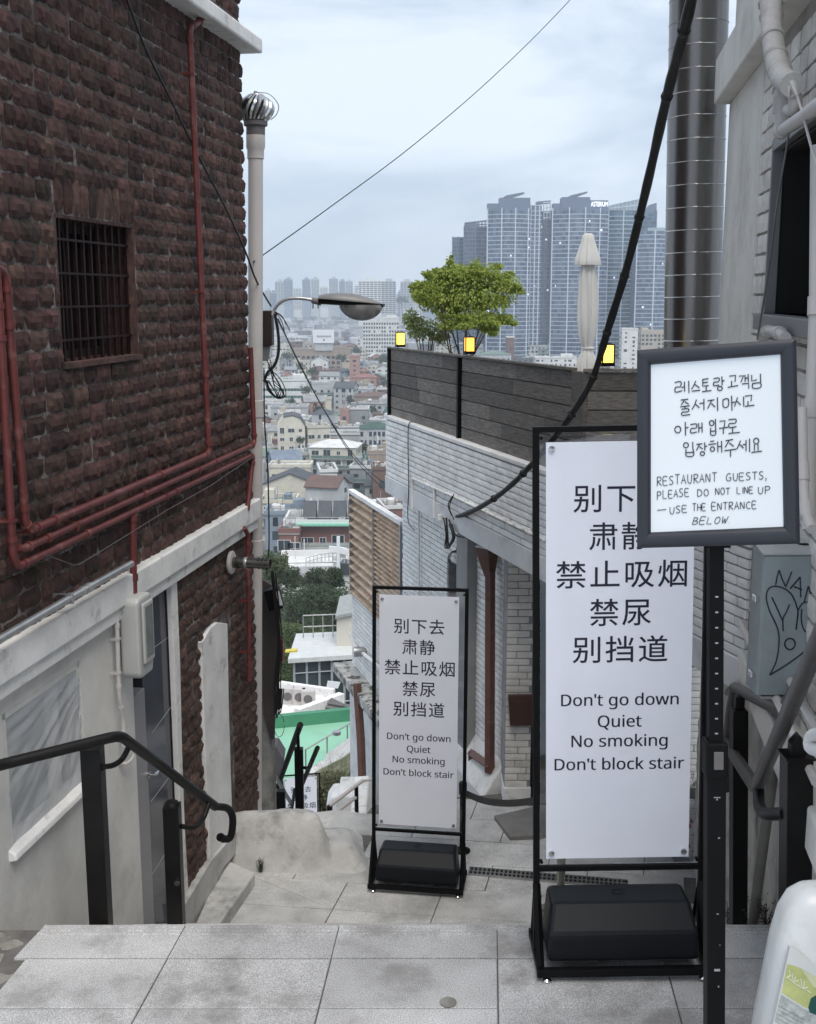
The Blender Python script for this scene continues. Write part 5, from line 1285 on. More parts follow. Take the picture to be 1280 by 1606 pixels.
def hpost(x0, x1, yt, Y, zb_, parent, m=M_RAIL, px_bot=None, cap=True):
    a, c = atY(x0, yt, Y), atY(x1, yt, Y); w = (c.x - a.x) / 2; cx = (a.x + c.x) / 2; S_ = Matrix.Identity(4)
    if px_bot: q_ = atY(px_bot[0], px_bot[1], Y); S_[0][2] = (cx - q_.x) / (a.z - q_.z); S_[0][3] = -S_[0][2] * a.z
    MB(S_).box(cx - w, cx + w, Y - w, Y + w, zb_, a.z).build('post', m, parent, bevel=.003); return cx, w, a.z
p1x, p1w, p1z = hpost(129, 160, 1172, 4.5, -.35, lh)
p2x, p2w, p2z = hpost(257, 282, 1262, 5.05, -1.0, lh)
MB().lathe([(p2w * 1.02, -.01), (p2w * 1.05, .0), (p2w * .8, .014), (0, .018)], (p2x, 5.05, p2z), 16).build('post_cap', M_RAIL, lh, smooth=True)
MB().tube(curve_pts([atY(160, 1203, 4.5), atY(178, 1200, 4.55), atY(192, 1190, 4.6), atY(202, 1172, 4.62)], 5), .012, 10).build('bracket_arm', M_RAIL, lh, smooth=True)
MB().tube(curve_pts([atY(284, 1296, 5.05), atY(305, 1298, 5.1), atY(318, 1285, 5.2), atY(328, 1260, 5.25)], 5), .012, 10).build('bracket_arm', M_RAIL, lh, smooth=True)
MB().lathe([(0, -.012), (.014, -.012), (.014, 0), (0, 0)], atY(278, 1384, 5.05 - p2w), 12, axis='y').build('lock_disc', M_CHROME, lh)
MB().lathe([(0, -.01), (.014, -.01), (.017, 0), (0, 0)], atY(161, 1203, 4.49), 10, axis='y').build('bracket_plate', M_RAIL, lh)

rh = thing('right_handrail', 'grey double steel handrail with two dark posts bending down at the right edge', 'handrail', atY(1165, 1452, 4.75))
rail_tube(MB(), [atY(1142, 1088, 6.3), atY(1152, 1078, 5.0), atY(1226, 1116, 4.05), atY(1275, 1040, 3.6), atY(1330, 930, 3.2)], .0235).build('rail', M_RAILG, rh, smooth=True)
rail_tube(MB(), [atY(1134, 1158, 5.2), atY(1186, 1236, 4.0), atY(1236, 1120, 3.35), atY(1300, 968, 2.9)], .0255).build('rail', M_RAILG, rh, smooth=True)
rail_tube(MB(), [atY(1152, 1078, 5.0), atY(1146, 1110, 5.03), atY(1140, 1158, 5.08), atY(1138, 1240, 5.1)], .020, round_=.02).build('rail_drop', M_RAILG, rh, smooth=True)
q1 = hpost(1147, 1171, 1112, 4.75, -1.3, rh, px_bot=(1158, 1450)); q2 = hpost(1229, 1270, 1185, 3.45, 0.0, rh, px_bot=(1247, 1400))
MB().box(q1[0] - .02, q1[0] + .02, 4.73, 4.77, q1[2], q1[2] + .06).build('post_neck', M_RAIL, rh, bevel=.006)
MB().prism([(q2[0] - .024, q2[2]), (q2[0] + .024, q2[2]), (q2[0] + .024, q2[2] + .045), (q2[0] + .0, q2[2] + .075), (q2[0] - .024, q2[2] + .045)], 3.43, 3.47, 'y').build('post_neck', M_RAIL, rh, bevel=.004)
MB().box(q2[0] - q2[1] - .006, q2[0] + q2[1] + .006, 3.45 - q2[1] - .004, 3.45 + q2[1] + .004, q2[2], q2[2] + .006).build('post_cap', M_RAIL, rh)
MB().tube(curve_pts([atY(1190, 1238, 3.95), atY(1191, 1262, 3.85), atY(1200, 1276, 3.6), atY(1232, 1276, 3.46)], 5), .021, 10).build('bracket_arm', M_RAIL, rh, smooth=True)

# ------------------------------------------------------------------ electrical cabinet with marker drawing
YE = 4.05
eb = thing('electrical_cabinet', 'blue grey metal cabinet with a marker heart drawing on the right wall', 'cabinet', atY(1240, 1090, YE))
e0, e1 = atY(1198, 869, YE), atY(1290, 1091, YE)
x0, x1, z1, z0 = e0.x, e1.x + .03, e0.z, e1.z
M_CAB = mat('blue_grey_metal', (.28, .325, .34), .38, .14, 4, .03, 40, metal=.15, stain=(.26, .31, .31), stain_scale=4, stain_lo=.52, stain_hi=.72)
MB().box(x0, x1, YE, YE + .13, z0, z1).build('case', M_CAB, eb, bevel=.004)
MB().box(x0 + .004, x1 - .004, YE - .008, YE - .001, z0 + .004, z1 - .006).build('door', M_CAB, eb, bevel=.003)
MB().prism([(YE - .01, z1 - .002), (YE + .14, z1 + .02), (YE + .14, z1 + .026), (YE - .01, z1 + .005)], x0 - .006, x1, 'x').build('rain_cap', mat('pale_cabinet_top', (.4, .42, .43), .4, .1, 5), eb)
for y in (937, 1055):
    p = atY(1186, y, YE + .05); MB().box(x0 - .016, x0 + .002, YE + .02, YE + .06, p.z - .012, p.z + .012).build('latch', M_CHROME, eb, bevel=.003)
MB().box(x0 + .02, x1, YE - .004, YE + .03, z0 - .012, z0 - .002).build('bottom_lip', M_GALV, eb)
MB().lathe([(0, 0), (.03, 0), (.03, .004), (0, .004)], (x0 + .17, YE + .1, z1 + .016), 14).build('cable_gland', M_BLACK, eb)
def gmap(zx, zy): p = atY(1120 + zx / 5.737, 840 + zy / 5.737, YE - .0085); return Vector((min(p.x, x1 - .01), p.y, p.z))
GR = [[(555, 440), (568, 370), (585, 310)], [(585, 310), (612, 390), (645, 460)], [(645, 460), (700, 325)], [(685, 478), (775, 372)], [(775, 372), (780, 555)], [(720, 460), (792, 488)], [(812, 600), (848, 455)], [(848, 455), (895, 590)], [(895, 590), (930, 480)],
      [(500, 1255), (560, 1130), (585, 960), (570, 830), (500, 680), (470, 560), (490, 480), (550, 455), (640, 480), (705, 540), (745, 640), (755, 700), (738, 845)], [(750, 690), (790, 615), (850, 600), (918, 650), (960, 720)],
      [(500, 1255), (640, 1170), (780, 1070), (860, 1000), (900, 930), (950, 850)], [(520, 555), (560, 640), (615, 760)], [(680, 620), (650, 690), (620, 750), (622, 860)], [(790, 660), (785, 760), (810, 850), (845, 870), (885, 830), (915, 700)], circ(683, 975, 46, 50)]
strokes(GR, gmap, .0028).build('marker_drawing', M_INK, [c for c in eb.children if c.name.startswith('door')][0])

# ------------------------------------------------------------------ white jug on a ledge at the right front
YJ = 2.62
struct(MB().box(.86, 1.35, 2.28, 2.72, -.005, .40).build('concrete_step', M_CONC, bevel=.008))
jl = lambda x, y: atY(x, y, YJ).x
zj0, zj1 = .40, atY(1262, 1396, YJ).z
cxj = jl(1293, 1500)
jg = thing('plastic_jug', 'large white plastic jug with a yellow green label at the lower right corner', 'jug', Vector((cxj, YJ + .03, zj0)))
b = MB(); vs = []; n = 40; K = []
prof = [(1396, .00, .0), (1397, .25, .3), (1403, .45, .5), (1415, .62, .68), (1440, .76, .8), (1480, .86, .9), (1540, .95, .96), (1606, 1.05, 1.0), (1680, 1.12, 1.0)]
Z = [atY(1262, y, YJ).z for y, _, _ in prof]; hwj = cxj - jl(1197, 1606)
rings = [(Z[i], max(.01, prof[i][1] * hwj), max(.01, prof[i][2] * .085)) for i in range(len(prof))] + [(zj0 + .02, 1.13 * hwj, .085), (zj0, 1.0 * hwj, .07)]
for (z, a_, c_) in rings:
    for j in range(n):
        t = 2 * math.pi * j / n; cx_, sx_ = math.cos(t), math.sin(t); p = 3.2
        k = (abs(cx_) ** p + abs(sx_) ** p) ** (-1 / p); vs.append((cxj + a_ * cx_ * k, YJ + .03 + c_ * sx_ * k, z))
b.add(vs, [(i * n + j, i * n + (j + 1) % n, (i + 1) * n + (j + 1) % n, (i + 1) * n + j) for i in range(len(rings) - 1) for j in range(n)] + [tuple(range(n)), tuple(reversed([(len(rings) - 1) * n + j for j in range(n)]))])
b.build('body', mat('white_jug_plastic', (.70, .72, .72), .3, .05, 6, .02, 20, spec=.5, stain=(.5, .49, .44), stain_scale=6, stain_lo=.5, stain_hi=.9), jg, smooth=True)
def jp(px, py, e=.0): return atY(px, py, YJ - .0585 - e)
lb_ = MB(); L4 = [jp(1239, 1486), jp(1300, 1530), jp(1300, 1680), jp(1205, 1640)]
lb_.add(L4 + [p + Vector((0, .012, 0)) for p in L4], [(0, 1, 2, 3), (7, 6, 5, 4), (0, 4, 5, 1), (1, 5, 6, 2), (2, 6, 7, 3), (3, 7, 4, 0)])
jla = lb_.build('label', mat('white_label', (.66, .68, .67), .3, .03, 5, 0), jg)
def flat(pts, e, name, m): 
    P = [jp(x, y, e) for x, y in pts]; n = len(P); return MB().add(P + [p + Vector((0, .0004, 0)) for p in P], [tuple(range(n)), tuple(reversed(range(n, 2 * n)))]).build(name, m, jla)
flat([(1235, 1512), (1255, 1518), (1300, 1545), (1300, 1592), (1262, 1580), (1226, 1557)], .0005, 'green_band', mat('lime_print', (.50, .54, .22), .35, .2, 18, 0))
flat([(1257, 1520), (1275, 1530), (1300, 1540), (1300, 1556), (1276, 1548)], .0010, 'pale_band', mat('pale_lime_print', (.62, .65, .42), .35, .1, 18, 0))
flat([(1225, 1560), (1262, 1583), (1300, 1600), (1300, 1640), (1215, 1600)], .0006, 'grey_print', mat('grey_print', (.45, .48, .47), .35, .35, 60, 0))
flat([(1268, 1580), (1272, 1566), (1282, 1560), (1300, 1560), (1300, 1600), (1270, 1588)], .0012, 'emblem', mat('dark_green_print', (.02, .09, .08), .35, .1, 18, 0))
b = MB(); 
for P in ([(1238, 1522), (1240, 1530), (1234, 1534)], [(1243, 1528), (1244, 1538)], [(1248, 1532), (1246, 1540), (1252, 1538)], [(1256, 1536), (1258, 1546)], [(1262, 1540), (1260, 1550), (1267, 1549)], [(1236, 1534), (1250, 1545), (1272, 1557)]): b.tube([jp(x, y, .0014) for x, y in P], .0012, 5)
b.build('pale_script', mat('white_print', (.74, .75, .68), .4, 0, 5, 0), jla)
b = MB()
for i in range(5): b.tube([jp(1222 - i * 1.5, 1578 + i * 6, .001), jp(1262, 1600 + i * 7, .001)], .0005, 4)
b.build('fine_print', mat('fine_print_grey', (.2, .25, .25), .4, 0, 5, 0), jla)

# ------------------------------------------------------------------ queue barrier, bag, planter
s1b = atZ(731, 1392, LZ); YQ1 = 7.35; q_t = atY(726, 1238, YQ1); 
qa = thing('belt_post', 'black queue barrier post behind the small standing sign', 'barrier post', Vector((q_t.x, YQ1, LZ)))
MB().tube([(q_t.x, YQ1, LZ + .02), (q_t.x, YQ1, q_t.z + .04)], .019, 14).build('pole', M_BLACK, qa, smooth=True)
MB().lathe([(.055, 0), (.055, .01), (.02, .03)], (q_t.x, YQ1, LZ + .001), 20).build('base', M_BLACK, qa, smooth=True)
MB().lathe([(.026, -.07), (.028, 0), (.024, .012), (0, .014)], (q_t.x, YQ1, q_t.z + .04), 14).build('belt_head', M_BLACK, qa, smooth=True)
YQ2 = 6.5; q2 = atY(880, 1372, YQ2)
qb = thing('belt_post', 'chrome queue barrier post standing behind the large sign', 'barrier post', Vector((q2.x, YQ2, LZ)))
MB().tube([(q2.x, YQ2, LZ + .02), (q2.x, YQ2, LZ + .92)], .0255, 16).build('pole', mat('brushed_brass_grey', (.35, .34, .29), .25, .2, 5, .02, 30, metal=.8), qb, smooth=True)
MB().lathe([(.16, 0), (.16, .012), (.03, .04)], (q2.x, YQ2, LZ + .001), 24).build('base', M_CHROME, qb, smooth=True)
MB().lathe([(.03, -.07), (.032, 0), (.026, .014), (0, .016)], (q2.x, YQ2, LZ + .95), 14).build('belt_head', M_BLACK, qb, smooth=True)
b = MB(); vs = []
pa, pb2 = Vector((q_t.x + .02, YQ1, q_t.z + .02)), Vector((q2.x, YQ2, LZ + .93))
pts = [(727, 1243, YQ1), (760, 1256, 7.15), (800, 1260, 6.95), (845, 1254, 6.7), (880, 1240, YQ2)]
C_ = curve_pts([atY(*p) for p in pts], 6); b2 = MB(); vs = []
for p in C_: vs += [p + Vector((0, 0, .024)), p - Vector((0, 0, .024)), p + Vector((0, .002, .024)), p + Vector((0, .002, -.024))]
k = len(C_)
b2.add(vs, [f for i in range(k - 1) for f in ((4 * i, 4 * i + 1, 4 * i + 5, 4 * i + 4), (4 * i + 2, 4 * i + 6, 4 * i + 7, 4 * i + 3), (4 * i, 4 * i + 4, 4 * i + 6, 4 * i + 2), (4 * i + 1, 4 * i + 3, 4 * i + 7, 4 * i + 5))])
tag(b2.build('barrier_belt', mat('grey_webbing', (.07, .068, .07), .8, .2, 30, .2), smooth=True), 'dark grey queue belt sagging between the small sign and the large sign', 'belt')
YG = 7.3; c_ = atY(1090, 1300, YG)
bag = MB(); vs = []; n = 18; rg = []
for i in range(13):
    t = i / 12 * math.pi
    for j in range(n):
        a = 2 * math.pi * j / n; k = (abs(math.cos(a)) ** 3 + abs(math.sin(a)) ** 3) ** (-1 / 3)
        rr = math.sin(t) ** .55; vs.append((c_.x + .02 + .17 * rr * math.cos(a) * k, YG + .10 * rr * math.sin(a) * k, c_.z - .02 - .22 * math.cos(t) * (1) + .02 * noise.noise(Vector((a * 2, t * 2, 1)))))
bag.add(vs, [(i * n + j, i * n + (j + 1) % n, (i + 1) * n + (j + 1) % n, (i + 1) * n + j) for i in range(12) for j in range(n)])
bgt = thing('soil_bag', 'printed red and white plastic sack leaning behind the right post of the large sign', 'sack', Vector((c_.x, YG, c_.z - .25)))
bag.build('sack', mat('printed_sack', (.62, .58, .58), .4, .25, 30, .2, 25, stain=(.30, .05, .07), stain_scale=22, stain_lo=.52, stain_hi=.56), bgt, smooth=True)
MB().box(c_.x - .16, c_.x + .2, YG - .11, YG + .05, LZ, c_.z - .17).build('lower_sack', mat('purple_grey_sack', (.10, .10, .15), .45, .3, 30, .2, 25, stain=(.3, .32, .38), stain_scale=20, stain_lo=.52, stain_hi=.57), bgt, bevel=.04)
pt_ = atY(1084, 1240, 7.75); plt = thing('planter', 'black planter box with a sparse plant behind the printed sack', 'planter', Vector((pt_.x, 7.75, LZ)))
MB().prism([(pt_.x - .14, LZ), (pt_.x + .2, LZ), (pt_.x + .22, pt_.z - .02), (pt_.x - .16, pt_.z - .02)], 7.6, 7.85, 'y').build('pot', M_RUBBER, plt, bevel=.01)
b = MB(); rd = random.Random(6)
for i in range(22):
    a_ = Vector((pt_.x + rd.uniform(-.1, .15), 7.7 + rd.uniform(-.05, .08), pt_.z - .03)); e = a_ + Vector((rd.uniform(-.08, .08), rd.uniform(-.05, .05), rd.uniform(.05, .2))); b.tube([a_, e], [.003, .001], 4)
    for q in range(4):
        p = a_.lerp(e, rd.uniform(.3, 1)); d = Vector((rd.uniform(-1, 1), rd.uniform(-1, 1), .3)).normalized() * .03; s_ = d.cross(Vector((0, 0, 1))).normalized() * .008; b.add([p, p + d * .5 + s_, p + d, p + d * .5 - s_], [(0, 1, 2, 3)])
b.build('foliage', mat('dull_olive_leaves', (.07, .07, .04), .7, .3, 20, 0, isl=.3), plt)
# dark awning and pole seen between the sign and the notice pole
aw = thing('dark_awning', 'dark blue black awning corner over the entrance right of the large sign', 'awning', atY(1095, 925, 6.9))
P = [(1068, 850), (1118, 850), (1118, 925), (1100, 930), (1068, 912)]
MB().prism([(atY(x, y, 6.9).x, atY(x, y, 6.9).z) for x, y in P], 6.9, 7.5, 'y').build('canvas', mat('navy_canvas', (.008, .009, .014), .6, .2, 6), aw, bevel=.006)
b = MB(); b.lathe([(0, 0), (.028, 0), (.03, .004), (0, .004)], atZ(703, 1573, .001), 12); tag(b.build('dark_spot', M_CONC2), 'small round dark gum stain on a front slab', 'stain')

# ================================================================== HILLSIDE BELOW
PROF = [(0, -3.6), (7, -3.6), (12, -6.4), (19, -8.2), (30, -13.6), (45, -20), (80, -30), (130, -40), (200, -49), (300, -56.5), (420, -60), (1000, -61), (3500, -58), (6000, -50), (9000, -25), (14000, 20)]
def gz(D):
    for (a, za), (c, zc) in zip(PROF, PROF[1:]):
        if D <= c: t = (D - a) / (c - a); return za + (zc - za) * t
    return PROF[-1][1]
M_EARTH = mat('hillside_earth', (.09, .095, .085), .95, .4, .05, 0, stain=(.2, .2, .2), stain_scale=.03, stain_lo=.45, stain_hi=.6)
b = MB(); ys = [8.2, 9, 10, 11, 12, 14, 16, 19, 23, 30, 38, 45, 60, 80, 100, 130, 165, 200, 250, 300, 360, 420, 520, 700, 1000, 1500, 2200, 3500, 5000, 7000, 9000, 12000, 15000]
nx = 24; vs = []
for y in ys:
    for i in range(nx + 1):
        t = i / nx * 2 - 1; x = t * (y * .9 + 12); vs.append((x, y, gz(y) + (0 if y < 60 else noise.noise(Vector((x * .01, y * .01, 0))) * min(3, y * .01))))
b.add(vs, [(i * (nx + 1) + j, i * (nx + 1) + j + 1, (i + 1) * (nx + 1) + j + 1, (i + 1) * (nx + 1) + j) for i in range(len(ys) - 1) for j in range(nx)])
struct(b.build('hillside', M_EARTH))
# long flight going down between the houses
fl2 = struct(MB().prism([(7.38, LZ), (16.2, -6.75), (19.5, -6.8), (19.5, -8.5), (7.38, -3.5)], -1.35, .30, 'x').build('lower_stair_base', M_CONC2))
for i in range(33):
    z = LZ - .165 * (i + 1); y = 7.40 + .265 * i; MB().box(-1.33, .28, y, y + .29, z - .15, z + .004).build('step_slab', M_GRANITE2, fl2)

def A(px, py, Y): return atY(px, py, Y)
# low-res facing prism between photo outlines at a real distance
def facing(pts, Y, d, name, m, parent=None, bevel=0.0):
    return MB().prism([(A(x, y, Y).x, A(x, y, Y).z) for x, y in pts], Y, Y + d, 'y').build(name, m, parent, bevel=bevel)

# ------------------------------------------------------------------ annex with rusty corrugated screen
p_r = atY(632, 820, 11.0)
FR = Frame((p_r.x, 11.0, 0), (-.296, .955, 0), (-.955, -.296, 0))
an = thing('screened_annex', 'white brick annex topped by rust stained corrugated metal screens', 'building', (p_r.x, 12, -5))
sA, sB, sC2 = FR.at(632, 900)[0], FR.at(588, 850)[0], FR.at(552, 850)[0]
zT, zM = FR.at(552, 769)[1], FR.at(560, 938)[1]
def corr(a0, a1, pitch, amp, name):
    b = MB(FR.M); n = int((zT - .04 - zM) / pitch * 6); vs = []
    for i in range(n + 1):
        z = zM + (zT - .04 - zM) * i / n; y = amp * math.sin(i / 6 * 2 * math.pi)
        for s in (a0, (a0 + a1) / 2, a1): vs.append((s, y, z))
    b.add(vs, [(i * 3 + q, i * 3 + q + 1, i * 3 + q + 4, i * 3 + q + 3) for i in range(n) for q in (0, 1)])
    return b.build(name, M_RUST, an, smooth=True)
corr(sA, sB - .01, .052, .020, 'corrugated_sheet'); corr(sB + .01, sC2, .098, .036, 'corrugated_sheet')
for s in (sA + .01, sB, sC2): MB(FR.M).box(s - .012, s + .012, -.02, .03, zM, zT - .03).build('screen_post', M_GALV, an)
MB(FR.M).box(sA - .02, sC2 + .02, -.03, .035, zT - .03, zT + .01).build('top_flashing', M_WHITE, an)
MB(FR.M).box(sA - .6, sC2 - .02, -1.2, -.1, -4.6, zT - .35).build('core_wall', M_WMORT, an)
zL = FR.at(552, 1040)[1]
bq = lay_bricks(FR, sA - .2, sC2 + .02, zL, zM, .19, .05, jit=.12, gap=.008)
place_bricks(FR, bq, WV, an, .016, .0015, 0)
MB(FR.M).box(sA - .2, sC2, -.3, -.004, zL - .1, zM).build('mortar_wall', M_WMORT, an)
MB(FR.M).box(sA - .4, sC2 + .08, -.3, .22, zL - .09, zL + .02).build('concrete_ledge', mat('stained_ledge', (.45, .44, .42), .85, .3, 7, .6, 20, stain=(.08, .08, .07), stain_scale=9, stain_lo=.5, stain_hi=.58), an, bevel=.01)
MB(FR.M).box(sA - .4, sC2 + .02, -.3, .04, -4.9, zL - .09).build('lower_wall', M_WHITE, an, bevel=.01)
MB(FR.M).tube([(sC2 - .25, .05, zL + .30), (sA, .05, zL + .42)], .022, 8).build('white_pipe', M_WHITE, an, smooth=True)
lp = thing('wall_light', 'small grey spotlight above the stained concrete ledge of the annex', 'light', A(556, 1020, 12.3))
MB().lathe([(.03, 0), (.06, .0), (.055, .10), (.03, .13), (0, .13)], A(556, 1022, 12.3), 12, axis='x').build('lamp_head', M_GALV, lp, smooth=True)
MB().tube([A(545, 986, 12.4), A(558, 1016, 12.3)], .014, 6).build('lamp_arm', M_WHITE, lp)
p_ = thing('brown_drainpipe', 'brown drainpipe running down the far white annex wall and bending left at its foot', 'downpipe', A(570, 1290, 11.6))
MB().tube([A(560, 1072, 11.9), A(566, 1160, 11.8), A(570, 1270, 11.7), A(573, 1290, 11.6)], .045, 8).build('pipe', M_BROWN, p_, smooth=True)
MB().tube(curve_pts([A(572, 1268, 11.4), A(556, 1270, 11.2), A(546, 1280, 11.0), A(545, 1330, 10.8)], 5), .04, 8).build('lower_pipe', M_BROWN, p_, smooth=True)
lw_ = thing('low_white_wall', 'low white painted wall and blocks at the foot of the annex beside the lower steps', 'wall', A(560, 1320, 9.5))
facing([(512, 1262), (520, 1250), (532, 1249), (534, 1320), (512, 1320)], 11.2, .35, 'wall_block', M_WHITE, lw_, .02)
facing([(530, 1249), (562, 1249), (562, 1330), (530, 1330)], 11.0, .5, 'wall_block', M_WHITE, lw_, .015)
facing([(549, 1276), (574, 1274), (588, 1308), (588, 1345), (549, 1345)], 9.4, .8, 'wall_block', M_WHITE, lw_, .02)
facing([(571, 1308), (600, 1303), (640, 1300), (640, 1330), (571, 1322)], 8.35, .3, 'foot_block', M_CONC, lw_, .01)
fh = thing('pale_handrail', 'pale three bar handrail with dark posts at the foot of the annex', 'handrail', A(560, 1322, 9.2))
for (a_, c_) in (((517, 1264), (569, 1224)), ((520, 1279), (559, 1250)), ((524, 1310), (560, 1280))): MB().tube([A(*a_, 9.0), A(*c_, 9.2)], .016, 8).build('rail', M_PVC, fh, smooth=True)
MB().tube([A(569, 1224, 9.2), A(583, 1223, 9.2)], .012, 8).build('rail', M_PVC, fh, smooth=True)
MB().tube([A(559, 1234, 9.2), A(560, 1324, 9.2)], .017, 6).build('post', M_RAIL, fh); MB().tube([A(517, 1264, 9.0), A(518, 1322, 9.0)], .024, 6).build('post', M_RAIL, fh)
bh = thing('lower_black_handrail', 'black handrail with crossing rails and square posts going down beside the third sign', 'handrail', A(470, 1275, 9.2))
MB().tube([A(471, 1137, 9.0), A(440, 1222, 11.2), A(436, 1234, 11.4)], .026, 10).build('rail', M_BLACK, bh, smooth=True)
MB().tube([A(498, 1173, 9.2), A(484, 1206, 10.0), A(474, 1230, 10.5)], .021, 10).build('rail', M_BLACK, bh, smooth=True)
MB().tube([A(422, 1196, 10.5), A(440, 1232, 10.2), A(458, 1262, 9.9)], .018, 10).build('rail', M_RAILG, bh, smooth=True)
for (x0, x1, y) in ((462, 475, 1174), (434, 447, 1240)):
    a_, c_ = A(x0, y, 9.3), A(x1, y, 9.3); MB().box(a_.x, c_.x, 9.27, 9.34, -4.0, a_.z).build('post', M_BLACK, bh)
MB().tube([A(468, 1175, 9.3), A(467, 1152, 9.25)], .015, 8).build('post_neck', M_BLACK, bh)
MB().tube(curve_pts([A(476, 1204, 9.3), A(486, 1204, 9.4), A(489, 1194, 9.5)], 4), .014, 8).build('bracket_arm', M_BLACK, bh, smooth=True)
MB().tube([A(447, 1270, 9.3), A(458, 1268, 9.5), A(462, 1238, 9.8)], .014, 8).build('bracket_arm', M_BLACK, bh, smooth=True)
weed('roadside_bush', (A(530, 1262, 15).x, 15, A(530, 1275, 15).z), .9, .5, 60, 'scrubby dry bush beside the lower steps behind the pale handrail', MATS['weed_leaves'], 31)

# ------------------------------------------------------------------ mid-ground roofs
M_GREENR = mat('green_roof_coating', (.24, .47, .33), .55, .12, .6, .05, stain=(.24, .5, .38), stain_scale=.9, stain_lo=.5, stain_hi=.7)
M_GREEND = mat('green_parapet_coating', (.06, .22, .13), .6, .12, 1, 0)
gr = thing('green_roof_house', 'house with a bright mint green flat roof below the black handrail', 'house', (A(500, 1160, 36).x, 36, -18))
Zg = A(500, 1165, 36).z
Yg0, Yg1 = atZ(480, 1215, Zg).y, atZ(480, 1141, Zg).y
gp_ = [(A(380, 1200, Yg0).x, Yg0 - 2), (A(640, 1200, Yg0).x, Yg0 + 4.5), (A(640, 1200, Yg0).x, Yg1 + .3), (A(380, 1200, Yg0).x, Yg1 - 1.0)]
MB().prism([(atZ(390, 1238, Zg).x, atZ(390, 1238, Zg).y), (atZ(500, 1212, Zg).x, atZ(500, 1212, Zg).y), (atZ(566, 1164, Zg).x, atZ(566, 1164, Zg).y), (atZ(640, 1128, Zg).x, atZ(640, 1128, Zg).y), (atZ(560, 1127, Zg).x, atZ(560, 1127, Zg).y), (atZ(380, 1146, Zg).x, atZ(380, 1146, Zg).y)], Zg - .15, Zg).build('roof', M_GREENR, gr)
def seg(p, q, w, z0, z1, name, m, parent):
    d = Vector((q.x - p.x, q.y - p.y, 0)); L = d.length; T = Matrix.Translation((p.x, p.y, 0)) @ Matrix.Rotation(math.atan2(d.y, d.x), 4, 'Z')
    return MB(T).box(0, L, -w / 2, w / 2, z0, z1).build(name, m, parent)
a_, c_ = atZ(380, 1146, Zg), atZ(600, 1124, Zg)
seg(a_, c_, .25, Zg - .1, Zg + .42, 'parapet', M_GREEND, gr)
a2, c2 = atZ(480, 1220, Zg), atZ(575, 1160, Zg)
seg(a2, c2, .3, Zg - .1, Zg + .12, 'edge_kerb', M_CONC, gr); seg(a2 + Vector((.2, -.25, 0)), c2 + Vector((.2, -.25, 0)), .1, -21, Zg - .05, 'wall', mat('dark_house_wall', (.1, .1, .1), .8, .3, .6, 0), gr)
for k in range(4): MB().tube([a2.lerp(c2, k / 3), a2.lerp(c2, k / 3) + Vector((0, 0, .9))], .025, 5).build('rail_post', M_GALV, gr)
MB().tube([a2 + Vector((0, 0, .9)), c2 + Vector((0, 0, .9))], .025, 5).build('rail', M_GALV, gr)
MB().tube([A(528, 1152, 34), A(528, 1147, 34)], .13, 10).build('roof_vent', M_GALV, gr)
MB().box(gp_[0][0], gp_[1][0] - 1, Yg0 + 1, Yg1 - 1, -22, Zg - .16).build('wall', M_WHITE, gr)
facing([(422, 1172), (433, 1172), (444, 1190), (440, 1222), (420, 1222)], 26, .6, 'chimney', mat('dark_chimney', (.06, .055, .06), .8, .2, 3, 0), gr)
# stepped retaining path and slope right of it
rp = thing('stair_path_wall', 'slanting concrete path edge and dry grass bank right of the third sign', 'bank', A(530, 1230, 24))
P = [(505, 1218), (560, 1178), (560, 1192), (508, 1236)]
facing(P, 23, 1.2, 'path_edge', M_CONC, rp); facing([(508, 1240), (560, 1196), (560, 1206), (510, 1250)], 22, 1.0, 'path_edge', mat('dry_bank_path', (.3, .28, .24), .9, .3, 3, .1), rp)
facing([(488, 1245), (560, 1206), (560, 1330), (488, 1330)], 20.5, 1.0, 'bank', mat('dry_bank', (.16, .15, .10), .95, .5, 5, .5, 12, stain=(.07, .09, .04), stain_scale=4, stain_lo=.45, stain_hi=.6), rp)
leaf_crown('grass_tufts', leaf_mat('dry_grass', (.12, .12, .07), (.26, .25, .16)), rp, [(A(525, 1230, 20.3), (.5, .2, .22), .6, 1), (A(510, 1255, 20.3), (.35, .2, .3), .6, 1)], 1500, .10, 44, droop=-.8)
# white cluttered roof with air conditioners
wr_ = thing('white_service_roof', 'white flat roof with air conditioner boxes behind the green roof', 'house', A(480, 1140, 52))
Zw = A(480, 1112, 50).z
f0 = [atZ(400, 1135, Zw), atZ(466, 1124, Zw), atZ(536, 1098, Zw), atZ(524, 1092, Zw), atZ(440, 1080, Zw), atZ(400, 1080, Zw)]
MB().prism([(p.x, p.y) for p in f0], Zw - 4, Zw).build('roof', mat('white_roof_sheet', (.7, .7, .69), .7, .15, 1.2, .1, stain=(.4, .4, .4), stain_scale=2, stain_lo=.55, stain_hi=.65), wr_)
seg(f0[1], f0[2], .35, Zw - 3.5, Zw + .35, 'fascia', M_WHITE, wr_); seg(f0[4], f0[3], .25, Zw - 1, Zw + .35, 'fascia', M_WHITE, wr_)
for i, (x, y) in enumerate(((452, 1098), (470, 1099), (484, 1102))):
    p = atZ(x, y + 4, Zw); u = MB().box(p.x - .3, p.x + .3, p.y - .25, p.y + .25, Zw, Zw + .75).build('air_conditioner', M_PVC, wr_, bevel=.02)
    MB().lathe([(.2, 0), (.2, .02), (.05, .03)], (p.x, p.y - .28, Zw + .38), 12, axis='y').build('fan_grille', M_PVCDK, u)
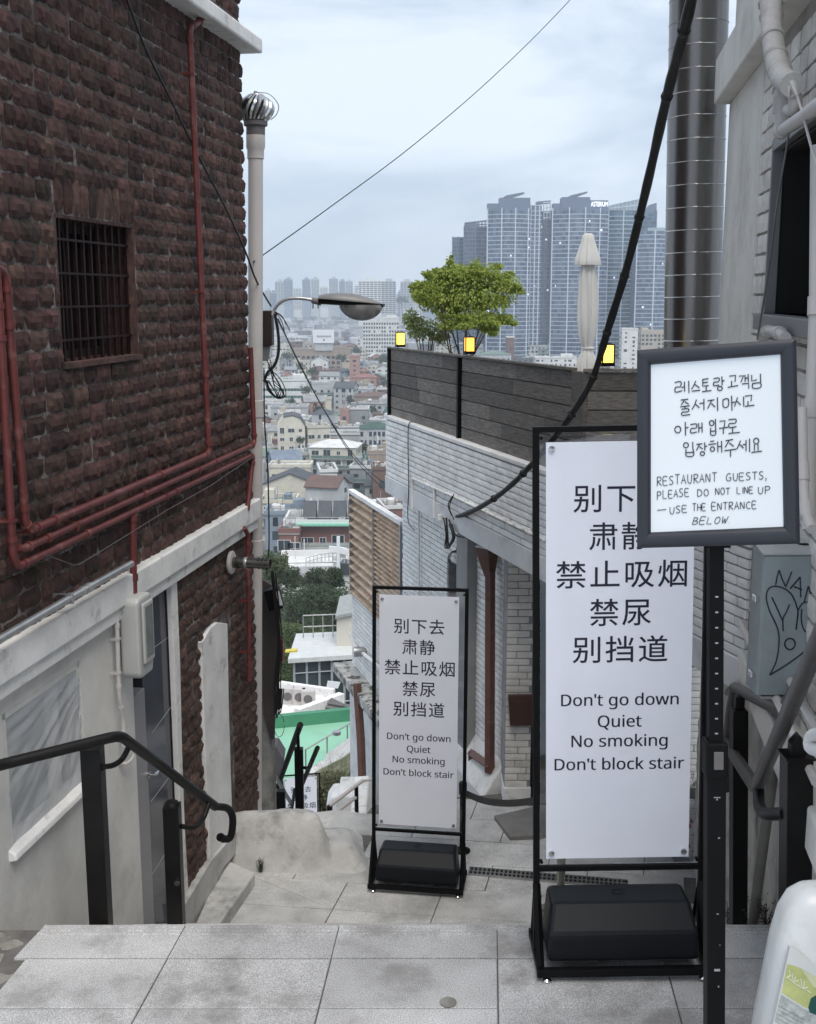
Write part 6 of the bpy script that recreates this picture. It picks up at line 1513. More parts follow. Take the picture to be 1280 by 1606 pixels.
for (x0, y0, x1, y1) in ((512, 1110, 555, 1118), (515, 1103, 555, 1110), (520, 1098, 540, 1108)): MB().tube([atZ(x0, y0, Zw + .3), atZ(x1, y1, Zw + .3)], .12, 5).build('roof_duct', M_PVCDK, wr_)
# glass pavilion
gpv = thing('glass_pavilion', 'glass walled house with a white flat roof between the trees and the annex', 'house', A(508, 1110, 62))
Yv = 62.0; zt, zb2 = A(508, 1030, Yv).z, A(508, 1125, Yv).z
xa, xm, xb = A(462, 1070, Yv).x, A(498, 1070, Yv).x, A(556, 1070, Yv).x
MB().prism([(xa, Yv), (xb + 2, Yv + 1.2), (xb + 2, Yv + 5), (xa, Yv + 4)], zb2 - 3, zt - .25).build('dark_interior', mat('pavilion_interior', (.05, .065, .07), .3, .4, .5, 0, spec=.6), gpv)
def fr_(t): return xa + (xb + 2 - xa) * t, Yv + 1.2 * t
for i in range(8):
    x, y = fr_(i / 7 * .9); MB().box(x - .06, x + .06, y - .1, y + .02, zb2 - 1, zt - .2).build('mullion', mat('grey_mullion', (.3, .34, .35), .5, .1, 3, 0), gpv)
    if i < 7:
        x2, y2 = fr_((i + 1) / 7 * .9); T = MB(); T.add([(x + .06, y - .02, zb2), (x2 - .06, y2 - .02, zb2), (x2 - .06, y2 - .02, zt - .3), (x + .06, y - .02, zt - .3), (x + .06, y + .0, zb2), (x2 - .06, y2 + .0, zb2), (x2 - .06, y2, zt - .3), (x + .06, y, zt - .3)], [(0, 1, 2, 3), (7, 6, 5, 4)])
        T.build('pane', mat('pavilion_glass', (.035, .05, .055), .06, .5, .4, 0, spec=.8, isl=.3), gpv)
x, y = fr_(0); x2, y2 = fr_(.92); T = MB(); 
for z in (zt - .95, zb2 + .75): MB().tube([(x, y - .08, z), (x2, y2 - .08, z)], .04, 4).build('transom', MATS['grey_mullion'], gpv)
MB().prism([(xa - .3, Yv - .4), (xb + 2.2, Yv + .8), (xb + 2.2, Yv + 5.5), (xa - .3, Yv + 4.5)], zt - .25, zt).build('roof', mat('pale_metal_roof', (.55, .57, .57), .35, .1, 2, .05), gpv)
zr = zt + 1.35
for (p, q) in (((xa + .2, Yv + 3.6), (xm + 1.2, Yv + 3.9)),):
    for k in range(5):
        t = k / 4; xx, yy = p[0] + (q[0] - p[0]) * t, p[1] + (q[1] - p[1]) * t; MB().tube([(xx, yy, zt), (xx, yy, zr)], .035, 5).build('rail_post', M_GALV, gpv)
    for z in (zr, (zr + zt) / 2): MB().tube([(p[0], p[1], z), (q[0], q[1], z)], .035, 5).build('rail', M_GALV, gpv)
facing([(514, 1068), (534, 1070), (530, 1080), (512, 1077)], Yv - .6, .05, 'notice_board', M_PAPER2, gpv)
cb = thing('cream_stair_tower', 'plain cream stair tower on the roof right of the glass pavilion railing', 'house', A(540, 1012, 64))
facing([(528, 970), (560, 963), (560, 1040), (528, 1012)], 64, 4, 'wall', mat('plain_cream_render', (.55, .53, .47), .8, .05, .8, 0), cb); facing([(526, 966), (560, 959), (560, 963), (526, 971)], 63.8, 4.4, 'roof', mat('grey_coping', (.3, .32, .31), .8), cb)
yb = thing('yellow_beam', 'short yellow beam sticking out left of the glass pavilion', 'beam', A(456, 1024, 58)); facing([(447, 1022), (466, 1020), (466, 1023), (447, 1024)], 58, .4, 'beam', mat('yellow_paint', (.6, .5, .08), .5), yb)

# ------------------------------------------------------------------ generic houses
M_WIN = mat('dark_house_glass', (.035, .045, .055), .15, .4, .4, 0, spec=.6, isl=.5)
M_WINF = mat('white_window_frame', (.6, .6, .6), .6, .05, 2, 0)
WC = {'cream': (.56, .54, .46), 'white': (.62, .63, .62), 'pale grey': (.42, .44, .45), 'grey': (.25, .265, .28), 'beige': (.40, .36, .30), 'tan': (.30, .24, .19), 'brown brick': (.17, .11, .09), 'red brick': (.21, .11, .095), 'salmon': (.36, .22, .18), 'blue grey': (.22, .27, .33), 'dark grey': (.11, .12, .13)}
RC = {'green': (.13, .20, .165), 'grey': (.24, .255, .26), 'white': (.60, .61, .60), 'slate': (.07, .08, .09), 'brown': (.13, .085, .075), 'blue': (.16, .20, .26), 'red': (.25, .11, .095), 'dark green': (.04, .09, .07)}
def wm(c): return mat('wall_' + c.replace(' ', '_'), WC[c], .85, .13, .35, 0, stain=tuple(v * .55 for v in WC[c]), stain_scale=.25, stain_lo=.55, stain_hi=.8)
def rm(c): return mat('roof_' + c.replace(' ', '_'), RC[c], .8, .22, .4, 0, stain=tuple(v * .6 + .05 for v in RC[c]), stain_scale=.3, stain_lo=.5, stain_hi=.7)
PLACED = []
def house(x, y, w, d, h, rot, wall, roof, rcol, label, wins=None, indiv=False, name='house', cat='house', group=None, fl=3.0, extra=True, base=None, seed=0, wcol=None, sides=True, band=False, bal=False):
    rd = random.Random(seed * 131 + int(x * 7) + int(y)); zb_ = gz(y) if base is None else base
    o = thing(name, label, cat, (x, y, zb_), group)
    T = Matrix.Translation((x, y, zb_)) @ Matrix.Rotation(rot, 4, 'Z')
    hw, hd = w / 2, d / 2
    MB(T).box(-hw, hw, -hd, hd, -8, h).build('wall', wm(wall), o)
    rmat = rm(rcol)
    if roof == 'flat':
        MB(T).box(-hw - .15, hw + .15, -hd - .15, hd + .15, h, h + .22).build('roof', rmat, o)
        b = MB(T); t = .25
        for (a0, a1, c0, c1) in ((-hw - .2, hw + .2, -hd - .2, -hd + t), (-hw - .2, hw + .2, hd - t, hd + .2), (-hw - .2, -hw + t, -hd + t, hd - t), (hw - t, hw + .2, -hd + t, hd - t)): b.box(a0, a1, c0, c1, h + .2, h + 1.05)
        b.build('parapet', wm(wall) if rd.random() < .6 else M_WINF, o)
        if extra:
            sx = rd.choice((-1, 1)); a0 = sx * hw * .3; MB(T).box(min(a0, a0 + sx * hw * .55), max(a0, a0 + sx * hw * .55), -hd * .1, hd * .7, h + .2, h + 2.7).build('stair_house', wm(wall), o)
            if rd.random() < .6: MB(T).lathe([(.9, 0), (1.0, .2), (1.0, 1.5), (.7, 1.8), (0, 1.85)], (-sx * hw * .5, rd.uniform(-.3, .3) * hd, h + .2), 10).build('water_tank', rm(rd.choice(['blue', 'white', 'white'])), o, smooth=True)
            for k in range(rd.randint(0, 3)): xx = rd.uniform(-hw * .7, hw * .7); yy = -hd + rd.uniform(.6, 1.6); MB(T).box(xx, xx + .9, yy, yy + .5, h + .2, h + .9).build('air_conditioner', M_WINF, o)
    elif roof in ('gable', 'side_gable'):
        rh_ = min(w, d) * .26; ov = .35
        if roof == 'gable':
            MB(T).prism([(-hw, h), (hw, h), (0, h + rh_)], -hd + .02, hd - .02, 'y').build('gable', wm(wall), o)
            b = MB(T); sl = rh_ / hw
            b.prism([(-hw - ov, h - ov * sl + .02), (0, h + rh_ + .02), (hw + ov, h - ov * sl + .02), (hw + ov, h - ov * sl + .25), (0, h + rh_ + .25), (-hw - ov, h - ov * sl + .25)], -hd - ov, hd + ov, 'y'); b.build('roof', rmat, o)
        else:
            sl = rh_ / hd
            MB(T).prism([(-hd, h), (hd, h), (0, h + rh_)], -hw + .02, hw - .02, 'x').build('gable', wm(wall), o)
            b = MB(T); b.prism([(-hd - ov, h - ov * sl + .02), (0, h + rh_ + .02), (hd + ov, h - ov * sl + .02), (hd + ov, h - ov * sl + .25), (0, h + rh_ + .25), (-hd - ov, h - ov * sl + .25)], -hw - ov, hw + ov, 'x'); b.build('roof', rmat, o)
    elif roof == 'gambrel':
        MB(T).prism([(-hw, h), (hw, h), (hw * .62, h + 2.6), (hw * .1, h + 3.4), (-hw * .55, h + 2.9)], -hd, hd, 'y').build('gable', wm(wall), o)
        MB(T).prism([(-hw * .55, h + 2.93), (hw * .1, h + 3.43), (hw * .63, h + 2.63), (hw + .2, h - .1), (hw + .35, h), (hw * .66, h + 2.9), (hw * .1, h + 3.7), (-hw * .57, h + 3.15)], -hd - .2, hd + .2, 'y').build('roof', rmat, o)
    elif roof == 'hip':
        b = MB(T); rh_ = 1.8; e = .4; k = .3
        b.add([(-hw - e, -hd - e, h), (hw + e, -hd - e, h), (hw + e, hd + e, h), (-hw - e, hd + e, h), (-hw * k, -hd * .1, h + rh_), (hw * k, -hd * .1, h + rh_), (hw * k, hd * .1, h + rh_), (-hw * k, hd * .1, h + rh_)], [(0, 3, 2, 1), (4, 5, 6, 7), (0, 1, 5, 4), (1, 2, 6, 5), (2, 3, 7, 6), (3, 0, 4, 7)]); b.build('roof', rmat, o)
    if roof == 'flat':
        cb_ = MB(T)
        for _ in range(rd.randint(5, 11)):
            xx, yy = rd.uniform(-hw * .8, hw * .8), rd.uniform(-hd * .85, hd * .8); sx, sy, sz = rd.uniform(.2, 1.3), rd.uniform(.2, 1.0), rd.uniform(.3, 1.3)
            cb_.box(xx - sx / 2, xx + sx / 2, yy - sy / 2, yy + sy / 2, h + .2, h + .2 + sz)
        for _ in range(3): xx, yy = rd.uniform(-hw * .8, hw * .8), rd.uniform(-hd * .8, hd * .8); cb_.tube([(xx, yy, h), (xx, yy, h + rd.uniform(2, 4))], .06, 4)
        cb_.tube([(-hw, -hd, h + 1.5), (hw, -hd, h + 1.5)], .05, 4)
        stuff(cb_.build('roof_clutter', mat('roof_clutter_mix', (.40, .41, .41), .7, .3, .7, 0, isl=.8), o))
    else:
        cb_ = MB(T)
        for _ in range(3): xx = rd.uniform(-hw * .7, hw * .7); cb_.box(xx, xx + .5, -hd - .5, -hd - .1, h * rd.uniform(.3, .8), h * .8 + .6)
        stuff(cb_.build('wall_clutter', mat('roof_clutter_mix', (.40, .41, .41), .7, .3, .7, 0, isl=.8), o))
    nf = max(1, int(h / fl)); gb = MB(T); fb = MB(T)
    if band:
        for k in range(nf):
            z0 = k * fl + 1.1
            if h - z0 < 1.4: continue
            nb2 = int(w / 1.6)
            for q in range(nb2): gb.box(-hw + .3 + q * (w - .6) / nb2 + .06, -hw + .3 + (q + 1) * (w - .6) / nb2 - .06, -hd - .05, -hd + .02, z0, z0 + 1.3)
    else:
        for side in ((0, 1, 3) if sides else (0,)):
            L = w if side == 0 else d; n = wins if (wins and side == 0) else max(1, int(L / rd.uniform(2.8, 4.0)))
            for k in range(nf):
                zc = k * fl + fl * .55
                if zc > h - .5: continue
                for q in range(n):
                    if not indiv and rd.random() < .12: continue
                    c = -L / 2 + (q + .5) * L / n; ww = rd.choice((.55, .75, 1.1)) if not wins or wins < 6 else L / n * .32; hh = rd.choice((.5, .65, .65, .95)) if not wins or wins < 6 else fl * .28
                    if side == 0: R_ = T
                    elif side == 1: R_ = T @ Matrix.Rotation(math.pi / 2, 4, 'Z')
                    else: R_ = T @ Matrix.Rotation(-math.pi / 2, 4, 'Z')
                    off = -hd if side == 0 else -hw
                    if indiv and side == 0:
                        f = MB(R_).box(c - ww - .1, c + ww + .1, off - .06, off + .02, zc - hh - .1, zc + hh + .1).build('window', M_WINF, o)
                        for sx in (0, 1): MB(R_).box(c - ww + sx * ww + .04, c + sx * ww - .04, off - .08, off - .05, zc - hh, zc + hh).build('pane', M_WIN, f)
                    else:
                        gb.box(c - ww, c + ww, off - .04, off + .02, zc - hh, zc + hh, R_.inverted() @ R_ if False else T.inverted() @ R_)
    if gb.v: stuff(gb.build('window', wcol or M_WIN, o))
    if bal:
        for k in range(1, nf):
            s_ = MB(T).box(-hw * .9, hw * .9, -hd - 1.1, -hd, k * fl - .1, k * fl + .05).build('balcony', M_WINF, o); MB(T).box(-hw * .9, hw * .9, -hd - 1.12, -hd - 1.05, k * fl + .05, k * fl + .95).build('railing', mat('green_glass_rail', (.13, .2, .18), .3, .2, 1, 0), s_)
    PLACED.append((x, y, max(w, d) * .62))
    return o
def hp(px0, px1, ytop, D, depth, rot=0.0, **k):
    a, c = A(px0, ytop, D), A(px1, ytop, D); w = abs(c.x - a.x)
    return house((a.x + c.x) / 2, D + depth / 2, w, depth, max(3, a.z - gz(D)), R(rot), base=gz(D), **k)

# reddish apartments with green trimmed balconies
o = hp(446, 566, 824, 210, 10, wall='red brick', roof='flat', rcol='grey', label='reddish apartments with mint trimmed balconies and dark sloping roof panels behind the white cross', fl=3.1, bal=True, indiv=True, wins=5, extra=False)
T = Matrix.Translation(o.location)
ha = A(500, 824, 210).z - o.location.z
for i in range(4):
    x0 = A(470 + i * 24, 800, 210).x - o.location.x + .15; x1 = x0 + 24 / FPX * 212 - .3
    MB(T).prism([(-1.2, ha + .6), (2.4, ha + 3.3), (2.6, ha + 3.3), (2.6, ha + .2), (-1.2, ha + .2)], x0, x1, 'x').build('roof_panel', rm('slate'), o)
MB(T).box(-4.8, 8.0, -6.4, -5.0, ha + .1, ha + .45).build('green_trim', mat('mint_trim', (.22, .5, .38), .6), o)
MB(T).prism([(-7.4, 3.4 + 3), (-4.9, 4.6 + 3), (-4.9, 4.4 + 3), (-7.4, 3.1 + 3)], -6.2, 6.0, 'x').build('awning', rm('grey'), o)
hp(438, 468, 838, 205, 7, wall='red brick', roof='flat', rcol='white', label='small red brick wing with an open window left of the green trimmed apartments', fl=3, extra=False, indiv=True, wins=2)
hp(512, 562, 784, 255, 8, wall='red brick', roof='hip', rcol='white', label='red brick block with a pale hipped roof right behind the green trimmed apartments', extra=False)
hp(414, 500, 760, 300, 11, -3, wall='cream', roof='gable', rcol='slate', label='big cream house with dark gable roof nearest the vent pipe', indiv=True, wins=3, fl=3.1, extra=False)
hp(422, 487, 734, 316, 8, wall='cream', roof='flat', rcol='white', label='plain cream block standing just behind the big gabled cream house', extra=False, sides=False)
hp(497, 524, 742, 295, 12, 8, wall='white', roof='flat', rcol='slate', label='narrow white stepped house right of the big gabled cream house', indiv=True, wins=2, extra=False)
hp(524, 552, 756, 300, 9, wall='grey', roof='side_gable', rcol='slate', label='grey house with dark roof tucked behind the red brick block', extra=False)
hp(432, 475, 668, 395, 13, 6, wall='cream', roof='gambrel', rcol='slate', label='cream house with a dark mansard roof in the middle of the town', indiv=True, wins=3, fl=3.0, extra=False)
hp(476, 512, 672, 405, 10, 16, wall='cream', roof='flat', rcol='grey', label='cream balcony wing joined to the right of the mansard house', indiv=True, wins=3, extra=False)
hp(488, 562, 702, 350, 12, -6, wall='cream', roof='hip', rcol='white', label='low house with a wide white roof right below the mansard house', indiv=True, wins=4, extra=False, bal=True)
hp(420, 466, 722, 345, 10, 18, wall='blue grey', roof='side_gable', rcol='blue', label='blue grey house with a sloping grey blue roof beside the vent pipe', extra=False)
hp(510, 566, 683, 430, 12, 2, wall='pale grey', roof='flat', rcol='dark green', label='long house with a dark green flat roof right of the mansard house', extra=False, wins=7)
hp(564, 612, 672, 415, 11, 0, wall='pale grey', roof='hip', rcol='dark green', label='glazed house with dark green hipped roof beside the timber fence', wins=7, extra=False)
hp(577, 612, 712, 335, 9, 0, wall='tan', roof='flat', rcol='white', label='tan house with a white slab roof beside the white brick parapet', extra=True)
hp(583, 612, 738, 300, 8, 4, wall='brown brick', roof='flat', rcol='brown', label='dark brown brick house just above the corrugated screens', extra=False)
hp(552, 590, 736, 318, 9, -8, wall='grey', roof='flat', rcol='green', label='grey green house in the alley above the corrugated screens', bal=True)
hp(411, 481, 598, 590, 18, 0, wall='white', roof='flat', rcol='green', label='white office block with green ribbon windows beside the vent pipe', band=True, wcol=mat('green_ribbon_glass', (.05, .12, .10), .2, .3, .3, 0, isl=.4), fl=3.6)
hp(424, 482, 640, 520, 12, 2, wall='pale grey', roof='flat', rcol='grey', label='long pale grey block in front of the white office', extra=False)
hp(533, 547, 644, 500, 8, 0, wall='salmon', roof='flat', rcol='white', label='salmon red block above the dark green flat roof', extra=False)
hp(547, 578, 643, 505, 10, 0, wall='grey', roof='flat', rcol='slate', label='plain grey block right of the salmon red block')
hp(556, 612, 622, 600, 16, -3, wall='tan', roof='hip', rcol='brown', label='wide house with purple brown hipped roof beside the fence end', extra=False)
hp(548, 564, 560, 740, 7, 0, wall='salmon', roof='flat', rcol='red', label='slim salmon brick tower rising over the town', extra=False, sides=False)
hp(552, 590, 592, 720, 14, 0, wall='salmon', roof='hip', rcol='red', label='wide salmon house at the foot of the slim brick tower', extra=False)
hp(488, 532, 582, 760, 14, 0, wall='brown brick', roof='flat', rcol='brown', label='brown block below the white gabled house')
hp(488, 514, 566, 800, 12, 0, wall='white', roof='gable', rcol='grey', label='white gabled house between billboard and brown block', extra=False)
hp(488, 530, 602, 650, 12, 4, wall='pale grey', roof='flat', rcol='white', label='pale balcony block right of the white office', bal=True, extra=False)
hp(456, 550, 549, 940, 22, 0, wall='tan', roof='flat', rcol='grey', label='long low building carrying the white billboard', wins=12, fl=4.2)
bb = thing('billboard', 'large white billboard on the long low building', 'billboard', A(508, 548, 938))
facing([(491, 517), (524, 517), (524, 538), (491, 538)], 938, 1.2, 'board', mat('billboard_white', (.72, .75, .78), .6, .02, .1, 0), bb); facing([(494, 538), (522, 538), (522, 550), (494, 550)], 939, 3, 'plinth', wm('pale grey'), bb)
b = MB()
for i in range(11):
    x = 497 + i * 2.05; b.add([A(x, 526 + (i % 3) * .3, 937.9), A(x + 1.2, 526, 937.9), A(x + 1.2, 529, 937.9), A(x, 529, 937.9)], [(0, 1, 2, 3)])
b.add([A(507, 531.5, 937.9), A(509.5, 531.5, 937.9), A(509.5, 534.5, 937.9), A(507, 534.5, 937.9)], [(0, 1, 2, 3)])
b.build('lettering', wm('dark grey'), bb)
o = hp(569, 626, 500, 1040, 24, 0, wall='white', roof='flat', rcol='white', label='white slab office with a regular grid of dark square windows', wins=14, fl=3.4, name='office_block', cat='office')
# church
ch = hp(436, 552, 900, 150, 10, 4, wall='white', roof='flat', rcol='white', label='white church building with railings under the tall white cross', extra=False, name='church', cat='church', fl=3)
cs = thing('white_cross', 'tall white cross standing on the church roof', 'cross', A(531, 900, 148))
facing([(528, 842), (533, 842), (533, 900), (528, 900)], 148, .4, 'upright', M_PAPER2, cs); facing([(516, 857), (528, 858), (528, 863), (516, 862)], 148, .4, 'arm', M_PAPER2, cs); facing([(533, 858), (544, 861), (543, 866), (533, 863)], 148, .4, 'arm', M_PAPER2, cs)
b = MB()
for i in range(14): b.tube([A(480 + i * 6, 888 - 2 * math.sin(i * .24) * 4, 149), A(480 + i * 6, 875 - 2 * math.sin(i * .24) * 4, 149)], .06, 4)
for z in (0, 6): b.tube([A(480 + i * 6, 875 + z - 8 * math.sin(i * .24), 149) for i in range(14)], .07, 4)
tag(b.build('roof_railing', M_WINF), 'curved white railing round the church roof', 'railing')
facing([(534, 885), (546, 884), (551, 902), (534, 902)], 150, 3, 'dormer', rm('slate'), None)
d_ = [x for x in COL.objects if x.name.startswith('dormer')][0]; tag(d_, 'small dark dormer right of the white cross', 'dormer')

# ------------------------------------------------------------------ random infill of the town
rd = random.Random(77)
rows = []
D = 245.0
while D < 1400: rows.append(D); D *= 1.050
def phrase(D, px):
    if px < 640:
        a = 'below mansard house' if D < 380 else 'around mansard house' if D < 520 else 'around ribbon office' if D < 680 else 'below white billboard' if D < 930 else 'behind white billboard' if D < 1250 else 'far under skyline'
        b_ = 'near vent pipe' if px < 450 else 'under street lamp' if px < 530 else 'near timber fence'
    else:
        a = 'past terrace tree' if px < 850 else 'below glass towers'; b_ = 'beyond roof terrace'
    return a, b_
seen = {}
nh = 0
for ri, D in enumerate(rows):
    ranges = [(395, 650)] if D < 640 else [(395, 1075)]
    for (a, c) in ranges:
        px = a + rd.uniform(0, 20)
        while px < c:
            w = rd.uniform(7, 13) * (1.0 if D < 900 else 1.4); dpt = rd.uniform(7, 11); wpx = w / D * FPX
            x = (px + wpx / 2 - 640) / FPX * D; y = D + rd.uniform(-5, 5); vis_right = px > 640
            px += wpx * rd.uniform(1.05, 1.35)
            if vis_right and D < 900 and rd.random() < .8: continue
            if any((x - q[0]) ** 2 + (y - q[1]) ** 2 < (q[2] + w * .45) ** 2 for q in PLACED): continue
            if nh >= 262: continue
            fl_ = rd.choice((2, 2, 3, 3, 4, 4, 5)) if D < 1000 else rd.choice((3, 4, 4, 5, 6, 7)); h = fl_ * 3.0
            wall = rd.choice(['cream', 'cream', 'white', 'white', 'white', 'white', 'pale grey', 'pale grey', 'pale grey', 'pale grey', 'grey', 'grey', 'beige', 'beige', 'tan', 'brown brick', 'red brick', 'blue grey', 'salmon', 'dark grey'])
            roof = rd.choice(['flat'] * 6 + ['hip', 'gable', 'side_gable']); rcol = rd.choice(['green', 'grey', 'grey', 'white', 'slate', 'slate', 'brown', 'blue', 'green', 'dark green'])
            a_, b_ = phrase(D, px)
            lab = f"{wall} {['', '', 'two', 'three', 'four', 'five', 'six', 'seven'][fl_]} storey house, {rcol} {roof.replace('side_', '')} roof, {b_} {a_}"
            seen[lab] = seen.get(lab, 0) + 1; k = seen[lab]
            if k > 1: lab = lab.replace(' storey', f" storey {['', '', 'wider', 'deeper', 'squarer', 'plainer'][min(k, 5)]}".rstrip() if False else ' storey')
            house(x, y, w, dpt, h, R(rd.uniform(-22, 22)), wall, roof, rcol, lab, group='houses of the town below', seed=ri * 50 + nh, sides=D < 900, fl=3.0, bal=rd.random() < .12)
            nh += 1
# labels that read the same are told apart by which is nearer
by = {}
for o in list(COL.objects):
    if o.get('group') == 'houses of the town below': by.setdefault(o['label'], []).append(o)
for lab, L in by.items():
    if len(L) > 1:
        L.sort(key=lambda q: q.location.y)
        for i, o in enumerate(L):
            if i < 3: o['label'] = ('nearer ' if i == 0 else 'farther ' if i == 1 else 'farthest ') + lab

# far roofs nobody could count
b = MB(); rd = random.Random(5)
for i in range(3000):
    D = 1250 + 2600 * rd.random() ** 1.3; px = rd.uniform(380, 1080); x = (px - 640) / FPX * D; w = rd.uniform(8, 20); d = rd.uniform(8, 16); h = rd.choice((8, 10, 12, 14, 18))
    T = Matrix.Translation((x, D, gz(D))) @ Matrix.Rotation(rd.uniform(-.5, .5), 4, 'Z'); b.box(-w / 2, w / 2, -d / 2, d / 2, -2, h, T)
for i in range(420):   # the town goes on left of the lane, behind the brick corner
    D = 300 + 1000 * rd.random(); px = rd.uniform(150, 385); x = (px - 640) / FPX * D; w = rd.uniform(8, 14); d = rd.uniform(8, 12); h = rd.choice((6, 9, 9, 12, 15))
    T = Matrix.Translation((x, D, gz(D))) @ Matrix.Rotation(rd.uniform(-.4, .4), 4, 'Z'); b.box(-w / 2, w / 2, -d / 2, d / 2, -2, h, T); b.box(-w * .2, w * .3, -d * .1, d * .3, h, h + 2.4, T)
stuff(tag(b.build('far_town', mat('far_town_walls', (.34, .35, .37), .9, .2, .02, 0, isl=.6)), 'hazy mass of tiny far houses under the skyline', 'far houses'))

# ------------------------------------------------------------------ skyline slabs
def slab_tower(px0, px1, yt, D, col, label, depth=16, wins=None, fl=3.0, seed=1, rot=0):
    a, c = A(px0, yt, D), A(px1, yt, D); w = c.x - a.x; zb_ = gz(D); h = a.z - zb_; x = (a.x + c.x) / 2
    o = thing('apartment_tower', label, 'tower block', (x, D, zb_), 'pale apartment towers on the skyline'); T = Matrix.Translation((x, D, zb_)) @ Matrix.Rotation(R(rot), 4, 'Z')
    MB(T).box(-w / 2, w / 2, 0, depth, -3, h).build('wall', wm(col), o); MB(T).box(-w * .2, w * .25, depth * .3, depth * .8, h, h + 4).build('stair_house', wm(col), o)
    nf = int(h / 3.0); nb2 = wins or max(3, int(w / 5)); g = MB(T)
    for k in range(max(0, nf - 16), nf):
        for q in range(nb2): xx = -w / 2 + (q + .5) * w / nb2; g.box(xx - w / nb2 * .36, xx + w / nb2 * .36, -.2, .05, k * 3 + .9, k * 3 + 2.3)
    stuff(g.build('window', M_WIN, o)); return o
ST = [(415, 424, 455, 2300, 'pale grey', 'pale tower block just right of the vent pipe'), (423, 432, 459, 1900, 'blue grey', 'short dark blue block beside the vent pipe on the skyline'), (431, 445, 441, 2500, 'pale grey', 'left half of the paired towers above the lamp arm'), (445, 458, 438, 2500, 'blue grey', 'right half of the paired towers above the lamp arm'),
      (460, 472, 452, 2700, 'white', 'low pale block between the two tower pairs'), (474, 486, 438, 2600, 'blue grey', 'slim tower left of centre over the lamp head'), (488, 500, 437, 2600, 'pale grey', 'slim tower directly over the lamp neck'), (502, 514, 450, 2900, 'white', 'short pale block over the lamp neck'),
      (516, 530, 437, 2700, 'pale grey', 'twin topped pale tower over the lamp head'), (532, 541, 440, 2650, 'blue grey', 'narrow blue tower over the lamp head'), (542, 553, 441, 2700, 'pale grey', 'narrow pale tower over the lamp head'), (556, 562, 448, 2300, 'white', 'thin white tower over the lamp tip'),
      (562, 598, 440, 1800, 'white', 'wide gridded white apartment slab beyond the lamp'), (598, 621, 441, 1800, 'pale grey', 'pale gridded slab right of the wide white slab'), (624, 630, 458, 2400, 'blue grey', 'low blue block left of the terrace tree'), (628, 648, 441, 2200, 'pale grey', 'grey tower left of the terrace tree top'), (640, 660, 452, 2500, 'white', 'white tower partly behind the terrace tree'),
      (662, 690, 456, 2600, 'blue grey', 'blue grey slab hidden behind the terrace tree'), (692, 712, 448, 2500, 'pale grey', 'pale slab left of the first glass tower')]
for i, (a, c, y, D, col, lab) in enumerate(ST): slab_tower(a, c, y, D, col, lab, seed=i, wins=None)
hp(976, 1001, 517, 820, 10, 0, wall='white', roof='flat', rcol='white', label='slim white block between the yellow lantern and the notice board', extra=False)
hp(1006, 1044, 520, 860, 12, 0, wall='beige', roof='flat', rcol='white', label='beige apartment block right of the slim white block', wins=6)
hp(752, 802, 556, 760, 16, 0, wall='pale grey', roof='hip', rcol='green', label='low hall with a pale green roof right of the terrace tree', extra=False)
hp(795, 807, 530, 770, 8, 0, wall='brown brick', roof='flat', rcol='brown', label='thin brown chimney block against the first big glass tower', extra=False, sides=False)
hp(840, 905, 562, 800, 14, 0, wall='white', roof='flat', rcol='white', label='low white block left of the closed parasol')

# ------------------------------------------------------------------ glass towers
def glass_mat2(name, c1, c2, lit=.02):
    m = bpy.data.materials.new(name); m.use_nodes = True; nt = m.node_tree; N = nt.nodes; L = nt.links; b = N['Principled BSDF']
    g = N.new('ShaderNodeNewGeometry'); r = N.new('ShaderNodeMix'); r.data_type = 'RGBA'; r.inputs['A'].default_value = (*c1, 1); r.inputs['B'].default_value = (*c2, 1)
    pw = N.new('ShaderNodeMath'); pw.operation = 'POWER'; pw.inputs[1].default_value = 1.6; L.new(g.outputs['Random Per Island'], pw.inputs[0]); L.new(pw.outputs[0], r.inputs[0])
    L.new(r.outputs['Result'], b.inputs['Base Color']); b.inputs['Roughness'].default_value = .12; b.inputs['Specular IOR Level'].default_value = .8
    return m
M_TG = glass_mat2('tower_glass', (.03, .05, .095), (.15, .20, .30)); M_TT = glass_mat2('teal_tower_glass', (.015, .055, .09), (.07, .16, .24)); M_TD = glass_mat2('dark_tower_glass', (.035, .045, .08), (.10, .12, .19))
M_BAND = mat('tower_spandrel', (.50, .56, .64), .5, .05, .05, 0); M_BANDD = mat('dark_spandrel', (.12, .15, .22), .5, .05, .05, 0)
M_LIT = emit_mat('lit_window', (.7, .78, .9), .5)
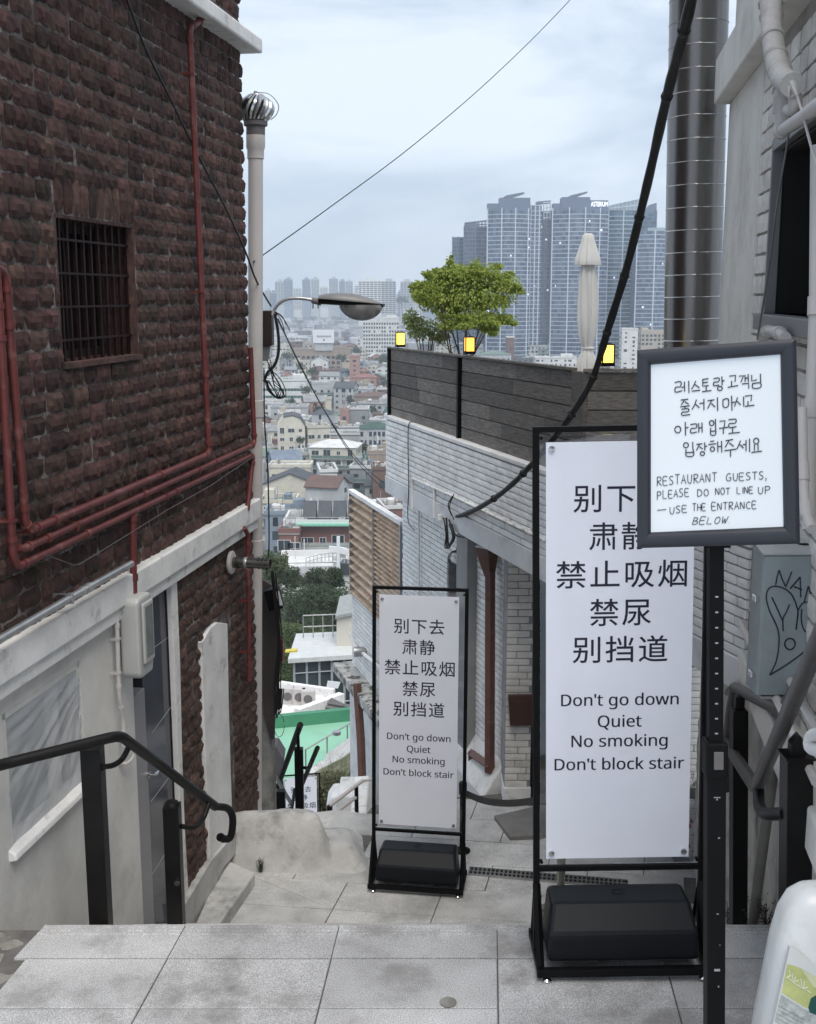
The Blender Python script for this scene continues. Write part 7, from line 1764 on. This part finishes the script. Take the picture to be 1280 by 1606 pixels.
def gtower(px0, px1, yt, D, bulge, label, gm, bm_, nseg=14, mull=4, fh=3.5, depth=28, lit=14, skew=0.0, seed=0, bright=0):
    rd = random.Random(seed); a, c = A(px0, yt, D), A(px1, yt, D); zb_ = gz(D); h = a.z - zb_; w = c.x - a.x; x0 = a.x
    o = thing('glass_tower', label, 'skyscraper', (x0 + w / 2, D, zb_), 'glass towers beyond the terrace')
    def fp(t, e=0.0): return (x0 + w * t, D - bulge * math.sin(math.pi * t) + skew * (t - .5) - e)
    ring = [fp(i / nseg) for i in range(nseg + 1)]
    MB().prism(ring + [(x0 + w * .95, D + depth), (x0 + w * .05, D + depth)], zb_ - 3, zb_ + h - .5).build('core', bm_, o)
    nf = int(h / fh); g = MB(); bd = MB(); lt = MB()
    for k in range(nf):
        z0, z1 = zb_ + k * fh + .75, zb_ + (k + 1) * fh - .15
        for i in range(nseg):
            p, q = fp((i + .06) / nseg, .25), fp((i + .94) / nseg, .25); g.add([(p[0], p[1], z0), (q[0], q[1], z0), (q[0], q[1], z1), (p[0], p[1], z1)], [(0, 1, 2, 3)])
        R1 = [fp(i / nseg, .5) for i in range(nseg + 1)]
        n = nseg + 1; zz0, zz1 = zb_ + k * fh, zb_ + k * fh + .55
        bd.add([(p[0], p[1], zz0) for p in R1] + [(p[0], p[1], zz1) for p in R1] + [(p[0], p[1] + .6, zz1) for p in R1], [(i, i + 1, n + i + 1, n + i) for i in range(nseg)] + [(n + i, n + i + 1, 2 * n + i + 1, 2 * n + i) for i in range(nseg)])
    for i in range(0, nseg + 1, mull): p = fp(i / nseg, .7); bd.box(p[0] - .45, p[0] + .45, p[1] - .2, p[1] + .8, zb_, zb_ + h)
    for _ in range(lit // 4):
        k = rd.randrange(nf // 3, nf - 1); i = rd.randrange(nseg); p, q = fp((i + .2) / nseg, .4), fp((i + rd.uniform(.5, .9)) / nseg, .4); z0 = zb_ + k * fh + 1.0
        lt.add([(p[0], p[1], z0), (q[0], q[1], z0), (q[0], q[1], z0 + 1.5), (p[0], p[1], z0 + 1.5)], [(0, 1, 2, 3)])
    stuff(g.build('pane', gm, o)); stuff(bd.build('floor_band', M_BAND if not bright else M_BANDD, o)); 
    if lit: stuff(lt.build('lit_pane', M_LIT, o))
    return o, zb_ + h
def crown(o, px0, px1, y0, y1, D, m, depth=18, name='crown_block'): return facing([(px0, y0), (px1, y0), (px1, y1), (px0, y1)], D, depth, name, m, o)
o, z = gtower(710, 728, 371, 1090, 2, 'slim blue glass tower at the far left of the tower cluster', M_TT, M_BANDD, 6, 3, lit=2, seed=1, bright=1)
o, z = gtower(728, 764, 354, 1060, 3, 'dark grey glass tower with an open rooftop frame, second from left', M_TD, M_BANDD, 8, 4, lit=3, seed=2, bright=1)
crown(o, 729, 750, 350, 356, 1065, M_BANDD, 10); b = MB()
for x in range(731, 766, 5): b.tube([A(x, 358, 1058), A(x, 347 + (764 - x) * .04, 1058)], .5, 4)
b.tube([A(729, 350, 1058), A(765, 346, 1058)], .8, 4); b.tube([A(748, 352, 1058), A(765, 352, 1058)], .6, 4); b.build('rooftop_frame', M_BANDD, o)
o, z = gtower(765, 833, 327, 1000, 9, 'big curved blue glass tower with a tilted disc top left of the parasol', M_TG, M_BANDD, 16, 5, lit=26, seed=3)
crown(o, 784, 832, 310, 330, 1002, M_BANDD, 16); crown(o, 765, 784, 319, 328, 1003, M_BANDD, 12, 'parapet_screen')
facing([(790, 309), (795, 306), (822, 301), (823, 303), (800, 310)], 1004, 12, 'tilted_disc', M_BANDD, o)
o, z = gtower(833, 850, 321, 1006, 0, 'narrow blue wing joined right of the big curved glass tower', M_TG, M_BANDD, 5, 2, lit=4, seed=4)
o, z = gtower(847, 864, 330, 1012, 0, 'dark wing with a white lattice top between the two big curved towers', M_TD, M_BANDD, 4, 4, lit=22, seed=5, bright=1)
b = MB()
for x in (853, 858, 863): b.tube([A(x, 345, 1010), A(x, 318, 1010)], .5, 4)
for y in (318, 326, 334, 342): b.tube([A(852, y, 1010), A(864, y - 1, 1010)], .4, 4)
b.build('rooftop_lattice', M_BAND, o); facing([(842, 316), (864, 314), (864, 318), (842, 320)], 1010, 10, 'roof_blade', M_BANDD, o)
o, z = gtower(867, 955, 326, 1000, 10, 'big curved glass tower carrying white rooftop letters behind the parasol', M_TG, M_BANDD, 18, 5, lit=24, seed=6)
crown(o, 882, 926, 309, 328, 1002, M_BANDD, 16); crown(o, 868, 882, 319, 328, 1003, M_BANDD, 12, 'parapet_screen'); crown(o, 926, 954, 314, 327, 1003, M_BANDD, 12, 'letter_screen')
facing([(890, 309), (896, 306), (921, 300), (922, 302), (900, 310)], 1004, 12, 'tilted_disc', M_BANDD, o)
c0, c1 = A(927, 320, 988), A(953, 320, 988); hh = A(927, 316.5, 988).z - A(927, 324, 988).z
text_mb('ASTERIUM', c1.x - c0.x, (c0.x + c1.x) / 2, c0.z, 988, Matrix.Identity(4), height=hh).build('lettering', emit_mat('white_letters', (.9, .95, 1), .9), o)
o, z = gtower(955, 1000, 330, 1020, 3, 'teal glass tower with a pale glazed sloping crown right of the parasol', M_TT, M_BANDD, 10, 5, lit=10, seed=7)
facing([(957, 330), (957, 322), (985, 315), (1003, 312), (1003, 330)], 1018, 12, 'glazed_crown', mat('pale_glazed_crown', (.4, .5, .53), .3, .2, .1, 0), o)
b = MB(); [b.tube([A(x, 330, 1017), A(x, 322 - (x - 957) * .2, 1017)], .35, 4) for x in range(958, 1003, 6)]; b.tube([A(957, 322, 1017), A(1003, 312, 1017)], .4, 4); b.tube([A(957, 327, 1017), A(1003, 322, 1017)], .35, 4); b.build('crown_bars', M_BAND, o)
o, z = gtower(998, 1030, 330, 1028, 2, 'dark teal tower with a slanted top behind the thick cable', M_TT, M_BANDD, 7, 7, lit=20, seed=8, bright=1)
facing([(1002, 331), (1014, 328), (1022, 320), (1030, 318), (1030, 331)], 1027, 12, 'slanted_crown', M_BANDD, o)
o, z = gtower(1000, 1050, 362, 980, 8, 'shorter curved blue glass tower beside the steel duct', M_TG, M_BANDD, 12, 6, lit=12, seed=9)
crown(o, 1016, 1046, 357, 366, 984, mat('pale_teal_crown', (.3, .38, .42), .4, .1, .1, 0), 10)

# ------------------------------------------------------------------ trees
M_TREED = leaf_mat('dark_green_leaves', (.035, .055, .03), (.10, .14, .07)); M_TREEM = leaf_mat('mid_green_leaves', (.06, .09, .035), (.15, .2, .08))
def tree(px, py, rx, ry, D, label, n=1500, m=None, seed=1, size=None, group='trees on the slope below'):
    c = A(px, py, D); k = D / FPX; zb_ = min(gz(D), c.z - ry * k * 1.2); o = thing('tree', label, 'tree', (c.x, D, zb_), group); rd = random.Random(seed)
    b = MB(); b.tube([(c.x, D, zb_), (c.x + .1 * rx * k, D, (zb_ + c.z) / 2), (c.x, D, c.z)], [rx * k * .09, rx * k * .07, rx * k * .03], 7)
    for i in range(5): e = c + Vector((rd.uniform(-1, 1) * rx * k * .6, rd.uniform(-1, 1) * rx * k * .5, rd.uniform(-.2, .6) * ry * k)); b.tube([(c.x, D, c.z - ry * k * .5), e], [rx * k * .045, rx * k * .015], 5)
    b.build('trunk', M_BARK, o)
    cl = []
    for i in range(11):
        a = rd.uniform(0, 6.28); rr = rd.uniform(.2, .75); p = c + Vector((math.cos(a) * rr * rx * k, math.sin(a) * rr * rx * k * .8, rd.uniform(-.6, .65) * ry * k)); s = rd.uniform(.28, .5)
        cl.append((p, (rx * k * s, rx * k * s, ry * k * s * .8), .45, s))
    leaf_crown('crown', m or M_TREED, o, cl, n, size or k * 4.2, seed, droop=.1); return o
TT = [(432, 890, 26, 28, 120, 'bright green tree touching the vent pipe above the flue', 1), (455, 905, 22, 20, 128, 'tree left of the white church roof', 0), (492, 915, 24, 22, 118, 'dark tree in front of the church left of the cross', 0), (522, 905, 20, 22, 112, 'slim dark tree right below the white cross', 0),
      (505, 945, 34, 26, 100, 'broad dark tree in the middle of the slope', 0), (540, 960, 26, 26, 92, 'dark bushy tree against the annex wall', 0), (465, 960, 26, 20, 104, 'dark tree beside the floodlight', 0), (470, 1000, 34, 22, 84, 'yellowish green bushy tree above the glass pavilion roof', 1), (500, 985, 26, 18, 90, 'dark crown just behind the pavilion railing', 0),
      (445, 1040, 22, 34, 74, 'green tree between red sign and glass pavilion', 1), (440, 1085, 18, 26, 66, 'leafy tree at the left end of the white service roof', 1), (520, 1000, 22, 16, 88, 'small dark tree beside the cream stair tower', 0)]
for i, (px, py, rx, ry, D, lab, q) in enumerate(TT): tree(px, py, rx * 1.25, ry * 1.2, D, lab, 3600, M_TREEM if q else M_TREED, 200 + i)
rd = random.Random(66)
CT = [(490, 583, 10, 7, 700), (470, 575, 9, 5, 830), (515, 580, 12, 6, 850), (450, 558, 10, 5, 900), (545, 610, 8, 12, 640), (550, 630, 7, 10, 560), (480, 610, 9, 8, 580), (600, 560, 12, 6, 900), (630, 470, 12, 5, 1900), (470, 690, 8, 5, 380), (520, 735, 8, 5, 330), (430, 742, 7, 5, 330), (570, 700, 7, 6, 390), (500, 640, 8, 5, 490), (585, 640, 8, 6, 540), (455, 628, 8, 4, 560), (560, 548, 9, 5, 960), (425, 600, 8, 6, 640), (535, 560, 8, 5, 880), (605, 600, 9, 6, 700)]
WHERE = ['right of the white office', 'left of the white gabled house', 'behind the white gabled house', 'left of the billboard building', 'below the slim salmon tower', 'left of the plain grey block', 'at the right end of the white office', 'under the gridded office', 'on the skyline left of the terrace tree', 'under the mansard house balcony wing', 'below the wide white roof', 'left of the big cream house', 'beside the glazed green roofed house', 'above the mansard house', 'right of the plain grey block', 'on the pale grey block side of the white office', 'left of the gridded office foot', 'behind the vent pipe side of the office', 'under the billboard end', 'beside the purple brown roof']
for i, (px, py, rx, ry, D) in enumerate(CT): tree(px, py, rx, ry, D, 'small dark tree ' + WHERE[i], 260, M_TREED, 300 + i, size=D / FPX * 3.2, group='trees among the town houses')
stuff(tag(leaf_crown('slope_undergrowth', M_TREED, None, [(A(500, 965, 118), (7, 9, 3.4), .6, 1.3), (A(450, 950, 130), (6, 9, 3.0), .6, 1), (A(470, 1035, 92), (5, 7, 2.6), .6, 1), (A(540, 990, 100), (4, 6, 2.6), .6, .8)], 15000, .42, 91), 'dark undergrowth covering the slope below the trees', 'undergrowth'))

# ------------------------------------------------------------------ city air
hz = MB().box(-2600, 2600, -30, 3100, -75, 125).build('haze', MATS['tile_joint'])
hz.data.materials.clear()
hm = bpy.data.materials.new('city_haze'); hm.use_nodes = True; nt = hm.node_tree; nt.nodes.clear()
ho = nt.nodes.new('ShaderNodeOutputMaterial'); pv = nt.nodes.new('ShaderNodeVolumePrincipled')
pv.inputs['Color'].default_value = (.80, .89, 1.0, 1); pv.inputs['Density'].default_value = .00026; pv.inputs['Anisotropy'].default_value = .2
nt.links.new(pv.outputs[0], ho.inputs['Volume']); hz.data.materials.append(hm)
stuff(hz); tag(hz, 'thin pale blue haze lying over the far city', 'haze')
